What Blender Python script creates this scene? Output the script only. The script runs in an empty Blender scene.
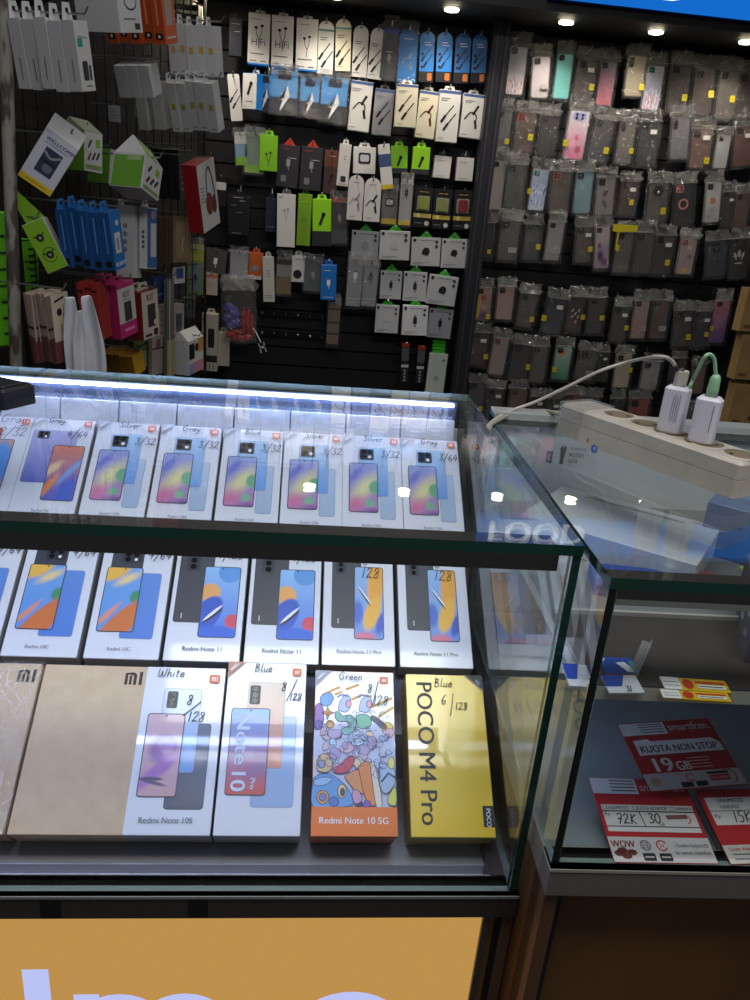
import bpy, math, random
from mathutils import Vector, Matrix
R = math.radians
rnd = random.Random(7)
sc = bpy.context.scene
COL = sc.collection

# ------------------------------------------------------------------ camera
F = 770.0
CX = Vector((0.99432186, 0.04808252, 0.09493216))     # camera axes written in (world x, world y, world -z) mix below
RM = ((0.99432186, 0.04808252, 0.09493216),
      (-0.07109411, -0.36363977, 0.92882277),
      (0.07918125, -0.9302979, -0.35815659))          # world rows for (image right, image down, forward)
EYE = Vector((0, 0, 1.30))
def ray(px, py):
    c = ((px - 375) / F, (py - 500) / F, 1.0)
    return Vector([sum(RM[i][k] * c[k] for k in range(3)) for i in range(3)])
def on_plane(px, py, p0, n):
    r = ray(px, py); p0 = Vector(p0); n = Vector(n)
    return EYE + r * (n.dot(p0 - EYE) / n.dot(r))
def at(px, py, axis, val):
    n = [0, 0, 0]; n[axis] = 1; p = [0, 0, 0]; p[axis] = val
    return on_plane(px, py, p, n)
def proj(P):
    d = Vector(P) - EYE
    c = [sum(RM[i][k] * d[i] for i in range(3)) for k in range(3)]
    return 375 + F * c[0] / c[2], 500 + F * c[1] / c[2]
def dist(P):
    return (Vector(P) - EYE).dot(Vector((RM[0][2], RM[1][2], RM[2][2])))

cam_d = bpy.data.cameras.new('camera'); cam = bpy.data.objects.new('camera', cam_d); COL.objects.link(cam)
cam_d.sensor_fit = 'VERTICAL'; cam_d.sensor_height = 36.0; cam_d.lens = F / 1000.0 * 36.0
cam_d.clip_start = 0.02
xr = Vector([RM[i][0] for i in range(3)]); yd = Vector([RM[i][1] for i in range(3)]); zf = Vector([RM[i][2] for i in range(3)])
cm = Matrix((( xr.x, -yd.x, -zf.x, EYE.x), (xr.y, -yd.y, -zf.y, EYE.y), (xr.z, -yd.z, -zf.z, EYE.z), (0, 0, 0, 1)))
cam.matrix_world = cm
sc.camera = cam

# ------------------------------------------------------------------ materials
def lin(c):
    def f(v):
        v /= 255.0
        return v / 12.92 if v <= 0.04045 else ((v + 0.055) / 1.055) ** 2.4
    return (f(c[0]), f(c[1]), f(c[2]), 1.0)
MATS = {}
def mat(c, rough=0.5, metal=0.0, spec=0.5, bump=0.0, bscale=200.0, coat=0.0):
    key = ('m', tuple(c), rough, metal, spec, bump, bscale, coat)
    if key in MATS: return MATS[key]
    m = bpy.data.materials.new('surface'); m.use_nodes = True
    nt = m.node_tree; b = nt.nodes['Principled BSDF']
    b.inputs['Base Color'].default_value = lin(c)
    b.inputs['Roughness'].default_value = rough
    b.inputs['Metallic'].default_value = metal
    b.inputs['Specular IOR Level'].default_value = spec
    b.inputs['Coat Weight'].default_value = coat
    b.inputs['Coat Roughness'].default_value = 0.05
    if bump:
        n = nt.nodes.new('ShaderNodeTexNoise'); n.inputs['Scale'].default_value = bscale
        tc = nt.nodes.new('ShaderNodeTexCoord'); nt.links.new(tc.outputs['Object'], n.inputs['Vector'])
        bp = nt.nodes.new('ShaderNodeBump'); bp.inputs['Strength'].default_value = bump; bp.inputs['Distance'].default_value = 0.002
        nt.links.new(n.outputs['Fac'], bp.inputs['Height']); nt.links.new(bp.outputs['Normal'], b.inputs['Normal'])
    MATS[key] = m
    return m
def noisy(c1, c2, scale=8.0, rough=0.6, stretch=(1, 1, 1), metal=0.0, lo=0.35, hi=0.65, spec=0.5, detail=4.0):
    key = ('n', c1, c2, scale, rough, stretch, metal, lo, hi, spec)
    if key in MATS: return MATS[key]
    m = bpy.data.materials.new('mottled_surface'); m.use_nodes = True
    nt = m.node_tree; b = nt.nodes['Principled BSDF']
    tc = nt.nodes.new('ShaderNodeTexCoord'); mp = nt.nodes.new('ShaderNodeMapping'); mp.inputs['Scale'].default_value = stretch
    n = nt.nodes.new('ShaderNodeTexNoise'); n.inputs['Scale'].default_value = scale; n.inputs['Detail'].default_value = detail
    cr = nt.nodes.new('ShaderNodeValToRGB'); cr.color_ramp.elements[0].position = lo; cr.color_ramp.elements[1].position = hi
    cr.color_ramp.elements[0].color = lin(c1); cr.color_ramp.elements[1].color = lin(c2)
    nt.links.new(tc.outputs['Object'], mp.inputs['Vector']); nt.links.new(mp.outputs['Vector'], n.inputs['Vector'])
    nt.links.new(n.outputs['Fac'], cr.inputs['Fac']); nt.links.new(cr.outputs['Color'], b.inputs['Base Color'])
    b.inputs['Roughness'].default_value = rough; b.inputs['Metallic'].default_value = metal; b.inputs['Specular IOR Level'].default_value = spec
    MATS[key] = m
    return m
def emit(c, s):
    key = ('e', c, s)
    if key in MATS: return MATS[key]
    m = bpy.data.materials.new('glowing'); m.use_nodes = True
    nt = m.node_tree; nt.nodes.clear()
    e = nt.nodes.new('ShaderNodeEmission'); o = nt.nodes.new('ShaderNodeOutputMaterial')
    e.inputs['Color'].default_value = lin(c); e.inputs['Strength'].default_value = s
    nt.links.new(e.outputs[0], o.inputs[0]); MATS[key] = m
    return m
def film(key, tint, base, schlick, rough, white=0.0, bump=0.0, bscale=60.0, gcol=(255, 255, 255)):
    """clear sheet: light passes, a share is mirrored and it grows at grazing angles"""
    key = ('f', key)
    if key in MATS: return MATS[key]
    m = bpy.data.materials.new('clear_sheet'); m.use_nodes = True
    nt = m.node_tree; nt.nodes.clear(); N = nt.nodes.new; L = nt.links.new
    o = N('ShaderNodeOutputMaterial'); tr = N('ShaderNodeBsdfTransparent'); tr.inputs['Color'].default_value = (*tint, 1)
    gl = N('ShaderNodeBsdfGlossy'); gl.inputs['Roughness'].default_value = rough; gl.inputs['Color'].default_value = lin(gcol)
    g = N('ShaderNodeNewGeometry'); dp = N('ShaderNodeVectorMath'); dp.operation = 'DOT_PRODUCT'
    nrm_out = g.outputs['Normal']
    if bump:
        tc = N('ShaderNodeTexCoord'); n = N('ShaderNodeTexNoise'); n.inputs['Scale'].default_value = bscale; n.inputs['Detail'].default_value = 3
        bp = N('ShaderNodeBump'); bp.inputs['Strength'].default_value = bump; bp.inputs['Distance'].default_value = 0.01
        L(tc.outputs['Object'], n.inputs['Vector']); L(n.outputs['Fac'], bp.inputs['Height']); L(bp.outputs['Normal'], gl.inputs['Normal'])
    L(nrm_out, dp.inputs[0]); L(g.outputs['Incoming'], dp.inputs[1])
    ab = N('ShaderNodeMath'); ab.operation = 'ABSOLUTE'; L(dp.outputs['Value'], ab.inputs[0])
    om = N('ShaderNodeMath'); om.operation = 'SUBTRACT'; om.inputs[0].default_value = 1; L(ab.outputs[0], om.inputs[1])
    pw = N('ShaderNodeMath'); pw.operation = 'POWER'; pw.inputs[1].default_value = 5; L(om.outputs[0], pw.inputs[0])
    ma = N('ShaderNodeMath'); ma.operation = 'MULTIPLY_ADD'; ma.inputs[1].default_value = schlick; ma.inputs[2].default_value = base
    ma.use_clamp = True; L(pw.outputs[0], ma.inputs[0])
    mx = N('ShaderNodeMixShader'); L(ma.outputs[0], mx.inputs[0]); L(tr.outputs[0], mx.inputs[1]); L(gl.outputs[0], mx.inputs[2])
    out = mx.outputs[0]
    if white:
        df = N('ShaderNodeBsdfDiffuse'); df.inputs['Color'].default_value = (.8, .8, .8, 1)
        m2 = N('ShaderNodeMixShader'); m2.inputs[0].default_value = white
        L(out, m2.inputs[1]); L(df.outputs[0], m2.inputs[2]); out = m2.outputs[0]
    L(out, o.inputs[0]); MATS[key] = m
    return m
GLASS = film('glass', (0.965, 0.985, 0.975), 0.035, 0.80, 0.0)
GEDGE = mat((20, 62, 52), 0.15, spec=0.6)
GBOT = mat((120, 136, 132), 0.25)
GEDGE_DARK = mat((22, 30, 32), 0.2)
BAG = film('bag', (0.93, 0.93, 0.93), 0.07, 0.5, 0.15, white=0.02, bump=0.6, bscale=30)
HEADER = film('header', (0.86, 0.86, 0.86), 0.34, 0.5, 0.2, white=0.07, bump=0.9, bscale=90)
BLISTER = film('blister', (0.95, 0.95, 0.95), 0.06, 0.6, 0.08, white=0.02)
WHITEFILM = film('milky', (0.9, 0.9, 0.9), 0.05, 0.4, 0.25, white=0.55, bump=0.4)

def art(key, top, bot, blobs=(), rough=0.35, angle=0.0, glit=None):
    """printed picture: a two colour fade with soft-edged colour blobs, in the picture's own UV"""
    key = ('a', key)
    if key in MATS: return MATS[key]
    m = bpy.data.materials.new('printed_picture'); m.use_nodes = True
    nt = m.node_tree; b = nt.nodes['Principled BSDF']; N = nt.nodes.new; L = nt.links.new
    b.inputs['Roughness'].default_value = rough; b.inputs['Coat Weight'].default_value = .8; b.inputs['Coat Roughness'].default_value = .05
    uv = N('ShaderNodeUVMap'); sp = N('ShaderNodeSeparateXYZ'); L(uv.outputs[0], sp.inputs[0])
    mix = N('ShaderNodeMix'); mix.data_type = 'RGBA'; L(sp.outputs['Y'], mix.inputs['Factor'])
    mix.inputs[6].default_value = lin(bot); mix.inputs[7].default_value = lin(top); cur = mix.outputs[2]
    for (cx, cy, rx, ry, rot, soft, col) in blobs:
        mp = N('ShaderNodeMapping'); mp.vector_type = 'TEXTURE'
        mp.inputs['Location'].default_value = (cx, cy, 0); mp.inputs['Rotation'].default_value = (0, 0, R(rot)); mp.inputs['Scale'].default_value = (rx, ry, 1)
        L(uv.outputs[0], mp.inputs['Vector'])
        ln = N('ShaderNodeVectorMath'); ln.operation = 'LENGTH'; L(mp.outputs[0], ln.inputs[0])
        mr = N('ShaderNodeMapRange'); mr.inputs['From Min'].default_value = 1.0; mr.inputs['From Max'].default_value = 1.0 - soft
        mr.inputs['To Min'].default_value = 0; mr.inputs['To Max'].default_value = 1
        L(ln.outputs['Value'], mr.inputs['Value'])
        mx = N('ShaderNodeMix'); mx.data_type = 'RGBA'; L(mr.outputs[0], mx.inputs['Factor']); L(cur, mx.inputs[6]); mx.inputs[7].default_value = lin(col); cur = mx.outputs[2]
    if glit:
        (a, bb, hcut) = glit
        vo = N('ShaderNodeTexVoronoi'); vo.inputs['Scale'].default_value = 16; L(uv.outputs[0], vo.inputs['Vector'])
        cr = N('ShaderNodeValToRGB'); cr.color_ramp.elements[0].color = lin(a); cr.color_ramp.elements[1].color = lin(bb)
        e = cr.color_ramp.elements.new(0.5); e.color = lin((235, 235, 240))
        s2 = N('ShaderNodeSeparateXYZ'); L(vo.outputs['Color'], s2.inputs[0]); L(s2.outputs['X'], cr.inputs['Fac'])
        mr = N('ShaderNodeMapRange'); mr.inputs['From Min'].default_value = hcut + .12; mr.inputs['From Max'].default_value = hcut - .12; L(sp.outputs['Y'], mr.inputs['Value'])
        mx = N('ShaderNodeMix'); mx.data_type = 'RGBA'; L(mr.outputs[0], mx.inputs['Factor']); L(cur, mx.inputs[6]); L(cr.outputs['Color'], mx.inputs[7]); cur = mx.outputs[2]
    L(cur, b.inputs['Base Color']); MATS[key] = m
    return m

INK = mat((22, 20, 28), 0.6)
WHITE = mat((232, 232, 236), 0.4)
BLACK = mat((14, 14, 16), 0.5)
METAL = mat((170, 172, 176), 0.3, 0.9)

# ------------------------------------------------------------------ mesh builder
class MB:
    def __init__(s): s.v = []; s.f = []; s.mi = []; s.uv = []; s.mats = []; s.M = None
    def slot(s, m):
        if m not in s.mats: s.mats.append(m)
        return s.mats.index(m)
    def add(s, vs, fs, m, uvs=None, M=None):
        b = len(s.v); M = M or s.M
        s.v += [tuple(M @ Vector(v)) if M else tuple(v) for v in vs]
        k = s.slot(m)
        for i, f in enumerate(fs):
            s.f.append([b + j for j in f]); s.mi.append(k)
            s.uv.append(uvs[i] if uvs else None)
        return s
    def box(s, x0, x1, y0, y1, z0, z1, m, faces=None):
        vs = [(x, y, z) for x in (x0, x1) for y in (y0, y1) for z in (z0, z1)]
        fs = {'-x': (0, 1, 3, 2), '+x': (4, 6, 7, 5), '-y': (0, 4, 5, 1), '+y': (2, 3, 7, 6), '-z': (0, 2, 6, 4), '+z': (1, 5, 7, 3)}
        for k, f in fs.items():
            mm = (faces or {}).get(k, m)
            s.add([vs[i] for i in f], [(0, 1, 2, 3)], mm)
        return s
    def flat(s, poly, z, m):
        xs = [p[0] for p in poly]; ys = [p[1] for p in poly]; w = max(xs) - min(xs) or 1; h = max(ys) - min(ys) or 1
        uv = [((p[0] - min(xs)) / w, (p[1] - min(ys)) / h) for p in poly]
        return s.add([(p[0], p[1], z) for p in poly], [tuple(range(len(poly)))], m, [uv])
    def prism(s, poly, z0, z1, m, side=None, bottom=True, bevel=0.0):
        n = len(poly)
        if bevel:
            cx = sum(p[0] for p in poly) / n; cy = sum(p[1] for p in poly) / n
            xs = [p[0] for p in poly]; ys = [p[1] for p in poly]; w = (max(xs) - min(xs)) / 2; h = (max(ys) - min(ys)) / 2
            top = [(cx + (p[0] - cx) * (1 - bevel / w), cy + (p[1] - cy) * (1 - bevel / h)) for p in poly]
            zm = z1 - bevel
            s.add([(p[0], p[1], zm) for p in poly] + [(p[0], p[1], z1) for p in top], [(i, (i + 1) % n, n + (i + 1) % n, n + i) for i in range(n)], side or m)
            s.flat(top, z1, m)
        else:
            zm = z1; s.flat(poly, z1, m)
        s.add([(p[0], p[1], z0) for p in poly] + [(p[0], p[1], zm) for p in poly], [(i, (i + 1) % n, n + (i + 1) % n, n + i) for i in range(n)], side or m)
        if bottom: s.add([(p[0], p[1], z0) for p in poly], [tuple(reversed(range(n)))], side or m)
        return s
    def ribbon(s, pts, w, z, m):
        """flat pen stroke through 2D points"""
        pts = [Vector(p) for p in pts]
        if len(pts) < 2: return s
        L_, R_ = [], []
        for i, p in enumerate(pts):
            a = pts[max(i - 1, 0)]; b = pts[min(i + 1, len(pts) - 1)]
            d = (b - a); d = d.normalized() if d.length else Vector((1, 0))
            n = Vector((-d.y, d.x)) * w / 2
            e = d * (-w / 3 if i == 0 else (w / 3 if i == len(pts) - 1 else 0))
            L_.append(p + n + e); R_.append(p - n + e)
        k = len(pts)
        return s.add([(q.x, q.y, z) for q in R_] + [(q.x, q.y, z) for q in L_], [(i, i + 1, k + i + 1, k + i) for i in range(k - 1)], m)
    def tube(s, pts, r, m, n=6, cap=True):
        pts = [Vector(p) for p in pts]; rings = []
        up = Vector((0, 0, 1)); pa = None
        for i, p in enumerate(pts):
            d = (pts[min(i + 1, len(pts) - 1)] - pts[max(i - 1, 0)]).normalized()
            a = (pa - d * pa.dot(d)) if pa is not None else d.cross(up)
            if a.length < 1e-3: a = d.cross(Vector((1, 0, 0)))
            a.normalize(); b = a.cross(d); pa = a
            rr = r[i] if isinstance(r, (list, tuple)) else r
            rings.append([p + (a * math.cos(2 * math.pi * k / n) + b * math.sin(2 * math.pi * k / n)) * rr for k in range(n)])
        vs = [v for q in rings for v in q]
        fs = [(i * n + k, i * n + (k + 1) % n, (i + 1) * n + (k + 1) % n, (i + 1) * n + k) for i in range(len(pts) - 1) for k in range(n)]
        if cap: fs += [tuple(reversed(range(n))), tuple(range((len(pts) - 1) * n, len(pts) * n))]
        return s.add(vs, fs, m)
    def text(s, txt, x, y, size, m, z, rot=0.0, align='LEFT', bold=0.0, sx=1.0, fit=None):
        vs, fs, w = text_mesh(txt, 0.0)
        if fit: sx = fit / (w * size)
        ox = {'LEFT': 0, 'CENTER': -w / 2, 'RIGHT': -w}[align]
        c, q = math.cos(R(rot)), math.sin(R(rot)); out = []
        for j, sh in enumerate((-bold, bold) if bold else (0,)):
            out = []
            for v in vs:
                a, b = (v[0] + ox + sh) * size * sx, v[1] * size
                out.append((x + a * c - b * q, y + a * q + b * c, z + j * .00002))
            s.add(out, fs, m)
        return s
    def build(s, name, parent=None, smooth=False, share=None):
        me = bpy.data.meshes.new(name); me.from_pydata(s.v, [], s.f)
        for m in s.mats: me.materials.append(m)
        ul = me.uv_layers.new(name='UVMap')
        for p, k, uv in zip(me.polygons, s.mi, s.uv):
            p.material_index = k; p.use_smooth = smooth
            if uv:
                for li, q in zip(p.loop_indices, uv): ul.data[li].uv = q
        me.update()
        o = bpy.data.objects.new(name, me); COL.objects.link(o)
        if parent: o.parent = parent
        return o
_TX = {}
def text_mesh(t, bold=0.0):
    if (t, bold) in _TX: return _TX[(t, bold)]
    cu = bpy.data.curves.new('t', 'FONT'); cu.body = t; cu.size = 1.0; cu.resolution_u = 3; cu.offset = bold
    o = bpy.data.objects.new('t', cu); COL.objects.link(o)
    dg = bpy.context.evaluated_depsgraph_get(); me = bpy.data.meshes.new_from_object(o.evaluated_get(dg))
    vs = [tuple(v.co) for v in me.vertices]; fs = [tuple(p.vertices) for p in me.polygons]
    bpy.data.objects.remove(o); bpy.data.curves.remove(cu); bpy.data.meshes.remove(me)
    # keep faces facing +z
    out = []
    for f in fs:
        a, b, c = (Vector(vs[f[i]]) for i in (0, 1, 2))
        out.append(f if (b - a).cross(c - a).z >= 0 else tuple(reversed(f)))
    w = max((v[0] for v in vs), default=0)
    _TX[(t, bold)] = (vs, out, w)
    return _TX[(t, bold)]

def rr(x0, y0, x1, y1, r, n=4):
    p = []
    for cx, cy, a in ((x1 - r, y0 + r, -90), (x1 - r, y1 - r, 0), (x0 + r, y1 - r, 90), (x0 + r, y0 + r, 180)):
        for k in range(n + 1):
            t = R(a + 90 * k / n); p.append((cx + r * math.cos(t), cy + r * math.sin(t)))
    return p
def disc(cx, cy, rx, ry=None, n=16):
    ry = ry or rx
    return [(cx + rx * math.cos(2 * math.pi * k / n), cy + ry * math.sin(2 * math.pi * k / n)) for k in range(n)]
def rect(x0, y0, x1, y1): return [(x0, y0), (x1, y0), (x1, y1), (x0, y1)]
def arc(cx, cy, rx, ry, a0, a1, n=10): return [(cx + rx * math.cos(R(a0 + (a1 - a0) * k / n)), cy + ry * math.sin(R(a0 + (a1 - a0) * k / n))) for k in range(n + 1)]
def arched(w, h, n=8):
    """card outline hanging down from y=0, round top"""
    r = w / 2
    return [(-r, -h), (r, -h)] + [(r * math.cos(R(180 * k / n)), -r + r * math.sin(R(180 * k / n))) for k in range(n + 1)]
def smooth_pts(p, n=6):
    """Catmull-Rom through points of any dimension"""
    p = [Vector(q) for q in p]; out = []
    for i in range(len(p) - 1):
        a, b, c, d = p[max(i - 1, 0)], p[i], p[i + 1], p[min(i + 2, len(p) - 1)]
        for k in range(n):
            t = k / n
            out.append(0.5 * ((2 * b) + (c - a) * t + (2 * a - 5 * b + 4 * c - d) * t * t + (3 * b - a - 3 * c + d) * t ** 3))
    return out + [p[-1]]

# pen handwriting: strokes in a box 1 high
PEN = {
 '0': (.55, [arc(.25, .5, .24, .48, 90, 450, 12)]), '1': (.25, [[(.1, 1), (.06, 0)]]),
 '2': (.6, [[(.05, .8), (.2, 1), (.42, .95), (.42, .7), (.05, .02), (.3, .1), (.55, .02)]]),
 '3': (.5, [[(.05, .92), (.25, 1), (.42, .85), (.2, .55), (.45, .35), (.35, .05), (.02, .05)]]),
 '4': (.6, [[(.3, 1), (.05, .4), (.52, .42)], [(.42, .75), (.35, 0)]]), '5': (.5, [[(.45, 1), (.15, .97), (.1, .6), (.38, .55), (.42, .25), (.25, .02), (.02, .08)]]),
 '6': (.5, [[(.38, 1), (.12, .6), (.05, .2), (.22, 0), (.42, .15), (.38, .4), (.1, .32)]]), '7': (.5, [[(.02, .95), (.45, .98), (.2, 0)], [(.08, .5), (.42, .52)]]),
 '8': (.52, [[(.4, .85), (.22, 1), (.06, .8), (.38, .4), (.35, .08), (.15, 0), (.05, .22), (.4, .65), (.4, .85)]]),
 '/': (.5, [[(.5, 1.25), (.0, -.35)]]), ' ': (.3, []),
 'G': (.75, [[(.6, .85), (.4, 1), (.1, .75), (.05, .3), (.25, 0), (.55, .15), (.6, .45), (.35, .45)]]),
 'S': (.55, [[(.5, .9), (.3, 1), (.1, .8), (.4, .4), (.35, .08), (.05, .08)]]),
 'B': (.65, [[(.1, 1), (.08, 0)], [(.02, .98), (.4, .95), (.42, .7), (.1, .55), (.5, .4), (.48, .08), (.08, 0)]]),
 'W': (.9, [[(.05, .9), (.1, .1), (.35, .1), (.42, .7), (.5, .1), (.75, .15), (.85, .95)]]),
 'R': (.65, [[(.1, 1), (.08, 0)], [(.02, .98), (.4, .95), (.42, .65), (.1, .5), (.5, 0)]]),
 'K': (.55, [[(.1, 1), (.06, 0)], [(.5, .95), (.1, .45), (.5, 0)]]), 'V': (.6, [[(.02, .5), (.25, 0), (.65, 1)]]), 'L': (.5, [[(.1, 1), (.05, .05), (.45, .05)]]),
 'r': (.4, [[(.08, .5), (.06, 0), (.1, .35), (.3, .52), (.4, .45)]]), 'a': (.5, [[(.4, .45), (.2, .52), (.05, .25), (.15, .02), (.35, .15), (.42, .5), (.45, .05)]]),
 'y': (.5, [[(.05, .5), (.12, .15), (.35, .2), (.42, .5), (.35, -.1), (.15, -.42), (.02, -.3)]]), 'i': (.22, [[(.1, .5), (.08, .02)], [(.11, .72), (.12, .76)]]),
 'l': (.25, [[(.12, 1), (.06, .3), (.12, .02), (.2, .08)]]), 'v': (.45, [[(.04, .5), (.18, .02), (.4, .52)]]),
 'e': (.45, [[(.06, .28), (.38, .32), (.3, .52), (.1, .45), (.05, .15), (.22, 0), (.42, .12)]]),
 'u': (.5, [[(.06, .5), (.08, .1), (.25, .02), (.4, .2), (.42, .5), (.42, .05)]]), 'h': (.5, [[(.1, 1), (.06, 0), (.12, .4), (.35, .5), (.4, .05)]]),
 't': (.4, [[(.2, .85), (.14, .1), (.3, .02)], [(.02, .58), (.36, .6)]]), 'n': (.5, [[(.08, .5), (.06, 0), (.12, .4), (.32, .52), (.4, .05)]]),
}
def pen(mb, txt, x, y, size, w, z, m=INK, slant=0.15, rot=0.0):
    c, q = math.cos(R(rot)), math.sin(R(rot)); ox = 0
    for ch in txt:
        adv, st = PEN[ch]
        for pts in st:
            if len(pts) > 2: pts = [tuple(v) for v in smooth_pts([Vector((a, b)) for a, b in pts], 3)]
            pp = []
            for (a, b) in pts:
                u = (ox + a + slant * b) * size; v = b * size
                pp.append((x + u * c - v * q, y + u * q + v * c))
            mb.ribbon(pp, w, z, m)
        ox += adv + .1

# ------------------------------------------------------------------ object helpers
def tag(o, label=None, cat=None, group=None, kind=None):
    if label: o['label'] = label
    if cat: o['category'] = cat
    if group: o['group'] = group
    if kind: o['kind'] = kind
    return o
def thing(name, label, cat, M=None, group=None):
    o = bpy.data.objects.new(name, None); COL.objects.link(o); o.empty_display_size = 0.02
    if M is not None: o.matrix_world = M
    return tag(o, label, cat, group)
def struct(name, mb, parent=None, smooth=False):
    o = mb.build(name, parent, smooth)
    if not parent: o['kind'] = 'structure'
    return o
def frame(o, x, y, z):
    return Matrix(((x[0], y[0], z[0], o[0]), (x[1], y[1], z[1], o[1]), (x[2], y[2], z[2], o[2]), (0, 0, 0, 1)))
def dup(root, M, label, group=None):
    r = root.copy(); COL.objects.link(r); r.matrix_world = M; r['label'] = label
    if group: r['group'] = group
    for ch in list(root.children):
        c = ch.copy(); COL.objects.link(c); c.parent = r
        for g in list(ch.children):
            d = g.copy(); COL.objects.link(d); d.parent = c
    return r
ORD = ['first', 'second', 'third', 'fourth', 'fifth', 'sixth', 'seventh', 'eighth', 'ninth', 'tenth', 'eleventh', 'twelfth', 'thirteenth', 'fourteenth']
LAMP, LED_R, LED_F, AMB, HALL_FILL, EXPO = 6.0, 50.0, 40.0, .125, 23.0, 0.0

# ================================================================== THE SETTING
SZ = 1.925
YB = 3.20                                               # face of the back panel
FLOOR_M = noisy((70, 66, 62), (92, 88, 84), 30, 0.35)
DARKPANEL = noisy((12, 11, 14), (17, 16, 20), 40, 0.6)
m = MB(); m.box(-2.2, 3.0, -1.2, 3.4, -0.05, 0, FLOOR_M); struct('floor', m)
m = MB(); m.box(-2.2, 3.0, YB + .02, YB + .10, 0, 2.6, DARKPANEL); struct('wall_back', m)
m = MB(); m.box(-2.25, -2.17, -1.2, 3.2, 0, 2.6, mat((90, 86, 80), 0.7)); struct('wall_left', m)
m = MB(); m.box(2.6, 2.68, -1.2, 3.2, 0, 2.6, mat((50, 46, 44), 0.7)); struct('wall_right', m)
# slatted display panel (grooves run sideways) in front of the wall
m = MB()
z = 0.35
while z < SZ - .03:
    m.box(-0.52, 2.2, YB, YB + .02, z, min(z + .068, SZ - .005), DARKPANEL); z += .075
m.box(-0.52, 2.2, YB + .012, YB + .02, .3, SZ - .005, mat((9, 9, 10), 0.7))
struct('wall_display', m)
# dropped black soffit over the display
SOFF = noisy((15, 14, 15), (22, 20, 20), 12, 0.6)
m = MB(); m.box(-1.4, 2.2, 2.85, YB + .02, SZ, 2.45, SOFF, {'-y': mat((30, 27, 26), 0.5)}); struct('ceiling', m)
# uprights between the bays
UPM = mat((38, 37, 44), 0.45)
for i, (x0, x1) in enumerate(((.59, .65), (1.78, 1.85))):
    m = MB(); m.box(x0, x1, 3.06, YB, 0.0, SZ, UPM); m.box(x0 + .012, x0 + .018, 3.055, 3.06, 0, SZ, mat((58, 57, 66), .4)); m.box(x1 - .016, x1 - .010, 3.055, 3.06, 0, SZ, mat((58, 57, 66), .4))
    struct('trim_%d' % (i + 1), m)

# blue fascia sign with white letters
sg = thing('fascia_sign', 'long blue sign board with white letters above the phone cases', 'sign', Matrix.Translation((1.50, 2.85, 1.953)))
m = MB(); m.box(-.79, .80, -.03, 0, 0, .15, mat((20, 90, 200), .4), {'-y': emit((24, 118, 225), .80)}); sgp = m.build('panel', sg)
m = MB(); m.M = Matrix.Translation((0, -.0305, 0)) @ Matrix.Rotation(R(90), 4, 'X')
m.text('FOOD', -.745, .030, .122, emit((240, 245, 255), 1.6), .001, bold=.03, sx=1.17)
m.build('lettering', sgp)

# recessed downlights
k = 0
DLX = [(-.375, 'above the earphone boxes'), (.03, 'above the row of cable boxes'), (.418, 'above the blue cable cards'), (.81, 'above the turquoise phone case'), (1.125, 'above the pale gold phone case'), (1.45, 'above the right end of the phone cases')]
for x, where in DLX:
    d = thing('downlight', 'small round recessed warm white downlight ' + where, 'ceiling light', Matrix.Translation((x, 2.95, SZ)), 'downlights in the black soffit')
    m = MB(); n = 24
    a = disc(0, 0, .031, n=n); b = disc(0, 0, .024, n=n)
    m.add([(p[0], p[1], 0) for p in a] + [(p[0], p[1], -.006) for p in b] + [(p[0], p[1], .012) for p in b],
          [(i, (i + 1) % n, n + (i + 1) % n, n + i) for i in range(n)] + [(n + i, n + (i + 1) % n, 2 * n + (i + 1) % n, 2 * n + i) for i in range(n)], mat((150, 146, 138), .35, .3)); m.build('rim', d, True)
    m = MB(); m.prism(disc(0, 0, .0235, n=n), -.009, .004, emit((255, 240, 205), 26), bevel=.004); m.build('lens', d, True)
    L = bpy.data.lights.new('lamp', 'SPOT'); L.energy = LAMP; L.spot_size = R(125); L.spot_blend = .8; L.shadow_soft_size = .03; L.color = (1, .90, .76)
    lo = bpy.data.objects.new('lamp', L); COL.objects.link(lo); lo.parent = d; lo.location = (0, 0, -.02)
    lo.rotation_euler = (R(8), 0, 0)

# ================================================================== FIRST SHOWCASE (lit, with the phone boxes)
ALU = mat((84, 74, 72), .35, .1)
ALU_D = mat((66, 58, 58), .35, .1)
ALU_L = mat((165, 165, 170), .3, .8)
X0, X1, YF, YR, ZT = -.95, .221, .532, 1.03, 1.065
c1 = thing('glass_showcase', 'large lit glass showcase holding the rows of phone boxes', 'showcase', Matrix.Translation((-.36, .78, 0)))
OFF = Matrix.Translation((.36, -.78, 0))
def cpart(name, m, smooth=False, par=None):
    o = m.build(name, par or c1, smooth); o.matrix_parent_inverse = Matrix.Identity(4)
    if par is None: o.matrix_basis = OFF
    return o
m = MB(); m.box(X0, X1, YF, YR, ZT - .009, ZT, GLASS, {'-x': GEDGE, '+x': GEDGE, '-y': GEDGE, '+y': GBOT}); cpart('top_glass', m)
m = MB(); m.box(X0, .2125, YF + .002, YF + .008, .704, ZT - .009, GLASS, {'+x': GEDGE, '-x': GEDGE, '-z': GBOT}); cpart('front_glass', m)
m = MB(); m.box(.2135, .2205, YF + .001, YR - .002, .704, ZT - .009, GLASS, {'-y': GEDGE, '+y': GEDGE, '-z': GBOT}); cpart('side_glass', m)
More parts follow.
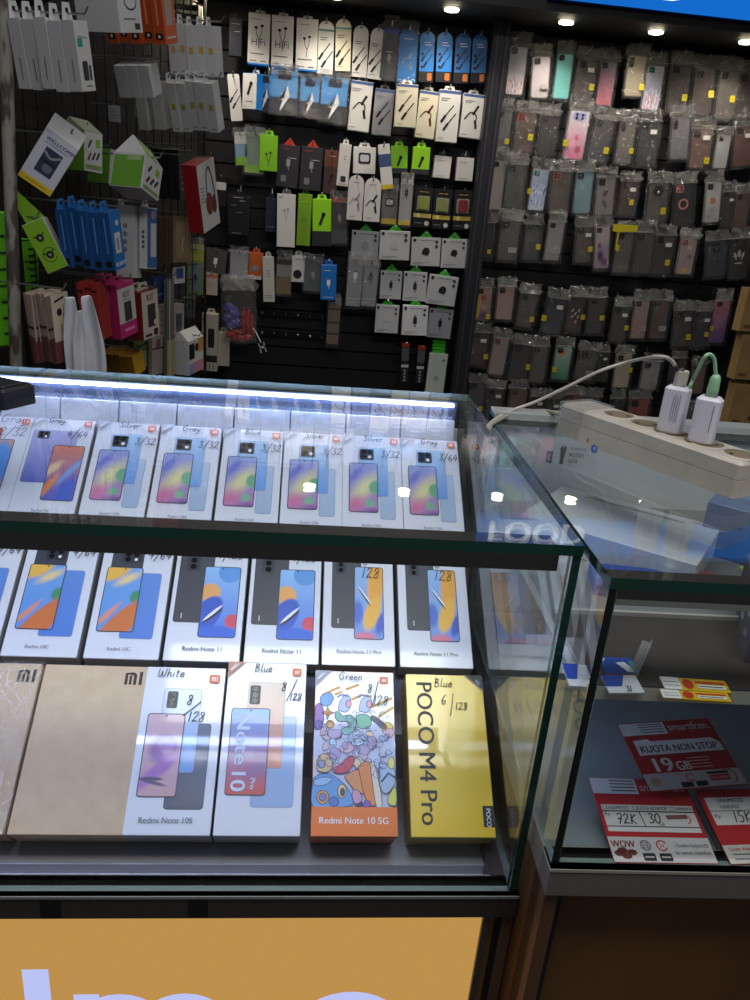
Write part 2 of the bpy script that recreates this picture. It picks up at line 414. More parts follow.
# rails
RAILB = mat((44, 36, 34), .45); m = MB(); m.box(X0, .206, YF + .010, YF + .040, ZT - .018, ZT - .0095, RAILB); m.box(X0, .206, YF + .010, YF + .0125, ZT - .0275, ZT - .018, RAILB); cpart('top_front_rail', m)
m = MB(); m.box(X0, .222, YF - .003, YF + .020, .676, .7035, ALU_D); m.box(X0, .222, YF - .004, YF + .021, .7005, .7035, mat((136, 138, 140), .35)); m.box(.2, .224, YF + .02, YR, .676, .7035, ALU_D)
for xs in (-.215, -.085): m.box(xs, xs + .018, YF - .0035, YF - .0028, .678, .700, BLACK)
cpart('bottom_rail', m)
m = MB(); m.box(X0, .205, YR - .012, YR - .004, ZT - .060, ZT - .0095, mat((70, 78, 98), .5)); cpart('rear_rail', m)
m = MB(); m.box(X0, .2125, YR - .004, YR + .004, .70, ZT - .05, mat((205, 206, 212), .5)); cpart('rear_panel', m)
m = MB(); m.box(X0, .213, YF + .021, YR - .006, .6755, .679, mat((200, 200, 208), .4)); cpart('floor_panel', m)
# LED strips
m = MB(); m.box(X0, .20, YR - .018, YR - .0135, ZT - .0145, ZT - .0110, emit((180, 199, 255), LED_R)); o = cpart('led_strip', m); o['label'] = 'white glowing strip along the rear edge'
m = MB(); m.box(X0, .19, YF + .014, YF + .023, ZT - .0225, ZT - .0185, emit((180, 199, 255), LED_F)); o = cpart('led_strip', m); o['label'] = 'white glowing strip behind the front rail'
# stepped stand
ST = mat((176, 176, 184), .38)
m = MB()
m.box(X0, .2115, .577, .70, .679, .6903, ST)
m.box(X0, .2115, .70, .735, .679, .752, ST)
m.box(X0, .2085, .765, 1.0, .679, .785, ST)
m.box(X0, .2085, .895, 1.0, .785, .880, ST)
cpart('stepped_stand', m)
# base: lightbox front and profiles
m = MB(); m.box(X0, .2, .56, YR, .0, .675, mat((70, 48, 26), .6)); cpart('base_cabinet', m)
SIGN = (206, 158, 84)
m = MB(); m.box(X0, .1925, YF + .004, YF + .012, .06, .674, emit(SIGN, .82)); 
lightp = cpart('sign_panel', m); lightp['label'] = 'amber glowing panel with pale letters'
m = MB(); m.M = Matrix.Translation((0, YF + .0035, 0)) @ Matrix.Rotation(R(90), 4, 'X')
LET = emit((196, 204, 255), .9)
def P(px, py=990): q = at(px, py, 1, YF); return q.x, q.z
xl0, zt = P(20, 973); xl1, _ = P(47, 973); s = xl1 - xl0
xh = P(150, 997)[1]; base_z = xh - .115
m.add([(xl0, base_z, 0), (xl1, base_z, 0), (xl1, zt, 0), (xl0, zt, 0)], [(0, 1, 2, 3)], LET)
xm = P(72, 996)[0]
ww = s * .98
def stemarch(x0, wid, z=.0002):
    m.ribbon([(x0 + wid, base_z)] + [(x0 + wid, xh - wid / 2)] + arc(x0 + wid / 2, xh - wid / 2 - ww / 2, wid / 2, wid / 2 , 0, 180, 12) + [(x0, base_z)], ww, z, LET)
mid = (P(112)[0] + P(152)[0]) / 2
wa = P(192)[0] - P(96)[0]
m.add([(xm, base_z, 0), (xm + ww, base_z, 0), (xm + ww, xh, 0), (xm, xh, 0)], [(0, 1, 2, 3)], LET)
stemarch(xm + ww / 2, .062); stemarch(xm + ww / 2 + .062, .062, .0003)
xe = P(352)[0]
m.ribbon(arc(xe, xh - .057, .045, .045, -40, -360, 26) + [(xe - .045, xh - .057)], ww * .95, .0002, LET)
for i, xx in enumerate((-.135,)):
    xa = xl0 - .105
    m.ribbon(arc(xa, xh - .057, .045, .045, 0, 360, 24), ww * .95, .0002, LET); m.ribbon([(xa + .045, xh), (xa + .045, base_z)], ww, .0003, LET)
    xe2 = xa - .14
    m.ribbon(arc(xe2, xh - .057, .045, .045, -40, -360, 26) + [(xe2 - .045, xh - .057)], ww * .95, .0002, LET)
    xr_ = xe2 - .13
    m.ribbon([(xr_, base_z), (xr_, xh)], ww, .0002, LET); m.ribbon(arc(xr_ + .045, xh - .057, .045, .045, 180, 60, 10), ww * .9, .0003, LET)
cpart('lettering', m)
m = MB()
for a, b, c, y in ((.1925, .199, ALU, YF + .0), (.199, .207, mat((150, 108, 62), .5), YF + .008), (.207, .212, BLACK, YF + .004), (.212, .2225, mat((104, 80, 66), .45), YF + .002)):  # amber strip colour stands in for the lightbox glow on the profile
    m.box(a, b, y, YF + .03, .0, .676, c)
m.box(.2, .2225, YF + .03, YR, 0, .676, mat((84, 62, 48), .5))
cpart('corner_profile', m)

# black boxy device on the glass at the left edge of the picture
a = at(4, 411, 2, ZT); b = at(37, 403, 2, ZT)
u = (b - a).normalized(); v = Vector((-u.y, u.x, 0))
M = frame(b, u, v, Vector((0, 0, 1)))
d = thing('card_reader', 'black boxy device lying on the glass top at the left edge', 'device', M)
m = MB(); m.prism(rr(-.045, 0, 0, .075, .003), 0, .022, mat((24, 22, 28), .4), bevel=.003); m.build('body', d)
m = MB(); m.prism(rr(-.040, .006, -.006, .068, .003), .0223, .024, mat((40, 38, 46), .3), bevel=.001); m.build('raised_lid', d)
m = MB(); m.box(-.043, -.002, -.0006, 0, .009, .0105, mat((8, 8, 9), .6)); m.build('seam', d)

# ================================================================== PHONE BOXES
TILT = R(35.7)
def rowframe(x, P0): return Matrix.Translation((x, P0[1], P0[2])) @ Matrix.Rotation(TILT, 4, 'X')
PB = {'r1': (0, .866, .919), 'r2': (0, .739, .814), 'r3': (0, .575, .728)}
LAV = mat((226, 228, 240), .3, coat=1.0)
LAVS = mat((150, 150, 152), .5)  # box side grey, darkened to stand in for shade on the ends
ORANGE_LOGO = mat((240, 118, 66), .4)
CAMC = mat((40, 44, 58), .3); LENS = mat((12, 12, 16), .15)
WT = mat((240, 240, 245), .4)
GREYT = mat((120, 122, 134), .5)
mmk = .001
def mi_logo(m, x0, y0, x1, y1, c, z):
    """rounded 'mi' letters inside a box"""
    w = x1 - x0; h = y1 - y0; t = w * .13
    m.ribbon([(x0 + t, y0), (x0 + t, y1 - t / 2)] + [(x0 + w * .42, y1 - t / 2)] + arc(x0 + w * .46, y1 - t / 2 - w * .12, w * .14, w * .12, 80, 0, 4) + [(x0 + w * .60, y0)], t * 1.3, z, c)
    m.ribbon([(x0 + w * .36, y0), (x0 + w * .36, y1 - h * .35)], t * 1.1, z, c)
    m.ribbon([(x0 + w * .9, y0), (x0 + w * .9, y1)], t * 1.3, z, c)
def phone_box(label, x0, w, L, T, row, spec, group):
    P0 = PB[row]
    o = thing('phone_box', label, 'phone box', rowframe(x0 + w / 2, P0), group)
    hw = w / 2
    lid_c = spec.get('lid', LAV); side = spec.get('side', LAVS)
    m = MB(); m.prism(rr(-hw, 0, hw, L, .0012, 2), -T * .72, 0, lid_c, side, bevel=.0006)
    m.build('lid', o)
    m = MB(); m.prism(rr(-hw + .0006, .0006, hw - .0006, L - .0006, .001, 2), -T, -T * .72, spec.get('tray', mat((92, 90, 82), .6))); m.build('tray', o)  # default olive tray colour carries the shade of the box end
    X = lambda v: -hw + v * mmk
    Q = lambda v: v * mmk
    def phone(r, fill, rim, z, rad=3.2, bez=1.0):
        a, b, c, d = r
        return (rr(X(a), Q(b), X(c), Q(d), rad * mmk), rr(X(a + bez), Q(b + bez), X(c - bez), Q(d - bez), max(rad - bez, .5) * mmk))
    zz = .0002
    for pk in spec.get('phones', []):
        m = MB(); r = pk['r']; z = zz; zz += .00025
        o_, i_ = phone(r, None, None, z, bez=pk.get('bez', 1.0))
        m.flat(o_, z, pk['rim']); m.flat(i_, z + .0001, pk['fill'])
        if 'cam' in pk:
            a, b, c, d = pk['cam']; m.flat(rr(X(a), Q(b), X(c), Q(d), 2 * mmk), z + .00015, CAMC)
            cw = min(c - a, d - b) * .26
            if pk.get('camstyle') == 'tall':
                for cy in (.82, .5, .2): m.flat(disc(X((a + c) / 2), Q(b + (d - b) * cy), cw * mmk * .95, n=12), z + .0002, LENS)
                m.flat(disc(X((a + c) / 2), Q(b + (d - b) * .82), cw * mmk * .4, n=10), z + .00022, mat((90, 96, 120), .3))
            else:
                for cx, cy in ((.27, .75), (.27, .32), (.7, .75)): m.flat(disc(X(a + (c - a) * cx), Q(b + (d - b) * cy), cw * mmk * .8, n=12), z + .0002, LENS)
                m.flat(disc(X(a + (c - a) * .7), Q(b + (d - b) * .3), cw * mmk * .5, n=10), z + .0002, WT)
        if pk.get('notch'): m.flat(disc(X((r[0] + r[2]) / 2), Q(r[3] - 2.6), .0010, n=10), z + .0002, BLACK)
        if pk.get('mark'): mi = pk['mark']; m.ribbon([(X(mi[0]), Q(mi[1])), (X(mi[0]), Q(mi[1] + 6))], .0008, z + .0002, WT)
        if pk.get('txt'):
            for t, tx, ty, sz, rot, sx_ in pk['txt']: m.text(t, X(tx), Q(ty), sz * mmk, mat((214, 228, 248), .4), z + .0003, rot, bold=.02, sx=sx_)
        m.build('phone_picture', o)
    if 'extra' in spec: spec['extra'](o, X, Q, zz)
    zz += .0006
    if 'tri' in spec:
        m = MB(); t = spec['tri']
        if t == 'R': m.flat([(X(w / mmk - 19), Q(L / mmk)), (X(w / mmk), Q(L / mmk - 17)), (X(w / mmk), Q(L / mmk))], zz, mat((74, 72, 70), .5)); m.ribbon([(X(w / mmk - 20.5), Q(L / mmk)), (X(w / mmk), Q(L / mmk - 18.6))], .0008, zz + .0001, mat((200, 196, 180), .5)); m.text('5G', X(w / mmk - 9), Q(L / mmk - 7), .005, WT, zz + .0001, -45)
        else:
            m.flat([(X(0), Q(L / mmk)), (X(0), Q(L / mmk - 17)), (X(17), Q(L / mmk))], zz, t); m.ribbon([(X(0), Q(L / mmk - 18.4)), (X(18.4), Q(L / mmk))], .0007, zz + .0001, t)
            for k in (5, 8): m.ribbon([(X(k * .35 + 1), Q(L / mmk - 10 + k * .1)), (X(k + 3), Q(L / mmk - 2.5))], .0009, zz + .0001, WT)
        m.build('corner_ribbon', o)
    if 'logo' in spec:
        a, b, c, d = spec['logo']; m = MB(); m.flat(rr(X(a), Q(b), X(c), Q(d), 1.6 * mmk), zz, ORANGE_LOGO); mi_logo(m, X(a + 2), Q(b + 2.4), X(c - 2), Q(d - 2.4), WT, zz + .0001); m.build('brand_logo', o)
    if 'title' in spec:
        t, tx, ty, sz, c = spec['title']; m = MB(); m.text(t, X(tx), Q(ty), sz * mmk, c, zz, bold=.008); m.build('printed_title', o)
    if 'pen' in spec:
        m = MB()
        for t, tx, ty, sz, pw in spec['pen']: pen(m, t, X(tx), Q(ty), sz * mmk, pw * mmk, zz + .0003)
        m.build('handwriting', o)
    return o

PALE = mat((196, 204, 222), .3); RIMD = mat((44, 48, 66), .3); RIMG = mat((150, 160, 185), .3)
SCR10A = art('scr10a', (150, 164, 220), (176, 130, 180), [(.55, .5, .8, .28, 25, .8, (226, 220, 160)), (.2, .76, .4, .12, 30, .6, (112, 122, 206)), (.95, .5, .30, .16, 0, .3, (110, 176, 140)), (.72, .17, .20, .09, 0, .3, (120, 186, 150)), (.2, .15, .5, .22, 10, .9, (214, 110, 160)), (.9, .02, .6, .08, 0, .9, (130, 84, 160))])  # pastel colours have the haze of reflections mixed in
SCR9C = art('scr9c', (212, 128, 96), (60, 90, 190), [(.1, .55, .45, .12, 25, .6, (232, 196, 150)), (.75, .55, .6, .10, 35, .5, (120, 160, 225)), (.1, .22, .5, .12, 40, .5, (226, 134, 74)), (.7, .2, .5, .25, 30, .6, (52, 92, 200))])
SCR10C = art('scr10c', (120, 170, 235), (90, 150, 225), [(.15, .93, .62, .17, 10, .35, (244, 190, 84)), (.62, .82, .5, .10, 15, .7, (240, 214, 150)), (.98, .53, .24, .12, 0, .2, (70, 150, 110)), (.55, .05, .9, .26, 30, .25, (214, 120, 66)), (.2, .24, .5, .07, 30, .6, (236, 150, 110))])
SCR11 = art('scr11', (150, 196, 245), (60, 110, 220), [(.72, .93, .36, .17, 0, .15, (92, 156, 226)), (.2, .62, .32, .15, 0, .2, (238, 172, 96)), (.2, .32, .45, .24, 20, .15, (44, 86, 196)), (.9, .22, .24, .11, 0, .2, (216, 70, 96)), (.45, .05, .7, .12, 0, .3, (40, 100, 214)), (.33, .29, .32, .035, 22, .3, (22, 24, 40)), (.33, .33, .32, .03, 24, .3, (240, 240, 250))])
SCR11P = art('scr11p', (150, 190, 240), (110, 150, 225), [(.75, .78, .34, .5, -20, .35, (240, 170, 60)), (.62, .35, .42, .22, 30, .3, (244, 186, 70)), (.1, .35, .24, .2, 0, .4, (70, 110, 210)), (.95, .22, .3, .14, 30, .4, (60, 90, 200)), (.35, .02, .5, .08, 0, .5, (226, 120, 150)), (.35, .57, .3, .022, -30, .3, (26, 26, 40)), (.35, .60, .3, .02, -28, .3, (242, 242, 250))])
BLUEBACK = art('blueback', (176, 206, 240), (110, 160, 232), [])
PURP = art('purpback', (178, 176, 220), (96, 106, 196), [])
DARKBACK = art('darkback', (62, 66, 80), (54, 56, 72), [])
BLUE2 = art('blue2', (100, 146, 222), (88, 132, 214), [])
PALEB = art('paleb', (186, 206, 236), (166, 186, 216), [])
TRIG = mat((176, 178, 190), .5)
def spec10a(colour, cap):
    return dict(phones=[dict(r=(48, 24, 68, 97), fill=PALEB, rim=RIMG, bez=.7), dict(r=(20, 58, 59, 135), fill=BLUEBACK, rim=RIMG, bez=.7, cam=(22, 114, 41, 132)), dict(r=(8.5, 33, 46, 109), fill=SCR10A, rim=RIMD, notch=1)],
                tri=TRIG, logo=(63, 141, 73, 150), title=('Redmi 10A', 25, 12, 5.2, GREYT), pen=[(colour, 27, 144.5, 9, 1.0), (cap, 50, 119, 10.5, 1.0)])
spec9c = dict(phones=[dict(r=(4, 54, 60, 135), fill=PURP, rim=RIMG, bez=.6, cam=(10, 121, 25, 133)), dict(r=(33, 29, 72, 112), fill=SCR9C, rim=RIMD, notch=1)], tri=TRIG, logo=(64, 143, 74, 151), title=('Redmi 9C', 27, 12, 5.2, GREYT), pen=[('Gray', 20, 146.5, 8, 1.0), ('4/64', 46, 125, 10, 1.0)])
specred = dict(phones=[dict(r=(4, 54, 44, 135), fill=art('redback', (206, 92, 80), (190, 70, 60)), rim=RIMG, bez=.6), dict(r=(14, 29, 62, 117), fill=art('goldscr', (236, 170, 60), (214, 130, 50), [(.8, .6, .4, .5, 20, .4, (90, 150, 225))]), rim=RIMD)], logo=(64, 141, 74, 150), title=('Redmi 9', 27, 12, 5.2, GREYT), pen=[('Gray', 38, 143, 13, .8), ('2/32', 40, 122, 13, .8)])
def spec10c(): return dict(phones=[dict(r=(34, 24, 71, 106.5), fill=BLUE2, rim=RIMG, bez=.6), dict(r=(11, 57, 47.4, 135), fill=DARKBACK, rim=RIMD, bez=.6, cam=(23, 119, 45, 134)), dict(r=(8, 31.5, 49, 113), fill=SCR10C, rim=RIMD, notch=1)], logo=(66, 150, 76, 159), title=('Redmi 10C', 24, 9.5, 5.6, GREYT), pen=[('Gray', 25, 152, 9, .9), ('4/64', 52, 125, 10.5, 1.0)])
def spec11(): return dict(phones=[dict(r=(5, 46, 45, 145), fill=DARKBACK, rim=RIMD, bez=.6, cam=(13.5, 112, 28, 140), camstyle='tall', mark=(14, 51)), dict(r=(34.5, 28.4, 77, 118.6), fill=SCR11, rim=RIMD, notch=1)], logo=(68, 150, 78, 159), title=('Redmi Note 11', 19.5, 12, 7.2, mat((84, 88, 104), .5)), pen=[('Gray', 25, 152, 9, .8), ('4/128', 47, 129, 10.5, 1.0)])
def spec11p(): return dict(phones=[dict(r=(10, 45, 45, 145), fill=DARKBACK, rim=RIMD, bez=.6, cam=(14.5, 116, 26.5, 140), camstyle='tall', mark=(18, 51)), dict(r=(36.5, 32, 71.6, 126), fill=SCR11P, rim=RIMD, notch=1)], logo=(70, 150, 80, 159), title=('Redmi Note 11 Pro', 16.5, 14.3, 6.4, GREYT), pen=[('Blue', 25, 152, 9, .8), ('8', 47, 128, 11, .85), ('128', 46, 111, 13, .9)])
G1 = 'small phone boxes in the back row'
r1 = [(-.424, specred, 'white phone box with orange picture, cut off at the left end of the back row'),
      (-.347, spec9c, 'white phone box with a purple phone back, leftmost whole box of the back row'),
      (-.2655, spec10a('Silver', '3/32'), 'white phone box handwritten Silver, right beside the purple phone back in back row'),
      (-.1855, spec10a('Gray', '3/32'), 'white phone box handwritten Gray, left neighbour of the Blue one in back row'),
      (-.1050, spec10a('Blue', '3/32'), 'white phone box handwritten Blue, in the back row'),
      (-.0260, spec10a('Silver', '3/32'), 'white phone box handwritten Silver, right neighbour of the Blue one in back row'),
      (.0510, spec10a('Silver', '3/32'), 'white phone box handwritten Silver, second from right in the back row'),
      (.1285, spec10a('Gray', '3/64'), 'white phone box handwritten Gray, rightmost in the back row')]
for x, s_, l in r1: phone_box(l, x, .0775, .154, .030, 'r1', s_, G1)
G2 = 'phone boxes in the middle row'
r2 = [(-.401, .0805, spec10c(), 'white phone box cut off at the left end of the middle row'),
      (-.3160, .081, spec10c(), 'white phone box with orange and blue screen, leftmost whole box of the middle row'),
      (-.2290, .081, spec10c(), 'white phone box with orange and blue screen, second whole box in the middle row'),
      (-.1440, .084, spec11(), 'white phone box, red and orange balls on screen, left of two'),
      (-.0560, .084, spec11(), 'white phone box, red and orange balls on screen, right of two'),
      (.0310, .084, spec11p(), 'white phone box with yellow flame on screen, left of the two'),
      (.1200, .085, spec11p(), 'white phone box with yellow flame on screen, rightmost in the middle row')]
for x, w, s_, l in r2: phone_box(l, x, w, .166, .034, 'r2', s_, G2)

KR = noisy((206, 178, 146), (214, 188, 156), 60, .55)
def kraft_extra(o, X, Q, z):
    m = MB(); mi_logo(m, X(82), Q(147), X(101), Q(159), mat((52, 38, 34), .5), z); m.build('brand_logo', o)
def wrap_extra(o, X, Q, z):
    kraft_extra(o, X, Q, z)
    m = MB(); nx, ny = 8, 14; r_ = random.Random(3); vs = []; fs = []
    for j in range(ny + 1):
        for i in range(nx + 1):
            vs.append((X(-1 + 109 * i / nx), Q(-1 + 169 * j / ny), .0012 + r_.random() * .0022))
    for j in range(ny):
        for i in range(nx): a = j * (nx + 1) + i; fs += [(a, a + 1, a + nx + 2), (a, a + nx + 2, a + nx + 1)]
    m.add(vs, fs, film('wrap', (.97, .97, .97), .05, .6, .14, white=.02, bump=.5, bscale=120))
    crease = mat((235, 236, 245), .35)
    for k in range(46):
        x, y = r_.uniform(55, 104), r_.uniform(6, 162); an = r_.choice([35, 60, 120, 150, 80]) + r_.uniform(-15, 15); l = r_.uniform(4, 18)
        pts = [(X(min(x + l * t * math.cos(R(an)) + r_.uniform(-.6, .6), 106)), Q(min(max(y + l * t * math.sin(R(an)) + r_.uniform(-.6, .6), 1), 165))) for t in (0, .33, .66, 1)]
        m.ribbon(pts, r_.uniform(.0002, .0007), .0036, crease)
    m.build('plastic_wrap', o)
def kraft(lab, x, ex): phone_box(lab, x, .105, .166, .046, 'r3', dict(lid=KR, side=mat((188, 158, 124), .6), tray=mat((150, 124, 96), .6), extra=ex), 'phone boxes in the front row')
kraft('kraft brown phone box in crinkled clear wrap, at the left end of the front row', -.3655, wrap_extra)
kraft('plain kraft brown phone box beside the wrapped one in the front row', -.2575, kraft_extra)
G3 = 'phone boxes in the front row'
SCRW = art('scrw', (214, 178, 190), (206, 160, 170), [(.55, .55, .5, .22, 0, .4, (158, 108, 170)), (.6, .62, .26, .12, 0, .3, (176, 128, 184)), (.4, .28, .9, .12, 20, .5, (176, 110, 190)), (.3, .2, .4, .03, 0, .4, (70, 60, 96)), (.35, .16, .5, .03, -6, .5, (90, 70, 110))])
def slash_pen(m, X, Q, x0, y0, x1, y1, z): m.ribbon([(X(x0), Q(y0)), (X((x0 + x1) / 2 + .4), Q((y0 + y1) / 2)), (X(x1), Q(y1))], .0009, z, INK)
def ex_white(o, X, Q, z):
    m = MB(); slash_pen(m, X, Q, 60, 129.2, 43.4, 114.3, .0018); m.build('pen_slash', o)
phone_box('white phone box with a pink and violet screen, handwritten White', -.1535, .0825, .1665, .046, 'r3',
  dict(phones=[dict(r=(35, 23.5, 73, 107), fill=art('slate', (96, 104, 128), (84, 88, 108)), rim=RIMD, bez=.6), dict(r=(21, 58, 60, 143), fill=art('bluewhite', (214, 222, 240), (120, 168, 232)), rim=RIMG, bez=.7, cam=(25, 122, 36, 140), camstyle='tall'), dict(r=(8, 34.5, 46, 116.5), fill=SCRW, rim=RIMD, notch=1)],
       logo=(66, 149.5, 77, 158.5), title=('Redmi Note 10S', 13.5, 11, 7.6, mat((110, 112, 124), .5)), pen=[('White', 12, 155, 9.5, .8), ('8', 45.5, 126, 10, .9), ('128', 49, 108.5, 10, .9)], extra=ex_white), G3)
def ex_n10(o, X, Q, z):
    m = MB(); slash_pen(m, X, Q, 73.6, 156, 63.4, 132, .0018); m.build('pen_slash', o)
phone_box('white phone box with large sideways lettering on a blue and red screen', -.069, .0835, .174, .046, 'r3',
  dict(phones=[dict(r=(33, 26, 75, 116), fill=art('paleblue', (172, 198, 232), (150, 178, 224)), rim=RIMG, bez=.6), dict(r=(23, 63, 62, 152), fill=art('bronze', (206, 184, 170), (226, 138, 112)), rim=RIMG, bez=.7, cam=(25, 128, 36, 148.5), camstyle='tall'),
               dict(r=(7.5, 37, 47.5, 124), fill=art('scrn10', (96, 166, 232), (206, 66, 62), [(.8, .3, .6, .14, 15, .9, (150, 110, 160))]), rim=RIMD, notch=1, txt=[('Note', 14.5, 119.5, 19.5, -90, 1.28), ('10', 13, 63.5, 20.5, -90, 1.12), ('Pro', 32, 54, 7, -90, 1.1)])],
       tri=mat((206, 150, 120), .4), logo=(68.5, 159.5, 78, 168), pen=[('Blue', 28, 163.5, 8.5, .8), ('8', 57.5, 143, 9.5, .9), ('128', 67, 133, 7.5, .9)], extra=ex_n10), G3)
# doodle covered box
def ex_doodle(o, X, Q, z):
    m = MB(); r_ = random.Random(11)
    line = mat((52, 48, 78), .5)
    def shape(pts, fill, zz, w=.0006):
        q = [(X(a), Q(b)) for a, b in pts]; q2 = smooth_pts([Vector(p) for p in q] + [Vector(q[0])], 4)
        pl = [tuple(p) for p in q2[:-1]]; m.flat(pl, zz, mat(fill, .35)); m.ribbon(pl + [pl[0], pl[1]], w, zz + .00004, line)
    def el(cx, cy, rx, ry, fill, zz): shape([(cx + rx * math.cos(t * math.pi / 4), cy + ry * math.sin(t * math.pi / 4)) for t in range(8)], fill, zz)
    zz = .0003
    m.flat(rect(X(1), Q(27), X(84), Q(110)), .00025, mat((206, 212, 236), .35))
    for (a, b, c, d) in ((8, 140, 26, 149), (34, 147, 46, 152), (60, 128, 82, 138), (52, 132, 60, 140), (68, 118, 83, 128), (40, 136, 50, 141), (22, 141, 28, 144)):
        m.ribbon([(X(a), Q(b)), (X(c), Q(d))], .0026, .0003, mat((228, 176, 96), .4))
    shape([(6, 138), (14, 143), (20, 138), (17, 130), (11, 128), (6, 132)], (110, 168, 226), .0004)
    shape([(1, 128), (5, 131), (9, 126), (10, 114), (7, 106), (1, 104)], (150, 110, 190), .0004)
    el(5, 108, 4, 5, (110, 80, 190), .0005); el(17, 109, 4, 4, (238, 172, 90), .0005)
    shape([(14, 128), (16, 123), (21, 121), (16, 119), (14, 114), (12, 119), (8, 121), (12, 123)], (226, 150, 90), .0004)
    for bx in (25, 47):
        shape([(bx, 124), (bx + 2, 134), (bx + 8, 141), (bx + 13, 137), (bx + 13, 128), (bx + 8, 122)], (190, 204, 236), .0005)
        el(bx + 11, 131, 3, 4, (232, 166, 190), .0006); m.ribbon([(X(bx - 1), Q(138)), (X(bx + 4), Q(141)), (X(bx + 10), Q(139))], .0016, .0006, mat((110, 120, 170), .4))
    shape([(22, 122), (26, 122), (30, 118), (38, 119), (44, 113), (42, 103), (34, 98), (28, 102), (32, 106), (37, 108), (34, 112), (26, 112), (22, 116)], (128, 190, 178), .0007)
    shape([(44, 118), (50, 120), (58, 118), (60, 110), (54, 105), (46, 107)], (120, 196, 160), .0007)
    shape([(60, 119), (66, 117), (76, 108), (73, 105), (66, 110), (60, 115)], (96, 86, 110), .0008); el(77, 106, 6, 6, (240, 204, 80), .0008)
    cols = [(196, 176, 214), (214, 196, 206), (170, 190, 226), (226, 190, 200), (190, 170, 210), (238, 214, 170), (200, 220, 240)]
    for k in range(34):
        cx, cy = r_.uniform(7, 79), r_.uniform(63, 102); rx, ry = r_.uniform(3, 7.5), r_.uniform(3, 6.5)
        pts = []
        for t in range(8):
            q = r_.uniform(.55, 1.2); pts.append((min(max(cx + rx * q * math.cos(t * math.pi / 4), 1), 84), cy + ry * q * math.sin(t * math.pi / 4)))
        shape(pts, cols[k % 7], .0009 + k * .00002, .00045)
    shape([(4, 70), (9, 78), (17, 76), (20, 66), (14, 60), (5, 62)], (222, 190, 140), .0018); el(9, 68, 3.5, 4, (150, 160, 200), .0019)
    shape([(20, 64), (28, 68), (36, 76), (42, 74), (40, 66), (34, 60), (24, 59)], (206, 76, 86), .0018)
    shape([(32, 56), (44, 63), (50, 60), (58, 44), (46, 40), (40, 46)], (232, 150, 92), .0019); shape([(46, 66), (58, 70), (64, 34), (58, 29), (52, 40)], (236, 140, 70), .0020); shape([(58, 70), (63, 68), (70, 32), (64, 28)], (234, 222, 206), .0021)
    shape([(68, 70), (82, 66), (83, 50), (74, 40), (68, 48)], (176, 196, 226), .0019); m.ribbon([(X(70), Q(52)), (X(77), Q(60)), (X(83), Q(56))], .0022, .0020, mat((70, 76, 120), .4))
    shape([(80, 44), (84, 46), (84, 30), (77, 30), (76, 36)], (214, 220, 90), .0021); el(80, 70, 3.5, 6, (236, 226, 120), .0021)
    for k in range(70):
        cx, cy = r_.uniform(6, 78), r_.uniform(58, 122); a_ = r_.uniform(0, 360); rr_ = r_.uniform(1.2, 4.5)
        m.ribbon([(X(p_[0]), Q(p_[1])) for p_ in arc(cx, cy, rr_, rr_ * r_.uniform(.4, 1.2), a_, a_ + r_.uniform(120, 300), 7)], .00045, .00215, mat(r_.choice([(52, 48, 78), (70, 66, 120), (120, 60, 110), (60, 90, 150)]), .5))
    # blue car like blob
    shape([(1, 54), (8, 58), (18, 58), (28, 52), (36, 44), (41, 34), (38, 28), (20, 27), (1, 28)], (104, 164, 226), .0023)
    shape([(2, 52), (10, 55), (20, 54), (14, 48), (3, 47)], (160, 200, 240), .0024); el(30, 42, 4.5, 6.5, (238, 204, 150), .0024); el(30.5, 41, 2.2, 3.6, (60, 60, 90), .0025)
    el(11, 36, 6, 6.5, (226, 160, 90), .0024); el(11, 36, 3.4, 3.8, (120, 130, 190), .0025); el(22, 32, 5, 4.5, (90, 120, 200), .0024)
    shape([(41, 44), (47, 42), (50, 34), (44, 30), (40, 36)], (214, 160, 196), .0023); el(55, 30, 3.6, 3.2, (120, 90, 190), .0023); el(47, 30, 4, 2.6, (60, 60, 90), .0022)
    m.build('cartoon_print', o)
    m = MB(); m.flat(rect(X(0.3), Q(.2), X(84.7), Q(27)), .0030, mat((238, 124, 52), .3)); m.build('orange_band', o); m = MB(); m.text('Redmi Note 10 5G', X(7.5), Q(11.5), .0088, WT, .0032, bold=.012); m.build('printed_title', o)
    m = MB(); slash_pen(m, X, Q, 67.7, 156, 60.8, 128.7, .0032); pen(m, 'Green', X(25), Q(156.5), .0085, .0008, .0032); pen(m, '8', X(56), Q(143), .009, .0009, .0032); pen(m, '128', X(62.5), Q(130), .0095, .0009, .0032); m.build('handwriting', o)
phone_box('phone box covered in colourful doodles with an orange lower band', .0240, .0850, .1670, .046, 'r3', dict(side=mat((178, 96, 50), .5), tri=TRIG, logo=(69.5, 153.5, 78.5, 161.5), extra=ex_doodle), G3)
YEL = mat((244, 204, 40), .3, coat=1.0)
def ex_poco(o, X, Q, z):
    m = MB(); c = mat((52, 46, 34), .45)
    m.text('POCO M4 Pro', X(11.5), Q(158), .0243, c, .0003, -90, bold=.016, sx=.985); m.build('printed_title', o)
    m = MB(); m.flat(rect(X(73.4), Q(9.8), X(84.6), Q(29.9)), .0003, mat((40, 36, 34), .4)); m.text('POCO', X(76.8), Q(27.5), .0062, WT, .0005, -90, bold=.014); m.build('brand_logo', o)
    m = MB(); slash_pen(m, X, Q, 51.3, 144.6, 46.9, 120.9, .0005); m.build('pen_slash', o)
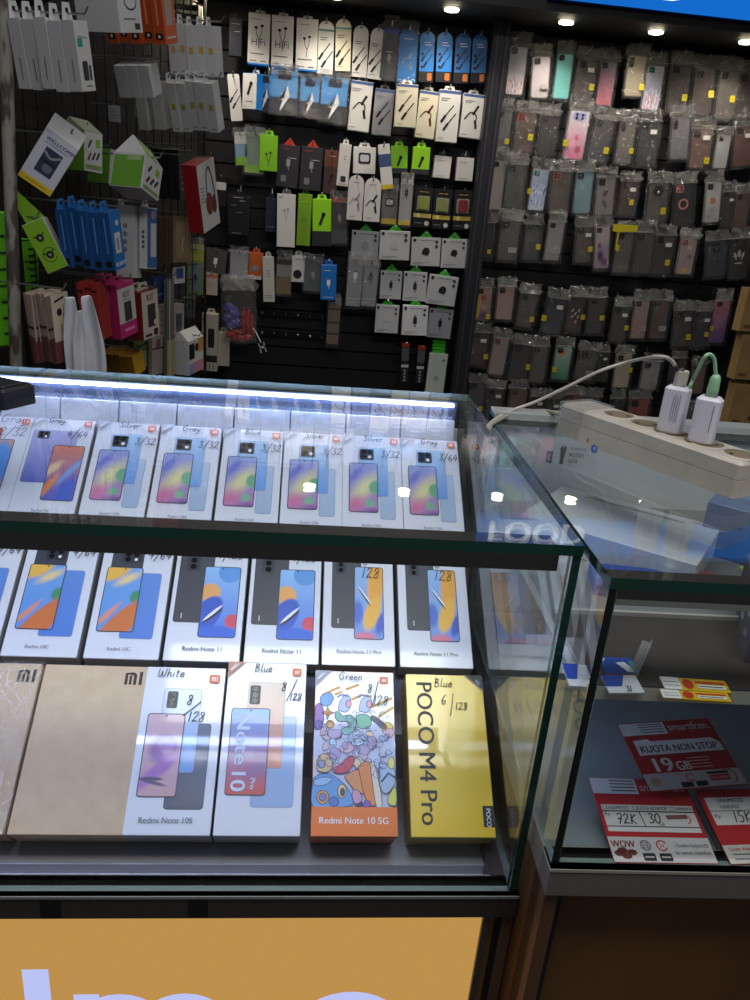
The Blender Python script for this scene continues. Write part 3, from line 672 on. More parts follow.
phone_box('bright yellow phone box with black sideways lettering, right end of the front row', .1220, .0850, .1660, .046, 'r3', dict(lid=YEL, side=mat((176, 150, 80), .5), tray=mat((196, 186, 160), .5), tri='R', extra=ex_poco, pen=[('Blue', 31, 152, 9, .85), ('6', 37.5, 133, 10, .85), ('128', 53, 127, 8, .85)]), G3)
# plain white boxes standing behind the back row
for k in range(8):
    x = -.395 + k * .0750
    o = thing('white_carton', 'plain white carton standing behind the back row of phone boxes, ' + ('leftmost', 'second from left', 'third from left', 'fourth from left', 'fourth from right', 'third from right', 'second from right', 'rightmost')[k], 'carton', Matrix.Translation((x + .0373, 1.0135, 1.0315)) @ Matrix.Rotation(R(-16), 4, 'X') @ Matrix.Translation((0, 0, -.150)), 'plain white cartons at the very back')
    m = MB(); m.M = Matrix.Rotation(R(90), 4, 'X'); m.prism(rr(-.0366, 0, .0366, .150, .001, 2), -.013, 0, mat((224, 226, 236), .35), bevel=.0006); m.build('box_body', o)
    m = MB(); m.M = Matrix.Rotation(R(90), 4, 'X'); m.flat(rect(-.025, .144, -.012, .1452), .0003, mat((196, 198, 210), .5)); m.build('printed_line', o)

# ================================================================== BACK WALL DISPLAY
ZW = Vector((0, -1, 0))
def wall_frame(xt, yt, xb, yb, wpx, Y):
    """hang point frame from the two ends of a thing on the plane y = Y; returns matrix, width, height in metres"""
    T = at(xt, yt, 1, Y); B = at(xb, yb, 1, Y)
    y = (T - B); h = y.length; y.normalize(); x = y.cross(ZW).normalized()
    return frame(T, x, y, ZW), wpx * dist((T + B) / 2) / F * .97, h

# ---- bagged phone cases
BAGV = {}
def bag_sheets(v):
    if v in BAGV: return BAGV[v]
    r_ = random.Random(40 + v); nx, ny = 8, 14; vs = []; fs = []; hdr = []
    for j in range(ny + 1):
        t = j / ny                                   # 0 bottom .. 1 top
        for i in range(nx + 1):
            u = i / nx - .5
            head = max(0, (t - .78) / .22)
            zz = .35 + (.9 * (1 - abs(u) * 2) ** .3) * (1 - head) + (r_.uniform(-1, 1) * (.25 + 1.5 * (head > 0)))
            wob = r_.uniform(-.02, .02) * (1 + 2 * (head > .3))
            pinch = 1 - .10 * head * r_.random()
            vs.append(((u + (wob if 0 < i < nx else wob * 1.6)) * pinch, -1 + t + (r_.uniform(-.015, .02) if j in (0, ny) else 0), zz))
    for j in range(ny):
        for i in range(nx):
            a = j * (nx + 1) + i; q = (a, a + 1, a + nx + 2, a + nx + 1)
            (hdr if j >= ny * .76 else fs).append(q)
    me = bpy.data.meshes.new('plastic_bag'); me.from_pydata(vs, [], fs + hdr); me.materials.append(BAG); me.materials.append(HEADER)
    for k, p in enumerate(me.polygons): p.material_index = 0 if k < len(fs) else 1
    BAGV[v] = me
    return me
CASE_MAT = {}
YT = mat((196, 180, 30), .5); WL = mat((206, 204, 200), .5)
def bagged_case(i, label, xt, yt, xb, yb, w, col, Y, cam='sq', deco=None, yel=None, lab=None, group=None, bag=True, gloss=.3):
    M, W, H = wall_frame(xt, yt, xb, yb, w, Y)
    M = M @ Matrix.Rotation(R(rnd.uniform(-1.5, 1.5)), 4, 'Y')
    o = thing('bagged_phone_case', label, 'phone case', M, group)
    hw = W / 2; r = W * .13
    body = deco if deco else mat(col, gloss)
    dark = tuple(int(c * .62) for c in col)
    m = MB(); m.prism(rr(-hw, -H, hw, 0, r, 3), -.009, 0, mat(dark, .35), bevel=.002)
    m.flat(rr(-hw * .88, -H + hw * .12, hw * .88, -hw * .12, r * .8, 3), .0005, body)
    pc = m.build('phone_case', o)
    # camera cutout
    ck = {'sq': ((-.80, -.18), (-.10, -.82)), 'tall': ((-.82, -.20), (-.28, -1.15)), 'wide': ((-.62, -.22), (.62, -.90)), 'round': ((-.5, -.22), (.5, -1.2))}[cam]
    (ax, ay), (bx, by) = ck; ax *= hw; bx *= hw; ay *= hw; by *= hw
    cc = (30, 29, 32) if sum(col) > 240 or deco else (18, 17, 19)
    cmn = mat({'teal': (60, 150, 150), 'red': (170, 50, 46), 'pink': (220, 120, 130), 'orange': (232, 130, 60), 'lilac': (150, 150, 206)}.get(lab if lab in ('teal', 'red', 'pink', 'orange', 'lilac') else '', cc), .3)
    m = MB(); rad = min(abs(bx - ax), abs(by - ay)) * (.48 if cam == 'round' else .25)
    m.prism(rr(ax, by, bx, ay, rad, 3), 0, .0018, cmn)
    lw = min(abs(bx - ax), abs(by - ay)) * .2
    pts = [((ax + bx) / 2, ay + (by - ay) * q) for q in (.2, .5, .8)] if cam == 'tall' else [(ax + (bx - ax) * p, ay + (by - ay) * q) for p in (.28, .72) for q in (.28, .72)]
    for p in pts: m.flat(disc(p[0], p[1], lw, n=10), .0021, mat((8, 8, 10), .2))
    m.build('camera_cutout', pc)
    if bag:
        b = bpy.data.objects.new('plastic_bag', bag_sheets(i % 5)); COL.objects.link(b); b.parent = o
        bw, bh = W * 1.24, H * 1.33
        b.matrix_basis = Matrix.Translation((0, H * .27, .0015)) @ Matrix.Diagonal((bw, bh, .0045, 1))
    if yel:
        ux, uy = yel; m = MB(); s = W * .125
        m.prism(rect((ux - .5) * W * 1.05 - s, -uy * H - s * 1.15, (ux - .5) * W * 1.05 + s, -uy * H + s * 1.15), .0088, .0093, YT)
        m.ribbon([((ux - .5) * W * 1.05 - s * .6, -uy * H), ((ux - .5) * W * 1.05 + s * .6, -uy * H)], s * .3, .0095, mat((150, 130, 20), .5)); q = m.build('price_sticker', o); q['label'] = 'yellow price sticker'
    if lab == 'w':
        m = MB(); s = W * .16; m.prism(rect(.02 * W, -.24 * H - s * .6, .02 * W + 2 * s, -.24 * H + s * .6), .0086, .0090, WL); q = m.build('barcode_label', o); q['label'] = 'small white label'
    if lab == 'lw':
        m = MB(); s = W * .2; m.prism(rect(.02 * W, -.78 * H, .02 * W + 2 * s, -.66 * H), .0086, .0090, mat((170, 168, 166), .5)); 
        for k in range(3): m.ribbon([(.03 * W, -.685 * H - k * .03 * H), (.02 * W + 1.8 * s, -.685 * H - k * .03 * H)], .0012, .0092, INK)
        q = m.build('barcode_label', o); q['label'] = 'small printed label'
    return o
GLI1 = art('gl1', (176, 178, 184), (150, 150, 150), glit=((230, 160, 70), (90, 70, 160), .35))
GLI2 = art('gl2', (170, 176, 190), (120, 130, 160), glit=((40, 80, 190), (200, 90, 70), .42))
GLI3 = art('gl3', (176, 186, 206), (80, 110, 200), glit=((30, 70, 200), (150, 200, 240), .6))
PINKG = art('pinkg', (92, 88, 104), (180, 90, 112))
HEART = art('heart', (206, 206, 220), (226, 120, 160), [(.3, .3, .2, .1, 20, .4, (240, 170, 200)), (.7, .2, .2, .1, 0, .4, (200, 70, 120)), (.55, .45, .15, .08, 0, .4, (220, 100, 150))])
FLOW = art('flow', (160, 146, 142), (186, 160, 160), [(.3, .35, .2, .08, 0, .3, (150, 160, 180)), (.7, .5, .2, .08, 0, .3, (130, 120, 140)), (.5, .1, .25, .08, 0, .3, (226, 180, 90)), (.6, .75, .2, .07, 0, .3, (210, 180, 180))])
VIOL = art('viol', (190, 180, 184), (150, 130, 150), [(.4, .3, .3, .18, 0, .6, (90, 40, 100)), (.7, .15, .3, .12, 0, .6, (110, 60, 120)), (.3, .55, .2, .1, 0, .6, (120, 70, 130))])
YELF = art('yelf', (190, 150, 130), (120, 90, 110), [(.1, .5, .3, .6, 0, .3, (222, 184, 60)), (.5, .7, .25, .1, 0, .5, (170, 60, 50)), (.6, .4, .3, .12, 0, .5, (196, 150, 160)), (.6, .15, .3, .1, 0, .5, (90, 60, 90))])
GREENG = art('greeng', (180, 210, 196), (30, 140, 100), [(.4, .85, .3, .14, 0, .2, (232, 150, 70))])
PURPG = art('purpg', (206, 120, 130), (110, 90, 170), [(.5, .5, .5, .2, 0, .8, (176, 140, 180))])
BEAR = art('bearp', (206, 206, 204), (180, 180, 182), [(.5, .55, .26, .10, 0, .3, (206, 120, 84)), (.5, .3, .3, .1, 0, .6, (168, 170, 174)), (.3, .15, .25, .1, 0, .6, (166, 166, 170))], glit=None)
CHECK = art('check', (72, 60, 56), (66, 56, 52), [(.3 + .22 * (k % 3), .62 - .09 * (k // 3) - .04 * (k % 2), .09, .035, 30, .2, (16, 14, 16) if k % 2 else (206, 204, 200)) for k in range(9)] + [(.6, .3, .12, .06, 0, .3, (214, 120, 150))])
RINGM = art('ringp', (26, 24, 28), (24, 22, 26), [(.5, .5, .30, .145, 0, .1, (206, 130, 120)), (.5, .5, .21, .10, 0, .1, (24, 22, 26))])
ORN = art('orn', (130, 124, 122), (120, 114, 112), [(.5, .6, .2, .1, 30, .3, (70, 64, 66)), (.5, .3, .22, .1, -30, .3, (80, 74, 76))])
TREF = art('tref', (40, 26, 28), (36, 24, 26), [(.5, .62, .12, .10, 0, .15, (196, 186, 184)), (.27, .55, .16, .07, -40, .15, (196, 186, 184)), (.73, .55, .16, .07, 40, .15, (196, 186, 184)), (.5, .51, .5, .012, 0, .2, (40, 26, 28)), (.5, .47, .5, .012, 0, .2, (40, 26, 28)), (.5, .37, .32, .022, 0, .2, (180, 170, 168))])
DGREY = (66, 63, 62); NAVY = (36, 40, 54); BRN = (62, 48, 44); GRY = (92, 90, 92); BLK = (34, 32, 34)
rows = [
 ('top row', [
  ('clear phone case full of orange and white glitter', 519.5, 45.6, 513.4, 95.5, 19.4, (150, 150, 154), dict(deco=GLI1)),
  ('pale pearl phone case', 542, 56, 538.9, 98.5, 19, (190, 182, 188), dict(lab='lw')),
  ('turquoise phone case', 566.3, 53.4, 560.2, 99.3, 17.5, (110, 196, 194), dict()),
  ('dark grey phone case with yellow sticker', 588.8, 59.5, 581, 102.8, 20, (74, 64, 62), dict(yel=(.85, .62), lab='w')),
  ('phone case fading from grey to pink', 609.6, 61, 602.7, 106, 17.5, (120, 90, 104), dict(deco=PINKG)),
  ('pale gold phone case', 638, 55, 632.4, 97, 20, (150, 140, 120), dict(yel=(.85, .76), cam='tall')),
  ('clear phone case with blue glitter', 656.7, 65, 649, 111, 19, (150, 150, 160), dict(deco=GLI2, lab='teal')),
  ('blackish ribbed phone case', 681.9, 64, 675.3, 112, 21, (56, 50, 48), dict(yel=(.8, .7))),
  ('dark brown phone case', 706, 68, 699.6, 115.6, 22, (66, 52, 50), dict(yel=(.85, .55))),
  ('greenish grey phone case', 730.4, 70, 723, 120, 21, (78, 72, 66), dict(yel=(.75, .58))),
  ('blackish phone case at the picture edge', 749, 73, 744, 121, 20, (58, 46, 48), dict())]),
 ('second row', [
  ('plain grey phone case', 505, 110, 499.8, 153, 17, GRY, dict(yel=(.8, .72))),
  ('brown phone case with a red badge', 527, 112, 521.4, 153, 21, (74, 54, 50), dict(yel=(.8, .6), lab='red')),
  ('blackish phone case', 550, 115, 545, 157, 18, BLK, dict()),
  ('white phone case with pink hearts', 581, 110, 572, 160, 22, (210, 200, 212), dict(deco=HEART, lab='lilac', cam='wide', yel=(.05, .68))),
  ('charcoal phone case', 606, 119, 595, 162, 21, (62, 60, 66), dict(yel=(.85, .7))),
  ('grey phone case with blue edge', 629.4, 121, 622, 164, 18, (104, 98, 96), dict(yel=(.85, .68), cam='tall')),
  ('black phone case', 651, 121, 644, 166, 21, (38, 40, 46), dict(lab='w')),
  ('blue grey phone case', 681.6, 117, 678, 160, 20, (104, 104, 112), dict(cam='tall')),
  ('phone case with salmon edge', 703, 128, 698, 169, 22, (104, 74, 70), dict(yel=(.8, .8), lab='w')),
  ('narrow white phone case with black camera square', 725, 135, 719, 169, 15, (176, 178, 176), dict()),
  ('reddish phone case', 744.6, 126, 741, 167, 20, (98, 62, 56), dict(lab='w'))]),
 ('third row', [
  ('off white phone case', 500.5, 160.5, 494, 210, 15, (168, 160, 152), dict()),
  ('black phone case', 517, 164, 512.7, 209, 20, (46, 42, 40), dict()),
  ('clear phone case with blue stars', 541.6, 169, 535, 211, 18, (170, 176, 196), dict(deco=GLI3, lab='teal', yel=(.0, .55))),
  ('brown phone case with red camera', 562, 171, 557.5, 212, 20, (72, 58, 54), dict(lab='red')),
  ('pale blue phone case', 585.5, 171, 581, 214, 19, (112, 146, 160), dict()),
  ('grey phone case with dark ornament', 607, 177, 603, 216, 20, (124, 118, 116), dict(deco=ORN)),
  ('dark brown phone case', 630.5, 181, 625, 216, 18, (58, 46, 40), dict(lab='w', yel=(.7, .6))),
  ('grey phone case with round camera', 659.5, 182, 654, 223, 22, (74, 70, 70), dict(cam='round', yel=(.8, .7))),
  ('black phone case with a pink ring', 684.7, 183, 682, 225, 21, (32, 30, 34), dict(deco=RINGM, lab='pink')),
  ('silvery white phone case', 714.5, 182, 711, 223, 17, (196, 196, 196), dict(deco=BEAR)),
  ('narrow dark phone case', 729.5, 191, 725, 228, 13, (56, 50, 50), dict(lab='w')),
  ('copper edged phone case', 744, 193, 739, 230, 15, (92, 68, 58), dict())]),
 ('fourth row', [
  ('blackish phone case', 489, 222, 485, 258.5, 14, BLK, dict(yel=(.7, .8))),
  ('dark grey phone case', 511, 220, 506, 261, 21, (80, 76, 74), dict(lab='lw')),
  ('navy phone case', 534, 224, 529.5, 261, 18, (50, 52, 62), dict(yel=(.85, .6))),
  ('pale grey phone case', 557.5, 221, 551, 261, 17, (150, 146, 150), dict(lab='lw')),
  ('olive grey phone case', 585.5, 226, 582, 263, 18, (78, 72, 64), dict(lab='w', yel=(.85, .62))),
  ('pale phone case with violet flowers', 603, 226, 601, 269, 16, (170, 160, 166), dict(deco=VIOL)),
  ('grey phone case under a yellow taped header', 626, 232, 620, 273, 18, (96, 90, 86), dict(yel=(.1, .38))),
  ('smooth dark grey phone case', 646.4, 232, 640, 274, 20, (72, 68, 68), dict()),
  ('dark phone case with small labels', 666, 235, 659.5, 275, 20, (58, 52, 52), dict(lab='w', yel=(.75, .68))),
  ('beige flowered phone case', 690, 238, 683, 275, 18, (176, 156, 150), dict(deco=FLOW, lab='pink')),
  ('navy blue phone case', 717, 240, 714.5, 277, 21, (46, 50, 68), dict(cam='round')),
  ('black phone case with a pale three leaf emblem', 740.7, 238, 737, 278, 18, (38, 24, 26), dict(deco=TREF))]),
 ('fifth row', [
  ('yellow flowered phone case', 485, 287, 481, 321, 17, (180, 150, 100), dict(deco=YELF, yel=(.85, .85))),
  ('rose gold phone case', 507, 286, 503, 320, 18, (170, 138, 128), dict()),
  ('dark grey phone case', 530, 293, 523, 328, 18, (78, 74, 74), dict(yel=(.85, .72))),
  ('navy phone case', 558, 298, 550, 334, 20, (44, 50, 66), dict(lab='w', yel=(.0, .58))),
  ('brown phone case with a checkered patch', 578, 296, 572, 333, 17, (72, 60, 56), dict(deco=CHECK, yel=(.95, .55))),
  ('charcoal phone case', 598, 297, 593, 334, 17, (64, 60, 60), dict(yel=(.85, .55))),
  ('blackish brown phone case', 623, 306, 616, 342, 17, (62, 54, 50), dict(lab='w', yel=(.9, .58))),
  ('pale rose phone case', 643, 300, 637, 339, 16, (162, 140, 134), dict(lab='lw')),
  ('brown phone case', 662, 300, 656, 339, 18, (96, 80, 74), dict(lab='lw')),
  ('dark brown phone case', 685, 310, 680, 347, 20, (66, 58, 58), dict(lab='w', yel=(.8, .72))),
  ('dark blue phone case', 705, 311, 699, 348, 17, (48, 50, 66), dict(lab='w', yel=(.75, .62))),
  ('pink and violet phone case', 724, 300, 716, 343, 16, (170, 120, 150), dict(deco=PURPG, yel=(.0, .65)))]),
 ('sixth row', [
  ('dark brown phone case', 481, 332, 477, 366, 18, (66, 52, 50), dict(lab='w', yel=(.9, .7))),
  ('pinkish grey phone case', 502, 338, 495, 375, 17, (150, 136, 130), dict(lab='red')),
  ('large dark phone case', 523, 344, 516, 380, 20, (58, 52, 52), dict(yel=(.95, .6))),
  ('grey phone case', 541, 346, 536, 383, 16, (90, 86, 80), dict()),
  ('pale green phone case with orange camera', 565, 346, 559, 380, 18, (110, 180, 150), dict(deco=GREENG, yel=(.1, .7))),
  ('olive grey phone case', 590, 350, 583, 381, 20, (88, 84, 78), dict(lab='lw')),
  ('narrow black phone case', 603, 352, 601, 380, 12, BLK, dict(lab='w')),
  ('cream phone case', 625, 354, 620, 388, 17, (180, 170, 150), dict(yel=(.9, .45))),
  ('light grey phone case with dark markings', 653, 361, 647, 390, 19, (160, 158, 160), dict(lab='lw')),
  ('shadowy dark phone case', 679, 358, 675, 386, 16, (60, 56, 54), dict()),
  ('dull pink phone case', 700, 364, 695, 394, 15, (140, 106, 96), dict())]),
 ('bottom row', [
  ('grey phone case', 478, 382, 474, 414, 17, (78, 76, 78), dict(yel=(.8, .8))),
  ('dark phone case', 496, 388, 492, 420, 17, (66, 60, 62), dict(lab='w')),
  ('beige topped phone case', 519, 388, 515, 420, 18, (110, 94, 74), dict()),
  ('dark grey phone case', 538, 396, 534, 426, 15, (72, 68, 68), dict(lab='w')),
  ('charcoal phone case', 554, 398, 550, 430, 16, (66, 60, 60), dict(lab='w')),
  ('red brown phone case', 574, 394, 570, 426, 18, (110, 60, 50), dict()),
  ('greyish phone case', 592, 396, 588, 428, 18, (88, 82, 80), dict(lab='w')),
  ('black phone case', 618, 398, 614, 430, 14, BLK, dict()),
  ('red phone case', 640, 398, 636, 430, 22, (150, 70, 56), dict()),
  ('brown phone case', 688, 408, 684, 438, 16, (100, 80, 70), dict())])]
def rail(name, label, pts, Y, r=.004):
    """horizontal bar fixed to the display with a hook for each hanging thing"""
    za = sum(p.z for p in pts) / len(pts); xs = [p.x for p in pts]
    o = thing('hanging_rail', label, 'rail', Matrix.Translation((sum(xs) / len(xs), YB, za)), 'hanging rails on the back display')
    cx = sum(xs) / len(xs)
    m = MB(); m.box(min(xs) - .03 - cx, max(xs) + .03 - cx, -.012, 0, -.012, .008, mat((26, 26, 28), .4, .4)); m.build('bar', o)
    for p in pts:
        m = MB(); d = p.y - YB
        m.tube([(p.x - cx, -.005, 0), (p.x - cx, -.012, p.z - za + .001), (p.x - cx, d - .012, p.z - za + .001), (p.x - cx, d - .022, p.z - za + .012)], .0022, METAL, 6); m.build('hook', o)
    return o
YC = 3.11
cnt = 0
for ri, (rn, items) in enumerate(rows):
    pts = []
    for k, (desc, xt, yt, xb, yb, w, col, kw) in enumerate(items):
        lab = '%s, bagged, %s from left, %s' % (desc, ORD[k], rn)
        yy = YC - .012 * (k % 2)
        o = bagged_case(cnt, lab, xt, yt, xb, yb, w, col, yy, group='bagged phone cases, ' + rn, **kw); cnt += 1
        M = o.matrix_world if False else wall_frame(xt, yt, xb, yb, w, yy)[0]; H = wall_frame(xt, yt, xb, yb, w, yy)[2]
        pts.append((M @ Vector((0, H * .20, 0))))
    rail('rail', 'dark rail with metal hooks holding the %s of phone cases' % rn, pts, YB)
# yellow tape header on the fourth row's bag
M, W, H = wall_frame(626, 224, 620, 265, 26, 3.08)
t = thing('yellow_tape', 'yellow plastic tape flap above a grey phone case in the fourth row', 'tape', M)
m = MB(); m.prism([(-W / 2, -.002), (W / 2, -.004), (W / 2 * .96, -.026), (-W / 2 * .7, -.03), (-W / 2, -.027)], -.001, .001, YT); m.build('tape_strip', t)
m = MB(); m.ribbon([(-W * .25, -.03), (-W * .28, -.07), (-W * .2, -.10)], .006, .0012, YT); m.build('tape_tail', t)

# ---- boxes and cards of accessories
BW = mat((222, 220, 216), .45); CREAM = mat((222, 214, 190), .45); BLUEC = mat((28, 128, 214), .4); BLUED = mat((30, 84, 150), .4); LIME = mat((130, 196, 26), .4); LIME2 = mat((156, 226, 24), .4)
DKG = mat((46, 44, 50), .4); RED = mat((196, 52, 36), .4); YELLOW = mat((222, 190, 40), .4); GREYP = mat((150, 150, 156), .4)
def earphones(m, s, z, c=INK, x=0, y=0):
    for sx in (-1, 1):
        m.flat(disc(x + sx * .16 * s, y + (.10 if sx > 0 else 0) * s, .10 * s, .075 * s, 10), z, c)
        m.ribbon(smooth_pts([(x + sx * .16 * s, y), (x + sx * .12 * s, y - .3 * s), (x + .02 * s, y - .6 * s)], 4), .035 * s, z, c)
    m.ribbon([(x + .02 * s, y - .6 * s), (x, y - 1.0 * s)], .035 * s, z, c)
def cable(m, s, z, c=INK, x=0, y=0):
    for dx, dy in ((-.05, .1), (.1, -.25)):
        m.ribbon([(x + (dx - .28) * s, y + (dy - .35) * s), (x + (dx - .12) * s, y + (dy - .1) * s)], .12 * s, z, c)
        m.ribbon([(x + (dx - .12) * s, y + (dy - .1) * s), (x + (dx + .25) * s, y + (dy + .38) * s)], .05 * s, z, c)
def loopcable(m, s, z, c=INK, x=0, y=0):
    m.ribbon(smooth_pts([(x - .35 * s, y - .15 * s), (x - .1 * s, y + .15 * s), (x + .2 * s, y + .05 * s), (x + .2 * s, y - .3 * s)], 5), .06 * s, z, c)
    m.ribbon([(x + .05 * s, y + .1 * s), (x + .25 * s, y + .45 * s)], .11 * s, z, c); m.ribbon([(x + .18 * s, y - .2 * s), (x + .25 * s, y - .5 * s)], .12 * s, z, c)
def charger(m, s, z, c=INK, x=0, y=0):
    m.flat([(x - .22 * s, y - .12 * s), (x + .12 * s, y - .2 * s), (x + .22 * s, y), (x + .16 * s, y + .2 * s), (x - .05 * s, y + .24 * s), (x - .2 * s, y + .08 * s)], z, c)
def usbplug(m, s, z, c=INK, x=0, y=0):
    m.flat(rr(x - .12 * s, y - .2 * s, x + .12 * s, y + .2 * s, .04 * s), z, c); m.flat(rect(x - .07 * s, y + .2 * s, x + .07 * s, y + .34 * s), z, mat((90, 94, 110), .4)); m.ribbon([(x, y - .2 * s), (x + .05 * s, y - .4 * s)], .05 * s, z, c)
def stick(m, s, z, c=INK, x=0, y=0):
    m.ribbon([(x - .1 * s, y - .3 * s), (x + .08 * s, y + .2 * s)], .16 * s, z, c); m.flat(disc(x + .1 * s, y + .26 * s, .12 * s, n=10), z, c)
def buds(m, s, z, c=GREYP, x=0, y=0):
    m.flat(rr(x - .3 * s, y - .25 * s, x + .3 * s, y + .25 * s, .1 * s), z, c); m.flat(rr(x - .22 * s, y - .16 * s, x + .22 * s, y + .16 * s, .08 * s), z + .0002, mat((200, 202, 206), .3))
def lines(m, x0, x1, ys, z, c, w=.0022):
    for y in ys: m.ribbon([(x0, y), (x1, y)], w, z, c)
PIC = dict(ear=earphones, cable=cable, loop=loopcable, charger=charger, usb=usbplug, stick=stick, buds=buds)
def hung(name, label, cat, xt, yt, xb, yb, w, Y=3.02, t=.03, body=BW, shape='box', pic=None, piccol=INK, pics=1.0, picy=-.45, texts=(), bands=(), tab=True, tabcol=None, bag=None, group=None, bottom=None, dots=None, side=None, lnz=(), window=None, yaw=0):
    if Y > 2.96: Y += .08
    M, W, H = wall_frame(xt, yt, xb, yb, w, Y)
    if yaw: M = M @ Matrix.Rotation(R(yaw), 4, 'Y')
    o = thing(name, label, cat, M, group); hw = W / 2
    m = MB()
    if shape == 'box': m.prism(rect(-hw, -H, hw, 0), -t, 0, body, side or body, bevel=.0008)
    elif shape == 'arch': m.prism(arched(W, H), -.003, 0, body)
    elif shape == 'card': m.prism(rr(-hw, -H, hw, 0, .004, 2), -.003, 0, body)
    if bottom: m.add([(-hw, -H - .0004, 0), (-hw, -H - .0004, -t), (hw, -H - .0004, -t), (hw, -H - .0004, 0)], [(0, 1, 2, 3)], bottom)
    for (v0, v1, c) in bands: m.flat(rect(-hw * .995, -v1 * H, hw * .995, -v0 * H), .0004, c)
    m.build('box_body' if shape == 'box' else 'card', o)
    if window:
        a, b, c, d, cc = window; m = MB(); m.flat(rr(-hw + a * W, -d * H, -hw + c * W, -b * H, .004), .0007, cc); m.build('window', o)
    if tab and shape == 'box':
        m = MB(); tc = tabcol or body
        m.prism([(-hw * .55, 0), (hw * .55, 0), (hw * .4, .016), (-hw * .4, .016)], -t, -t + .0012, tc); m.flat(rr(-hw * .22, .005, hw * .22, .010, .002), -t + .0015, BLACK); m.build('hang_tab', o)
    elif tab:
        m = MB(); m.flat(disc(0, -.008, .003, n=10), .0006, BLACK); m.build('hang_hole', o)
    if pic:
        m = MB(); PIC[pic](m, W * pics, .0010, piccol, 0, picy * H); m.build('product_picture', o)
    if texts or lnz:
        m = MB()
        for (tx, u, v, sz, c) in texts: m.text(tx, -hw + u * W, -v * H, sz * W, c, .0012)
        for (u0, u1, v, c) in lnz: m.ribbon([(-hw + u0 * W, -v * H), (-hw + u1 * W, -v * H)], max(.0016, H * .012), .0012, c)
        m.build('printed_text', o)
    if dots:
        m = MB(); n_, u_, v0, v1, rad, c = dots
        for k in range(n_): m.flat(disc(-hw + u_ * W, -(v0 + (v1 - v0) * k / max(n_ - 1, 1)) * H, rad * W, n=10), .0011, c)
        m.build('feature_icons', o)
    if bag:
        b = bpy.data.objects.new('plastic_bag', bag_sheets(bag % 5)); COL.objects.link(b); b.parent = o
        b.matrix_basis = Matrix.Translation((0, H * .14, .002)) @ Matrix.Diagonal((W * 1.18, H * 1.2, .006, 1))
    if shape == 'box' and t > .02 and tab: pass
    HOOKS.setdefault(group or 'single', []).append(M @ Vector((0, .008 if shape == 'box' else -.007, -t + .002 if shape == 'box' else 0)))
    return o
HOOKS = {}
G = 'accessories in the top row of the back wall'
tl = [(.1, .6, .12, GREYT), (.1, .75, .78, INK), (.1, .4, .92, INK), (.6, .85, .92, INK)]
hung('earphone_box', 'white earphone box with blue base, leftmost of the two lettered ones', 'earphone box', 259.6, 13, 258, 65, 22, pic='ear', pics=.85, picy=-.28, texts=[('HiFi', .14, .62, .42, mat((110, 110, 122), .4))], lnz=tl, bottom=BLUEC, bands=[(.965, 1, BLUEC)], t=.045, group=G)
hung('earphone_box', 'white earphone box with blue base, right one of the two lettered ones', 'earphone box', 283, 15.5, 281.6, 68, 22, pic='ear', pics=.85, picy=-.28, texts=[('HiFi', .14, .62, .42, mat((110, 110, 122), .4))], lnz=tl, bottom=BLUEC, bands=[(.965, 1, BLUEC)], t=.045, group=G)
hung('earphone_box', 'white earphone box without large letters, beside the lettered earphone boxes', 'earphone box', 307.7, 18.5, 305.9, 71, 22, pic='ear', pics=.75, picy=-.38, lnz=tl, bottom=BLUEC, bands=[(.965, 1, BLUEC)], t=.045, group=G)
for k, (a, b, c, d, w) in enumerate(((326.8, 20.5, 325, 74, 16), (343.8, 18.7, 342.6, 71, 16), (361.6, 25, 359, 77, 15.5), (379, 27.6, 374, 79, 15))):
    hung('cable_card', 'white round topped cable card, %s from left in the top row' % ORD[k], 'cable card', a, b, c, d, w, t=.003, shape='arch', body=CREAM if k == 1 else BW, pic='cable', pics=1.25, picy=-.62, lnz=[(.15, .6, .32, INK), (.15, .5, .36, INK), (.1, .5, .92, GREYT)], bands=[(.16, .20, mat((70, 150, 150), .4))] if k < 2 else (), group=G, Y=3.03 - .008 * (k % 2))
hung('bagged_adapter', 'dark adapter card in a clear bag, beside the blue bagged cable', 'adapter', 392, 24, 387, 79, 16, t=.006, shape='card', body=mat((60, 60, 72), .4), bands=[(.06, .16, mat((40, 60, 170), .4))], pic='usb', pics=.9, picy=-.6, piccol=GREYP, bag=1, lnz=[(.3, .7, .5, WL)], group=G)
hung('cable_card', 'blue round topped cable card in a loose clear bag', 'cable card', 409.7, 28, 406, 82, 19, t=.003, shape='arch', body=BLUEC, pic='loop', pics=.8, picy=-.6, piccol=GREYP, bag=2, lnz=[(.25, .75, .2, WT)], group=G)
for k, (a, b, c, d, w) in enumerate(((428, 31, 425.6, 82, 15), (445.6, 31.7, 443, 82, 16), (464, 33, 461, 83, 16), (480.7, 33.6, 478, 83, 15))):
    hung('cable_card', 'blue cable card with black foot, %s in the group of four' % ('leftmost', 'second from left', 'third from left', 'rightmost')[k], 'cable card', a, b, c, d, w, t=.003, shape='arch', body=BLUEC if k < 2 else mat((36, 104, 172), .4), pic='cable', pics=1.05, picy=-.5, bands=[(.79, 1, BLACK)], dots=(3, .2, .45, .70, .09, INK), lnz=[(.3, .7, .22, WT), (.35, .8, .27, WT)], window=(.58, .82, .9, .97, mat((190, 110, 50), .4)), group=G, Y=3.03 - .006 * (k % 2))
hung('dark_case_box', 'tall black box with small white print at the dark left corner', 'box', 236, 18, 235, 56, 13, body=mat((26, 28, 44), .4), lnz=[(.2, .8, .15, WL), (.4, .9, .35, WL)], group=G)
G = 'accessories in the second row of the back wall'
hung('cable_card', 'small white cable card beside the car charger box', 'cable card', 233, 74, 237, 121, 12, t=.003, shape='card', body=BW, pic='cable', pics=1.3, picy=-.5, group=G)
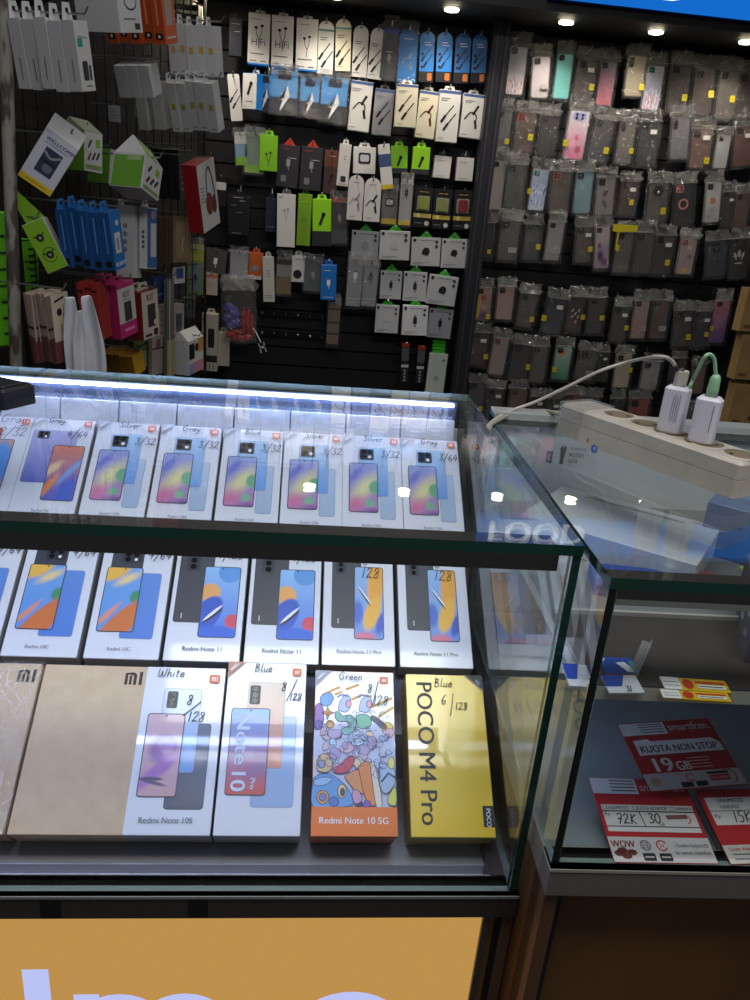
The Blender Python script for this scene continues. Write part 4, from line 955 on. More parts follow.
hung('car_charger_box', 'white car charger box with blue right side', 'charger box', 250, 73, 249, 109, 17, t=.04, side=BLUEC, pic='stick', pics=1.0, picy=-.42, lnz=[(.2, .75, .78, GREYT), (.1, .3, .92, GREYT)], group=G, yaw=-28, Y=3.0)
for k, (a, b, c, d, w) in enumerate(((265.7, 74.7, 264, 112, 15), (285, 70, 283.5, 114, 27), (310.5, 78, 308.7, 116, 20), (335.7, 77.5, 332, 122, 27))):
    o = hung('blister_pack', 'blue and black pack with a white lightning bolt, %s of four' % ('leftmost', 'second from left', 'third from left', 'rightmost')[k], 'charger pack', a, b, c, d, w, t=.006, shape='card', body=mat((70, 150, 220), .35), bands=[(.62, 1, mat((40, 42, 50), .4))], bag=k, window=(.25, .02, .75, .22, mat((20, 34, 62), .4)), group=G, Y=3.03 - .01 * (k % 2))
    M, W, H = wall_frame(a, b, c, d, w, 3.11 - .01 * (k % 2))
    m = MB(); q = [(.12, -.35), (-.22, -.68), (-.02, -.66), (-.16, -.95), (.22, -.58), (.02, -.60)]
    m.flat([(x * W, y * H) for x, y in q[:3]] + [(-.02 * W, -.66 * H)], .0011, WT); m.flat([(.12 * W, -.35 * H), (-.22 * W, -.68 * H), (.22 * W, -.58 * H)], .0011, WT); m.flat([(-.16 * W, -.95 * H), (.22 * W, -.58 * H), (-.05 * W, -.66 * H)], .0011, WT); m.build('lightning_bolt', o)
for k, (a, b, c, d, w, bd, pc, ds) in enumerate(((363, 81, 358, 131, 22, BW, 'loop', 'leftmost, with a looped cable'), (385.5, 89, 381, 135, 20, GREYP, 'cable', 'grey and half hidden'), (408, 84, 405, 127, 22, CREAM, 'cable', 'hanging furthest forward'), (430, 91, 424, 138, 20, CREAM, 'loop', 'behind the forward one, with reddish cable'), (451, 90, 446, 142, 22, BW, 'cable', 'second from right'), (475, 94, 469, 138, 22, BW, 'loop', 'at the right end'))):
    hung('cable_box', 'cable box in second accessory row, ' + ds, 'cable box', a, b, c, d, w, t=.035, body=bd, pic=pc, pics=.95, picy=-.5, piccol=mat((96, 40, 34), .4) if k == 3 else INK, bands=[(.01, .07, mat((70, 96, 150), .4))], tabcol=BW, lnz=[(.1, .5, .16, GREYT), (.1, .4, .2, GREYT), (.1, .35, .93, GREYT)], group=G, bottom=mat((170, 186, 150), .5), Y=(3.03, 3.04, 2.975, 3.03, 3.0, 3.02)[k])
G = 'accessories in the third row of the back wall'
hung('blister_pack', 'blue and white pack in a clear bag at the left of the third row', 'accessory pack', 240, 132, 242, 165, 12, t=.005, shape='card', body=mat((120, 160, 190), .4), bands=[(.0, .35, BW), (.75, 1, LIME)], bag=3, group=G)
hung('blister_pack', 'green backed pack in a shiny clear bag in the third row', 'accessory pack', 256, 132, 254, 173, 20, t=.005, shape='card', body=mat((116, 140, 120), .4), bands=[(.8, 1, LIME)], bag=4, group=G)
hung('earphone_box', 'lime green earphone box with black earphones', 'earphone box', 269, 135, 268, 171, 18, body=LIME, t=.02, pic='ear', pics=.7, picy=-.52, group=G, Y=3.0)
for k, (a, b, c, d) in enumerate(((289.6, 145, 286.4, 187), (312.8, 147, 309.6, 190))):
    o = hung('charger_box', 'black charger box with a red triangular hanger, %s one of the pair' % ('left', 'right')[k], 'charger box', a, b, c, d, 22, t=.03, body=DKG, pic='usb', pics=.75, picy=-.42, piccol=GREYP, tab=False, window=(.2, .72, .45, .88, mat((120, 122, 128), .4)), lnz=[(.15, .5, .1, RED), (.55, .85, .3, WL)], group=G)
    m = MB(); m.prism([(-.022, .0), (.022, .0), (0, .026)], -.02, -.018, RED); m.build('red_hanger', o)
hung('car_charger_pack', 'brown topped car charger pack with a clear window', 'charger pack', 332, 150, 329.6, 193.6, 14, t=.006, shape='card', body=mat((74, 50, 44), .4), pic='stick', pics=.9, picy=-.66, bands=[(.0, .38, mat((110, 60, 44), .4))], lnz=[(.4, .8, .14, WL)], group=G)
hung('slim_box', 'tall slim white box with small dark pictures', 'box', 346, 144, 342, 186, 12, t=.02, lnz=[(.45, .6, .3, INK), (.45, .6, .36, INK), (.2, .8, .95, RED)], window=(.3, .76, .75, .9, DKG), group=G, Y=3.0)
hung('earbud_box', 'square white earbud box with a rounded case picture', 'earbud box', 365, 147, 364, 173.6, 23, t=.03, pic='buds', pics=.9, picy=-.42, group=G)
for k, (a, b, c, d, w) in enumerate(((357, 175, 354, 220, 16), (373.6, 177.6, 371, 221.6, 17))):
    hung('cable_card', 'round topped white cable card below the square earbud box, %s one' % ('left', 'right')[k], 'cable card', a, b, c, d, w, t=.003, shape='arch', pic='loop', pics=1.0, picy=-.58, piccol=(GREYP, INK)[k], lnz=[(.3, .7, .16, GREYT), (.2, .5, .92, GREYT)], group=G, Y=2.99)
hung('blister_pack', 'white and blue pack with yellow foot, tilted, above the coiled cable', 'accessory pack', 383.6, 144, 387.6, 189, 12, t=.005, shape='card', body=BW, bands=[(.22, .5, mat((60, 80, 130), .4)), (.9, 1, YELLOW)], bag=0, group=G, Y=2.99)
for k, (a, b, c, d, w, cc) in enumerate(((399.6, 146, 399, 173, 17, LIME), (422, 147, 420, 174, 18, LIME2))):
    hung('plug_card', 'green card with a black car plug, %s one of the pair' % ('left', 'right')[k], 'charger card', a, b, c, d, w, t=.02, body=cc, pic='stick', pics=.8, picy=-.55, bands=[(.82, 1, DKG)], group=G)
for k, (a, b, c, d) in enumerate(((443.6, 156, 441, 178), (466, 157.6, 464, 181))):
    hung('small_box', 'small plain white box at the right end of the third row, %s one' % ('left', 'right')[k], 'box', a, b, c, d, 17.5, t=.03, tabcol=DKG, lnz=[(.15, .6, .2, GREYP), (.15, .7, .9, GREYP)], group=G)
G = 'accessories in the fourth row of the back wall'
hung('coiled_cable_pack', 'clear pack with a coiled grey cable and yellow foot', 'cable pack', 391, 184, 388.4, 224, 16, t=.004, shape='card', body=mat((120, 122, 120), .4), bands=[(.86, 1, YELLOW)], pic='buds', pics=1.0, picy=-.45, bag=1, group=G)
hung('adapter_pack', 'narrow pack with black plug adapters and yellow foot', 'adapter pack', 407.6, 179, 404, 225, 12.5, t=.004, shape='card', body=mat((176, 178, 180), .4), bands=[(.9, 1, YELLOW)], pic='usb', pics=1.1, picy=-.3, bag=2, group=G, Y=3.0)
for k, (a, b, c, d, cc) in enumerate(((425, 187, 421, 227, (150, 160, 70)), (444, 189, 440, 229, (140, 146, 90)), (464, 190, 461, 230, (140, 50, 60)))):
    o = hung('watch_case_card', 'black card with a %s framed square case and yellow strap print' % ('lime', 'pale olive', 'dark red')[k], 'watch case', a, b, c, d, 18.5, t=.004, shape='card', body=mat((20, 19, 20), .4), window=(.15, .22, .85, .58, mat((150, 150, 130), .3)), group=G, bands=[(.66, .76, mat((200, 176, 60) if k else (206, 186, 110), .4))], lnz=[(.1, .5, .9, GREYP), (.25, .75, .12, YELLOW)])
    M, W, H = wall_frame(a, b, c, d, 18.5, 3.10)
    m = MB(); m.prism(rr(-W * .27, -H * .55, W * .27, -H * .25, .008), .001, .006, mat(cc, .3)); m.flat(disc(-W * .22, -H * .71, W * .12, n=12), .002, mat((230, 210, 130), .4)); m.flat(disc(W * .28, -H * .9, W * .13, n=12), .002, WL); m.build('case_frame', o)
hung('earphone_box', 'tall white earphone box in the middle of the dark wall', 'earphone box', 286.4, 194, 285.6, 247, 18.5, t=.04, pic='ear', pics=.6, picy=-.3, piccol=GREYP, lnz=[(.1, .3, .06, INK)], tabcol=GREYP, group=G, Y=3.0)
hung('green_box', 'tall narrow olive green box between white and lime boxes', 'box', 305.6, 194, 303, 245.6, 14, t=.03, body=mat((126, 172, 30), .4), lnz=[(.2, .7, .15, LIME2), (.3, .7, .5, mat((100, 146, 24), .4))], group=G)
hung('adapter_box', 'lime box with a black plug and dark lower part', 'adapter box', 322, 199, 321.6, 246, 19, t=.02, body=LIME2, pic='stick', pics=.9, picy=-.42, bands=[(.68, 1, DKG)], group=G, Y=3.0)
hung('dark_pack', 'dark reddish pack right of the lime box', 'accessory pack', 340, 197, 339, 243, 16, t=.005, shape='card', body=mat((60, 42, 48), .4), bands=[(0, .12, RED), (.7, 1, mat((70, 74, 90), .4))], pic='usb', pics=.8, picy=-.45, piccol=GREYP, bag=3, group=G)
hung('dark_box', 'slim dark violet box left of the tall white earphone box', 'box', 271, 198, 270, 232, 10.5, t=.03, body=mat((34, 30, 60), .4), lnz=[(.1, .9, .85, GREYP), (.2, .8, .45, mat((90, 60, 110), .4))], group=G)
hung('dark_box', 'black box with small silver print beside the headphone box', 'box', 238.7, 196, 238.6, 235, 22, t=.03, body=mat((26, 24, 28), .4), lnz=[(.25, .7, .04, WL), (.55, .8, .12, WL), (.15, .4, .24, GREYP), (.4, .65, .42, GREYP), (.2, .6, .95, GREYP)], group=G)
hung('dark_box', 'small black box with a pale label next to the headphone box', 'box', 221, 181, 220, 206, 12, t=.03, body=mat((30, 24, 30), .4), window=(.1, .05, .95, .35, WL), group=G)
G = 'charger cards with green hangers'
def ccard(label, a, b, c, d, w, cc, pc, tri=1, Y=3.02, bd=None):
    o = hung('charger_card', label, 'charger card', a, b, c, d, w, t=.022, body=bd or mat((196, 198, 202), .4), pic=pc, pics=.62, picy=-.5, piccol=cc, tab=False, lnz=[(.3, .8, .1, INK), (.08, .6, .88, GREYT), (.08, .4, .93, GREYT)], dots=(2, .86, .14, .3, .055, mat((60, 62, 70), .4)), window=(.05, .05, .15, .16, INK), group=G, Y=Y)
    M, W, H = wall_frame(a, b, c, d, w, Y + .08)
    if tri: m = MB(); m.prism([(-.026, 0), (.026, 0), (.012, .014), (0, .026), (-.012, .014)], -.012, -.010, mat((60, 180, 40), .35)); m.flat(disc(0, .009, .004, n=8), -.0095, BLACK); m.build('green_hanger', o)
ccard('white charger card with grey plug, leftmost in the upper charger row', 366, 231, 364, 260, 28, mat((150, 152, 158), .4), 'charger', bd=mat((170, 172, 178), .4))
ccard('white charger card with pale plug, second from left in upper charger row', 395.5, 231, 394, 260, 31, mat((190, 192, 196), .4), 'charger', Y=3.0)
ccard('white charger card with large black plug, third in upper charger row', 426.6, 237.6, 425, 266, 30, INK, 'charger')
ccard('white charger card with black ring shaped plug, rightmost in upper charger row', 455, 239, 453, 268, 26, INK, 'charger')
ccard('white charger card with tiny adapter, left in the middle charger row', 391.8, 271, 390, 299, 22, INK, 'usb')
ccard('white charger card with dark adapter, centre of the middle charger row', 416, 272, 414, 301, 24, mat((40, 44, 70), .4), 'usb')
ccard('tilted white charger card with big black plug, right in middle charger row', 444.8, 276, 440, 305, 30, INK, 'charger', Y=3.0)
ccard('white charger card with white plug, left in the lower charger row', 388, 305, 386, 333, 24, mat((200, 200, 204), .4), 'charger')
ccard('bright white charger card with small adapter, centre of the lower charger row', 416, 305.6, 414, 335.4, 26, INK, 'usb', Y=3.0, bd=mat((222, 222, 226), .4))
ccard('greyish charger card with small adapter, right in the lower charger row', 442, 309, 438, 338, 25, INK, 'usb', bd=mat((172, 174, 180), .4))
for k, (a, b, c, d) in enumerate(((356.6, 259, 352.7, 306), (372, 261, 368, 306))):
    hung('adapter_pack', 'clear adapter pack left of the charger cards, with a %s plug' % ('white', 'black')[k], 'adapter pack', a, b, c, d, 15, t=.006, shape='card', body=mat((150, 152, 158), .4), pic='usb', pics=1.1, picy=-.35, piccol=(WT, INK)[k], bands=[(.7, .8, GREYP)], lnz=[(.1, .8, .84, WL), (.1, .6, .92, WL)], bag=4, group='clear adapter packs', Y=3.01)
for k, (a, b, c, d) in enumerate(((406, 343, 404, 382), (422, 345.6, 419, 383))):
    hung('cable_strip', 'thin dark cable strip with red tip, %s one of the pair' % ('left', 'right')[k], 'cable strip', a, b, c, d, 7.5, t=.005, shape='card', body=mat((44, 40, 44), .4), bands=[(0, .1, RED), (.12, .45, mat((90, 90, 96), .4)), (.55, .62, WL)], dots=(4, .5, .7, .95, .16, GREYP), group='thin cable strips')
o = hung('green_topped_pack', 'tall pale pack with layered green hangers, low beside the pillar', 'charger pack', 439, 354, 434, 394, 19, t=.02, body=mat((196, 204, 196), .4), pic='charger', pics=.6, picy=-.6, piccol=mat((160, 166, 166), .4), tab=False, dots=(1, .8, .15, .15, .08, GREYT), group='single')
m = MB()
for k in range(4): m.prism([(-.03, k * .014), (.03, k * .014), (.022, k * .014 + .012), (-.022, k * .014 + .012)], -.02 - .004 * k, -.017 - .004 * k, mat((70, 190, 50), .35))
m.build('green_hanger', o)
G = 'accessories in the lowest row of the back wall'
hung('connector_bag', 'shiny clear bag with white connectors at the left of lowest row', 'connector bag', 217, 249, 214, 273, 22, t=.004, shape='card', body=mat((84, 82, 84), .4), pic='usb', pics=.7, picy=-.5, piccol=WT, bag=0, group=G)
hung('white_tag', 'small white card with orange stripe hanging below the connector bag', 'card', 212, 272, 211.5, 295, 12, t=.004, shape='card', body=mat((196, 186, 176), .4), bands=[(.12, .25, mat((200, 120, 90), .4))], lnz=[(.2, .8, .5, GREYP), (.2, .7, .6, GREYP)], group=G)
hung('white_pouch', 'plain whitish pouch in a clear bag left of the orange box', 'pouch', 240, 250, 239, 278, 19, t=.01, shape='card', body=mat((176, 176, 180), .4), bag=1, group=G)
hung('orange_box', 'orange box with a blue square picture', 'box', 256, 253, 254, 279, 15, t=.03, body=mat((200, 96, 40), .4), pic='charger', pics=.9, picy=-.6, piccol=mat((110, 150, 176), .4), bands=[(.86, 1, WL)], group=G)
hung('slim_box', 'slim white box hanging low, right of the orange box', 'box', 268, 257, 269, 302, 11.5, t=.02, body=mat((200, 198, 192), .4), lnz=[(.4, .6, .3, INK), (.4, .6, .36, INK), (.4, .6, .42, INK), (.15, .8, .85, GREYT), (.15, .8, .9, GREYT)], group=G, Y=3.0)
hung('beige_pack', 'clear bag with pale paper and a beige block', 'pack', 285, 255, 283, 294, 15, t=.008, shape='card', body=mat((120, 100, 70), .5), bands=[(.0, .25, DKG), (.25, .55, mat((150, 148, 146), .4))], bag=2, group=G)
hung('small_box', 'small white box with a round black emblem', 'box', 298.6, 256, 298, 282, 15, t=.03, dots=(1, .45, .7, .7, .3, INK), lnz=[(.25, .65, .12, INK)], group=G)
hung('charger_bag', 'greenish clear bag with a white plug', 'charger bag', 314, 258, 312, 291, 18, t=.006, shape='card', body=mat((84, 92, 92), .4), pic='usb', pics=.8, picy=-.5, piccol=GREYP, bag=3, group=G)
hung('blue_box', 'bright blue box with a white plug picture', 'box', 329, 265, 328, 300, 16, t=.03, body=mat((26, 118, 204), .4), pic='usb', pics=.9, picy=-.5, piccol=WT, lnz=[(.2, .6, .16, WT), (.2, .8, .92, WT)], group=G, Y=3.0)
hung('string_pack', 'narrow clear pack of beige pieces under the blue box', 'pack', 335, 299, 332, 344, 12, t=.008, shape='card', body=mat((120, 104, 86), .5), bands=[(.2, .24, DKG), (.5, .54, DKG), (.75, .79, DKG)], bag=4, group='single')
M, W, H = wall_frame(238.7, 275, 239.5, 342, 36, 3.06)
o = thing('filled_bag', 'big clear bag holding violet and red pieces, low on the wall', 'bag', M)
r_ = random.Random(21)
def lump(cx, cy, cz, rx, ry, rz, c, nm):
    m = MB(); n_ = 8; vs = []
    for j in range(6):
        ph = -math.pi / 2 + math.pi * j / 5
        for i in range(n_):
            a_ = 2 * math.pi * i / n_; q = 1 + r_.uniform(-.22, .22); vs.append((cx + rx * math.cos(ph) * math.cos(a_) * q, cy + ry * math.sin(ph) * q, cz + rz * math.cos(ph) * math.sin(a_) * q))
    m.add(vs, [(j * n_ + i, j * n_ + (i + 1) % n_, (j + 1) * n_ + (i + 1) % n_, (j + 1) * n_ + i) for j in range(5) for i in range(n_)], c); m.build(nm, o)
for (u, v, a_, b_) in ((-.28, .48, .15, .08), (-.12, .56, .16, .09), (-.3, .64, .14, .08), (-.08, .70, .16, .07), (-.25, .75, .15, .05)): lump(u * W, -v * H, .012, a_ * W, b_ * H, .012, mat((96, 84, 168), .35), 'violet_piece')
for (u, v, a_, b_) in ((.14, .66, .06, .2), (.26, .70, .06, .2), (.36, .72, .05, .17), (-.22, .88, .2, .05), (.0, .93, .2, .05), (.25, .91, .16, .05), (-.05, .84, .2, .04)): lump(u * W, -v * H, .014, a_ * W, b_ * H, .010, mat((176, 50, 54), .35), 'red_piece')
b = bpy.data.objects.new('plastic_bag', bag_sheets(2)); COL.objects.link(b); b.parent = o; b.matrix_basis = Matrix.Translation((0, 0, .02)) @ Matrix.Diagonal((W, H, .012, 1))
b = bpy.data.objects.new('plastic_bag', bag_sheets(3)); COL.objects.link(b); b.parent = o; b.matrix_basis = Matrix.Translation((0, 0, -.004)) @ Matrix.Diagonal((W, H, -.004, 1))
hung('cream_box', 'plain cream box below the bag of violet pieces', 'box', 222.5, 333, 222.5, 366, 13, t=.04, body=mat((176, 172, 160), .5), group='single')
hung('window_box', 'white box with a black window and bold black foot', 'box', 210, 314, 209, 371, 16, t=.04, body=mat((190, 184, 172), .4), window=(.4, .25, .8, .58, mat((40, 36, 36), .4)), bands=[(.72, .84, DKG)], texts=[('211', .15, .97, .5, INK)], group='single', Y=2.98)
M, W, H = wall_frame(256, 326, 264, 353, 8, 3.08)
o = thing('dangling_clip', 'thin white cord with a clear clip dangling below the bag of red pieces', 'clip', M)
m = MB(); m.tube([(-.015, 0, 0), (-.006, -H * .25, .003), (0, -H * .6, 0)], .0022, WT, 6); m.build('cord', o)
m = MB()
for sx in (-1, 1): m.box(sx * .010 - .002, sx * .010 + .002, -H * .98, -H * .62, -.003, .003, mat((190, 190, 190), .3))
m.box(-.012, .012, -H * .82, -H * .74, -.003, .003, mat((190, 190, 190), .3)); m.build('clip', o)
# rails with hooks for the accessory rows
RN = {'accessories in the top row of the back wall': 'the top accessory row', 'accessories in the second row of the back wall': 'the second accessory row', 'accessories in the third row of the back wall': 'the third accessory row', 'accessories in the fourth row of the back wall': 'the fourth accessory row', 'charger cards with green hangers': 'the charger cards', 'accessories in the lowest row of the back wall': 'the lowest accessory row', 'clear adapter packs': 'the clear adapter packs', 'thin cable strips': 'the thin cable strips'}
for g, pts in HOOKS.items():
    if g == 'single': continue
    if g == 'charger cards with green hangers':
        for nm, sel in (('upper', pts[:4]), ('middle', pts[4:7]), ('lower', pts[7:])): rail('rail', 'dark rail with metal hooks holding the %s row of charger cards' % nm, sel, YB)
    else: rail('rail', 'dark rail with metal hooks holding ' + RN[g], pts, YB)
for nm, y0 in (('upper', 314), ('lower', 334)):
    rail('rail', 'empty dark rail with bare metal hooks, the %s of the two' % nm, [at(262 + 12 * k, y0 + k * 1.0, 1, 3.14) for k in range(6)], YB)

# ================================================================== LEFT WIRE GRID
PG = Vector((-.70, 2.0, 0)); DG = Vector((.31, .95, 0)).normalized(); NG = Vector((DG.y, -DG.x, 0))
UPV = Vector((0, 0, 1))
GM = frame((PG.x, PG.y, 0), DG, UPV, NG)
WIRE = mat((40, 38, 38), .45, .3)
g = thing('wire_grid', 'dark wire grid panel covered with hanging boxes at the left', 'grid panel', GM)
m = MB(); gw = 1.0
for k in range(21): m.box(k * .05 - .0015, k * .05 + .0015, .55, 2.0, -.0015, .0015, WIRE)
for k in range(30): m.box(0, gw, .55 + k * .05 - .0015, .55 + k * .05 + .0015, -.0045, -.0015, WIRE)
m.build('wire_mesh', g)
m = MB()
m.tube([(-.004, .5, 0), (-.004, 2.05, 0), (gw, 2.05, 0), (gw, .5, 0), (-.004, .5, 0)], .006, WIRE, 8)
m.build('frame', g)
m = MB(); m.tube([(.02, 0, -.02), (.02, .55, -.02)], .008, WIRE, 8); m.tube([(gw - .02, 0, -.02), (gw - .02, .55, -.02)], .008, WIRE, 8); m.build('support', g)
# backing board behind the grid so that the room does not show through
m = MB(); m.M = GM; m.box(-.02, 1.25, 0, 2.45, -.14, -.11, noisy((34, 32, 32), (48, 45, 44), 6, .7)); struct('wall_partition', m)
# peeling painted pole
a = at(4, 0, 1, 1.84); b = at(16.5, 370, 1, 1.84); lean = math.atan2(a.x - b.x, a.z - b.z); a0 = b + (a - b) * ((0 - b.z) / (a.z - b.z))
p = thing('pole', 'old metal pole with peeling white paint at the left edge', 'pole', Matrix.Translation((a0.x, 1.84, 0)) @ Matrix.Rotation(lean, 4, 'Y'))
m = MB(); n = 16
ring = [(.0135 * math.cos(2 * math.pi * k / n), .0135 * math.sin(2 * math.pi * k / n)) for k in range(n)]
m.add([(x, y, z) for z in (0, 2.45) for x, y in ring], [(k, (k + 1) % n, n + (k + 1) % n, n + k) for k in range(n)], noisy((78, 70, 66), (150, 146, 138), 34, .7, (1, 1, .35), lo=.42, hi=.52, detail=8))
m.build('shaft', p, True); 
m = MB(); m.prism(disc(0, 0, .03, n=16), 0, .012, WIRE); m.build('foot_plate', p)

def grid_frame(et, eb, d):
    """upper and lower pixel of the near vertical edge of a front face lying d metres off the grid"""
    p0 = PG + NG * d
    T = on_plane(et[0], et[1], p0, NG); B = on_plane(eb[0], eb[1], p0, NG)
    y = (T - B); h = y.length; y.normalize(); x = y.cross(NG).normalized()
    return T, B, x, y, h
PEGS = []
def solve_w(c, x, fpx):
    lo, hi = 0.0, .4; p0 = proj(c)[0]
    for _ in range(40):
        md = (lo + hi) / 2
        if proj(c + x * md)[0] - p0 < fpx: lo = md
        else: hi = md
    return lo
NTH = ['front one', 'second from the front', 'third from the front', 'fourth from the front', 'fifth from the front', 'sixth from the front', 'seventh from the front', 'eighth from the front', 'rearmost']
def stack(name, desc, cat, et, eb, fpx, t, n, sp, d, front, side, group=None, deco=None, flap=None, tilt=0, sidedeco=None, roof=None, peg=True, single=None, bottom=None):
    T, B, x, y, h = grid_frame(et, eb, d)
    w = solve_w((T + B) / 2, x, fpx)
    if tilt: x = (Matrix.Rotation(R(tilt), 3, y) @ x)
    z = x.cross(y)
    M0 = frame(T + x * (w / 2), x, y, z)
    proto = None
    for k in range(n):
        lab = desc if n == 1 else '%s, %s' % (desc, NTH[k] if k < n - 1 or n < 3 else 'rearmost')
        if n == 2: lab = '%s, %s' % (desc, ('front one', 'rear one')[k])
        jx = rnd.uniform(-.003, .003) if k else 0; jy = rnd.uniform(-.004, .004) if k else 0
        M = Matrix.Translation(-z * sp * k) @ M0 @ Matrix.Translation((jx, jy, 0)) @ Matrix.Rotation(R(rnd.uniform(-2, 2) if k else 0), 4, 'Z')
        if proto is None:
            o = proto = thing(name, lab, cat, M, group or (None if n == 1 else desc + ' stack'))
            hw = w / 2
            m = MB(); m.prism(rect(-hw, -h, hw, 0), -t, 0, front, side, bevel=.0008)
            m.build('box_body', o)
            if deco: m = MB(); deco(m, w, h); m.build('printed_front', o)
            if sidedeco: m = MB(); m.M = Matrix.Translation((-hw - .0003, 0, 0)) @ Matrix.Rotation(R(-90), 4, 'Y') ; sidedeco(m, t, h); m.build('printed_side', o)
            if roof:
                m = MB(); rh = roof[0]
                m.add([(-hw, 0, -t), (-hw, 0, 0), (hw, 0, 0), (hw, 0, -t), (-hw, rh, -t * .5), (hw, rh, -t * .5)], [(1, 2, 5, 4), (3, 0, 4, 5), (0, 1, 4), (2, 3, 5)], roof[1])
                if len(roof) > 2:
                    for q in ((.08, .42), (.58, .92)):
                        a_, b_ = Vector((0, 0, 0)), Vector((0, rh, -t * .5)); nn = Vector((0, t * .5, rh)).normalized() * .0006
                        pts = [a_.lerp(b_, q[0]) + nn, a_.lerp(b_, q[1]) + nn]
                        m.add([(-hw * .8, *pts[0][1:]), (hw * .8, *pts[0][1:]), (hw * .8, *pts[1][1:]), (-hw * .8, *pts[1][1:])], [(0, 1, 2, 3)], roof[2])
                m.build('top_flap', o)
            elif flap:
                m = MB(); m.prism([(-hw * .7, 0), (hw * .7, 0), (hw * .45, flap), (-hw * .45, flap)], -t, -t + .0012, front); m.flat(rr(-hw * .2, flap * .4, hw * .2, flap * .7, .002), -t + .0016, BLACK); m.build('hang_tab', o)
        else:
            dup(proto, M, lab)
    if peg:
        top = M0 @ Vector((0, .012, 0)); off = (top - PG).dot(NG)
        PEGS.append((top - NG * off, off))
    return proto, M0, w, h
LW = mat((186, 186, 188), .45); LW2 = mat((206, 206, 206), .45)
def d_charger(m, w, h):
    m.flat(rect(-w * .4, -h * .36, -w * .05, -h * .24), .0004, mat((40, 150, 130), .4)); m.ribbon([(-w * .35, -h * .21), (w * .3, -h * .24)], h * .012, .0004, GREYT)
    m.flat(rr(-w * .25, -h * .84, w * .12, -h * .56, .004), .0004, DKG); m.flat(rr(w * .18, -h * .84, w * .34, -h * .62, .003), .0004, DKG); m.ribbon([(-w * .1, -h * .92), (w * .25, -h * .92)], h * .016, .0004, INK)
def s_line(m, t, h): m.ribbon([(-t * .5, -h * .55), (-t * .5, -h * .86)], .0025, .0002, mat((110, 110, 120), .5))
def side_lab(c):
    def f(m, t, h):
        m.flat(rect(-t * .72, -h * .54, -t * .28, -h * .42), .0002, c); m.ribbon([(-t * .68, -h * .93), (-t * .32, -h * .93)], .003, .0002, GREYT)
    return f
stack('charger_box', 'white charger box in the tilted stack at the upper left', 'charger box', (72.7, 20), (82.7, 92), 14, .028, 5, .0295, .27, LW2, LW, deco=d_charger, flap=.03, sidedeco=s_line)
def d_ring(m, w, h):
    m.ribbon(arc(w * .05, -h * .55, w * .26, h * .12, 0, 360, 18), .003, .0004, INK); m.ribbon([(-w * .3, -h * .8), (w * .2, -h * .8)], .003, .0004, GREYT); m.flat(rect(w * .15, -h * .95, w * .38, -h * .86), .0004, DKG)
stack('big_white_box', 'big white box seen from below with a black ring print, top edge', 'box', (112, -42), (121, 33), 23, .10, 1, .1, .29, LW2, LW, deco=d_ring)
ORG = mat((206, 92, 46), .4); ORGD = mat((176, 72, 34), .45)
def d_org(m, w, h):
    m.flat(rect(-w * .3, -h * .72, w * .25, -h * .35), .0004, mat((160, 150, 140), .4)); m.ribbon([(-w * .35, -h * .9), (w * .35, -h * .9)], h * .03, .0004, WL)
def s_org(m, t, h): m.flat(rr(-t * .82, -h * .93, -t * .22, -h * .83, .003), .0002, BLACK); m.flat(disc(-t * .52, -h * .88, t * .12, n=10), .0004, WL); m.ribbon([(-t * .5, -h * .2), (-t * .5, -h * .7)], .005, .0002, mat((226, 130, 84), .4))
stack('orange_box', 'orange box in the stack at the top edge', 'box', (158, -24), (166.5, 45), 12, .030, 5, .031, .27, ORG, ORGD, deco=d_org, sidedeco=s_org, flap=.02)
stack('slim_white_box', 'slim white box with gold square on its spine', 'box', (214, 26), (217, 78), 7, .026, 5, .027, .30, LW2, LW, sidedeco=side_lab(mat((190, 150, 60), .4)), flap=.02)
stack('slim_white_box', 'slim white box with olive square on its spine', 'box', (212, 84), (219, 133), 6, .026, 5, .027, .30, LW2, LW, sidedeco=side_lab(mat((150, 150, 60), .4)), flap=.02)
stack('small_white_box', 'small white box in the stack below the orange boxes', 'box', (148, 66), (154, 98), 9, .03, 3, .031, .22, LW2, LW)
stack('white_accessory_box', 'white box behind and below the small white boxes', 'box', (160, 82), (165, 130), 9, .03, 2, .05, .14, LW, mat((160, 160, 160), .5))
for k, (a, b, wd) in enumerate((((108, 104), (109, 121), 12), ((135, 103), (135.5, 117), 13))):
    T, B, x, y, h = grid_frame(a, b, .05); w = solve_w(T, x, wd)
    o = thing('price_card', 'tiny white card on the wire grid, %s of the two' % ('left', 'right')[k], 'price card', frame(T + x * w / 2, x, y, x.cross(y)), 'tiny white cards')
    m = MB(); m.prism(rr(-w / 2, -h, w / 2, 0, .003), -.001, 0, LW); lines(m, -w * .3, w * .3, (-h * .4, -h * .6), .0004, GREYT, .002); m.build('card', o)
    PEGS.append((PG + NG * 0 + (T - PG) - NG * (T - PG).dot(NG), .05))
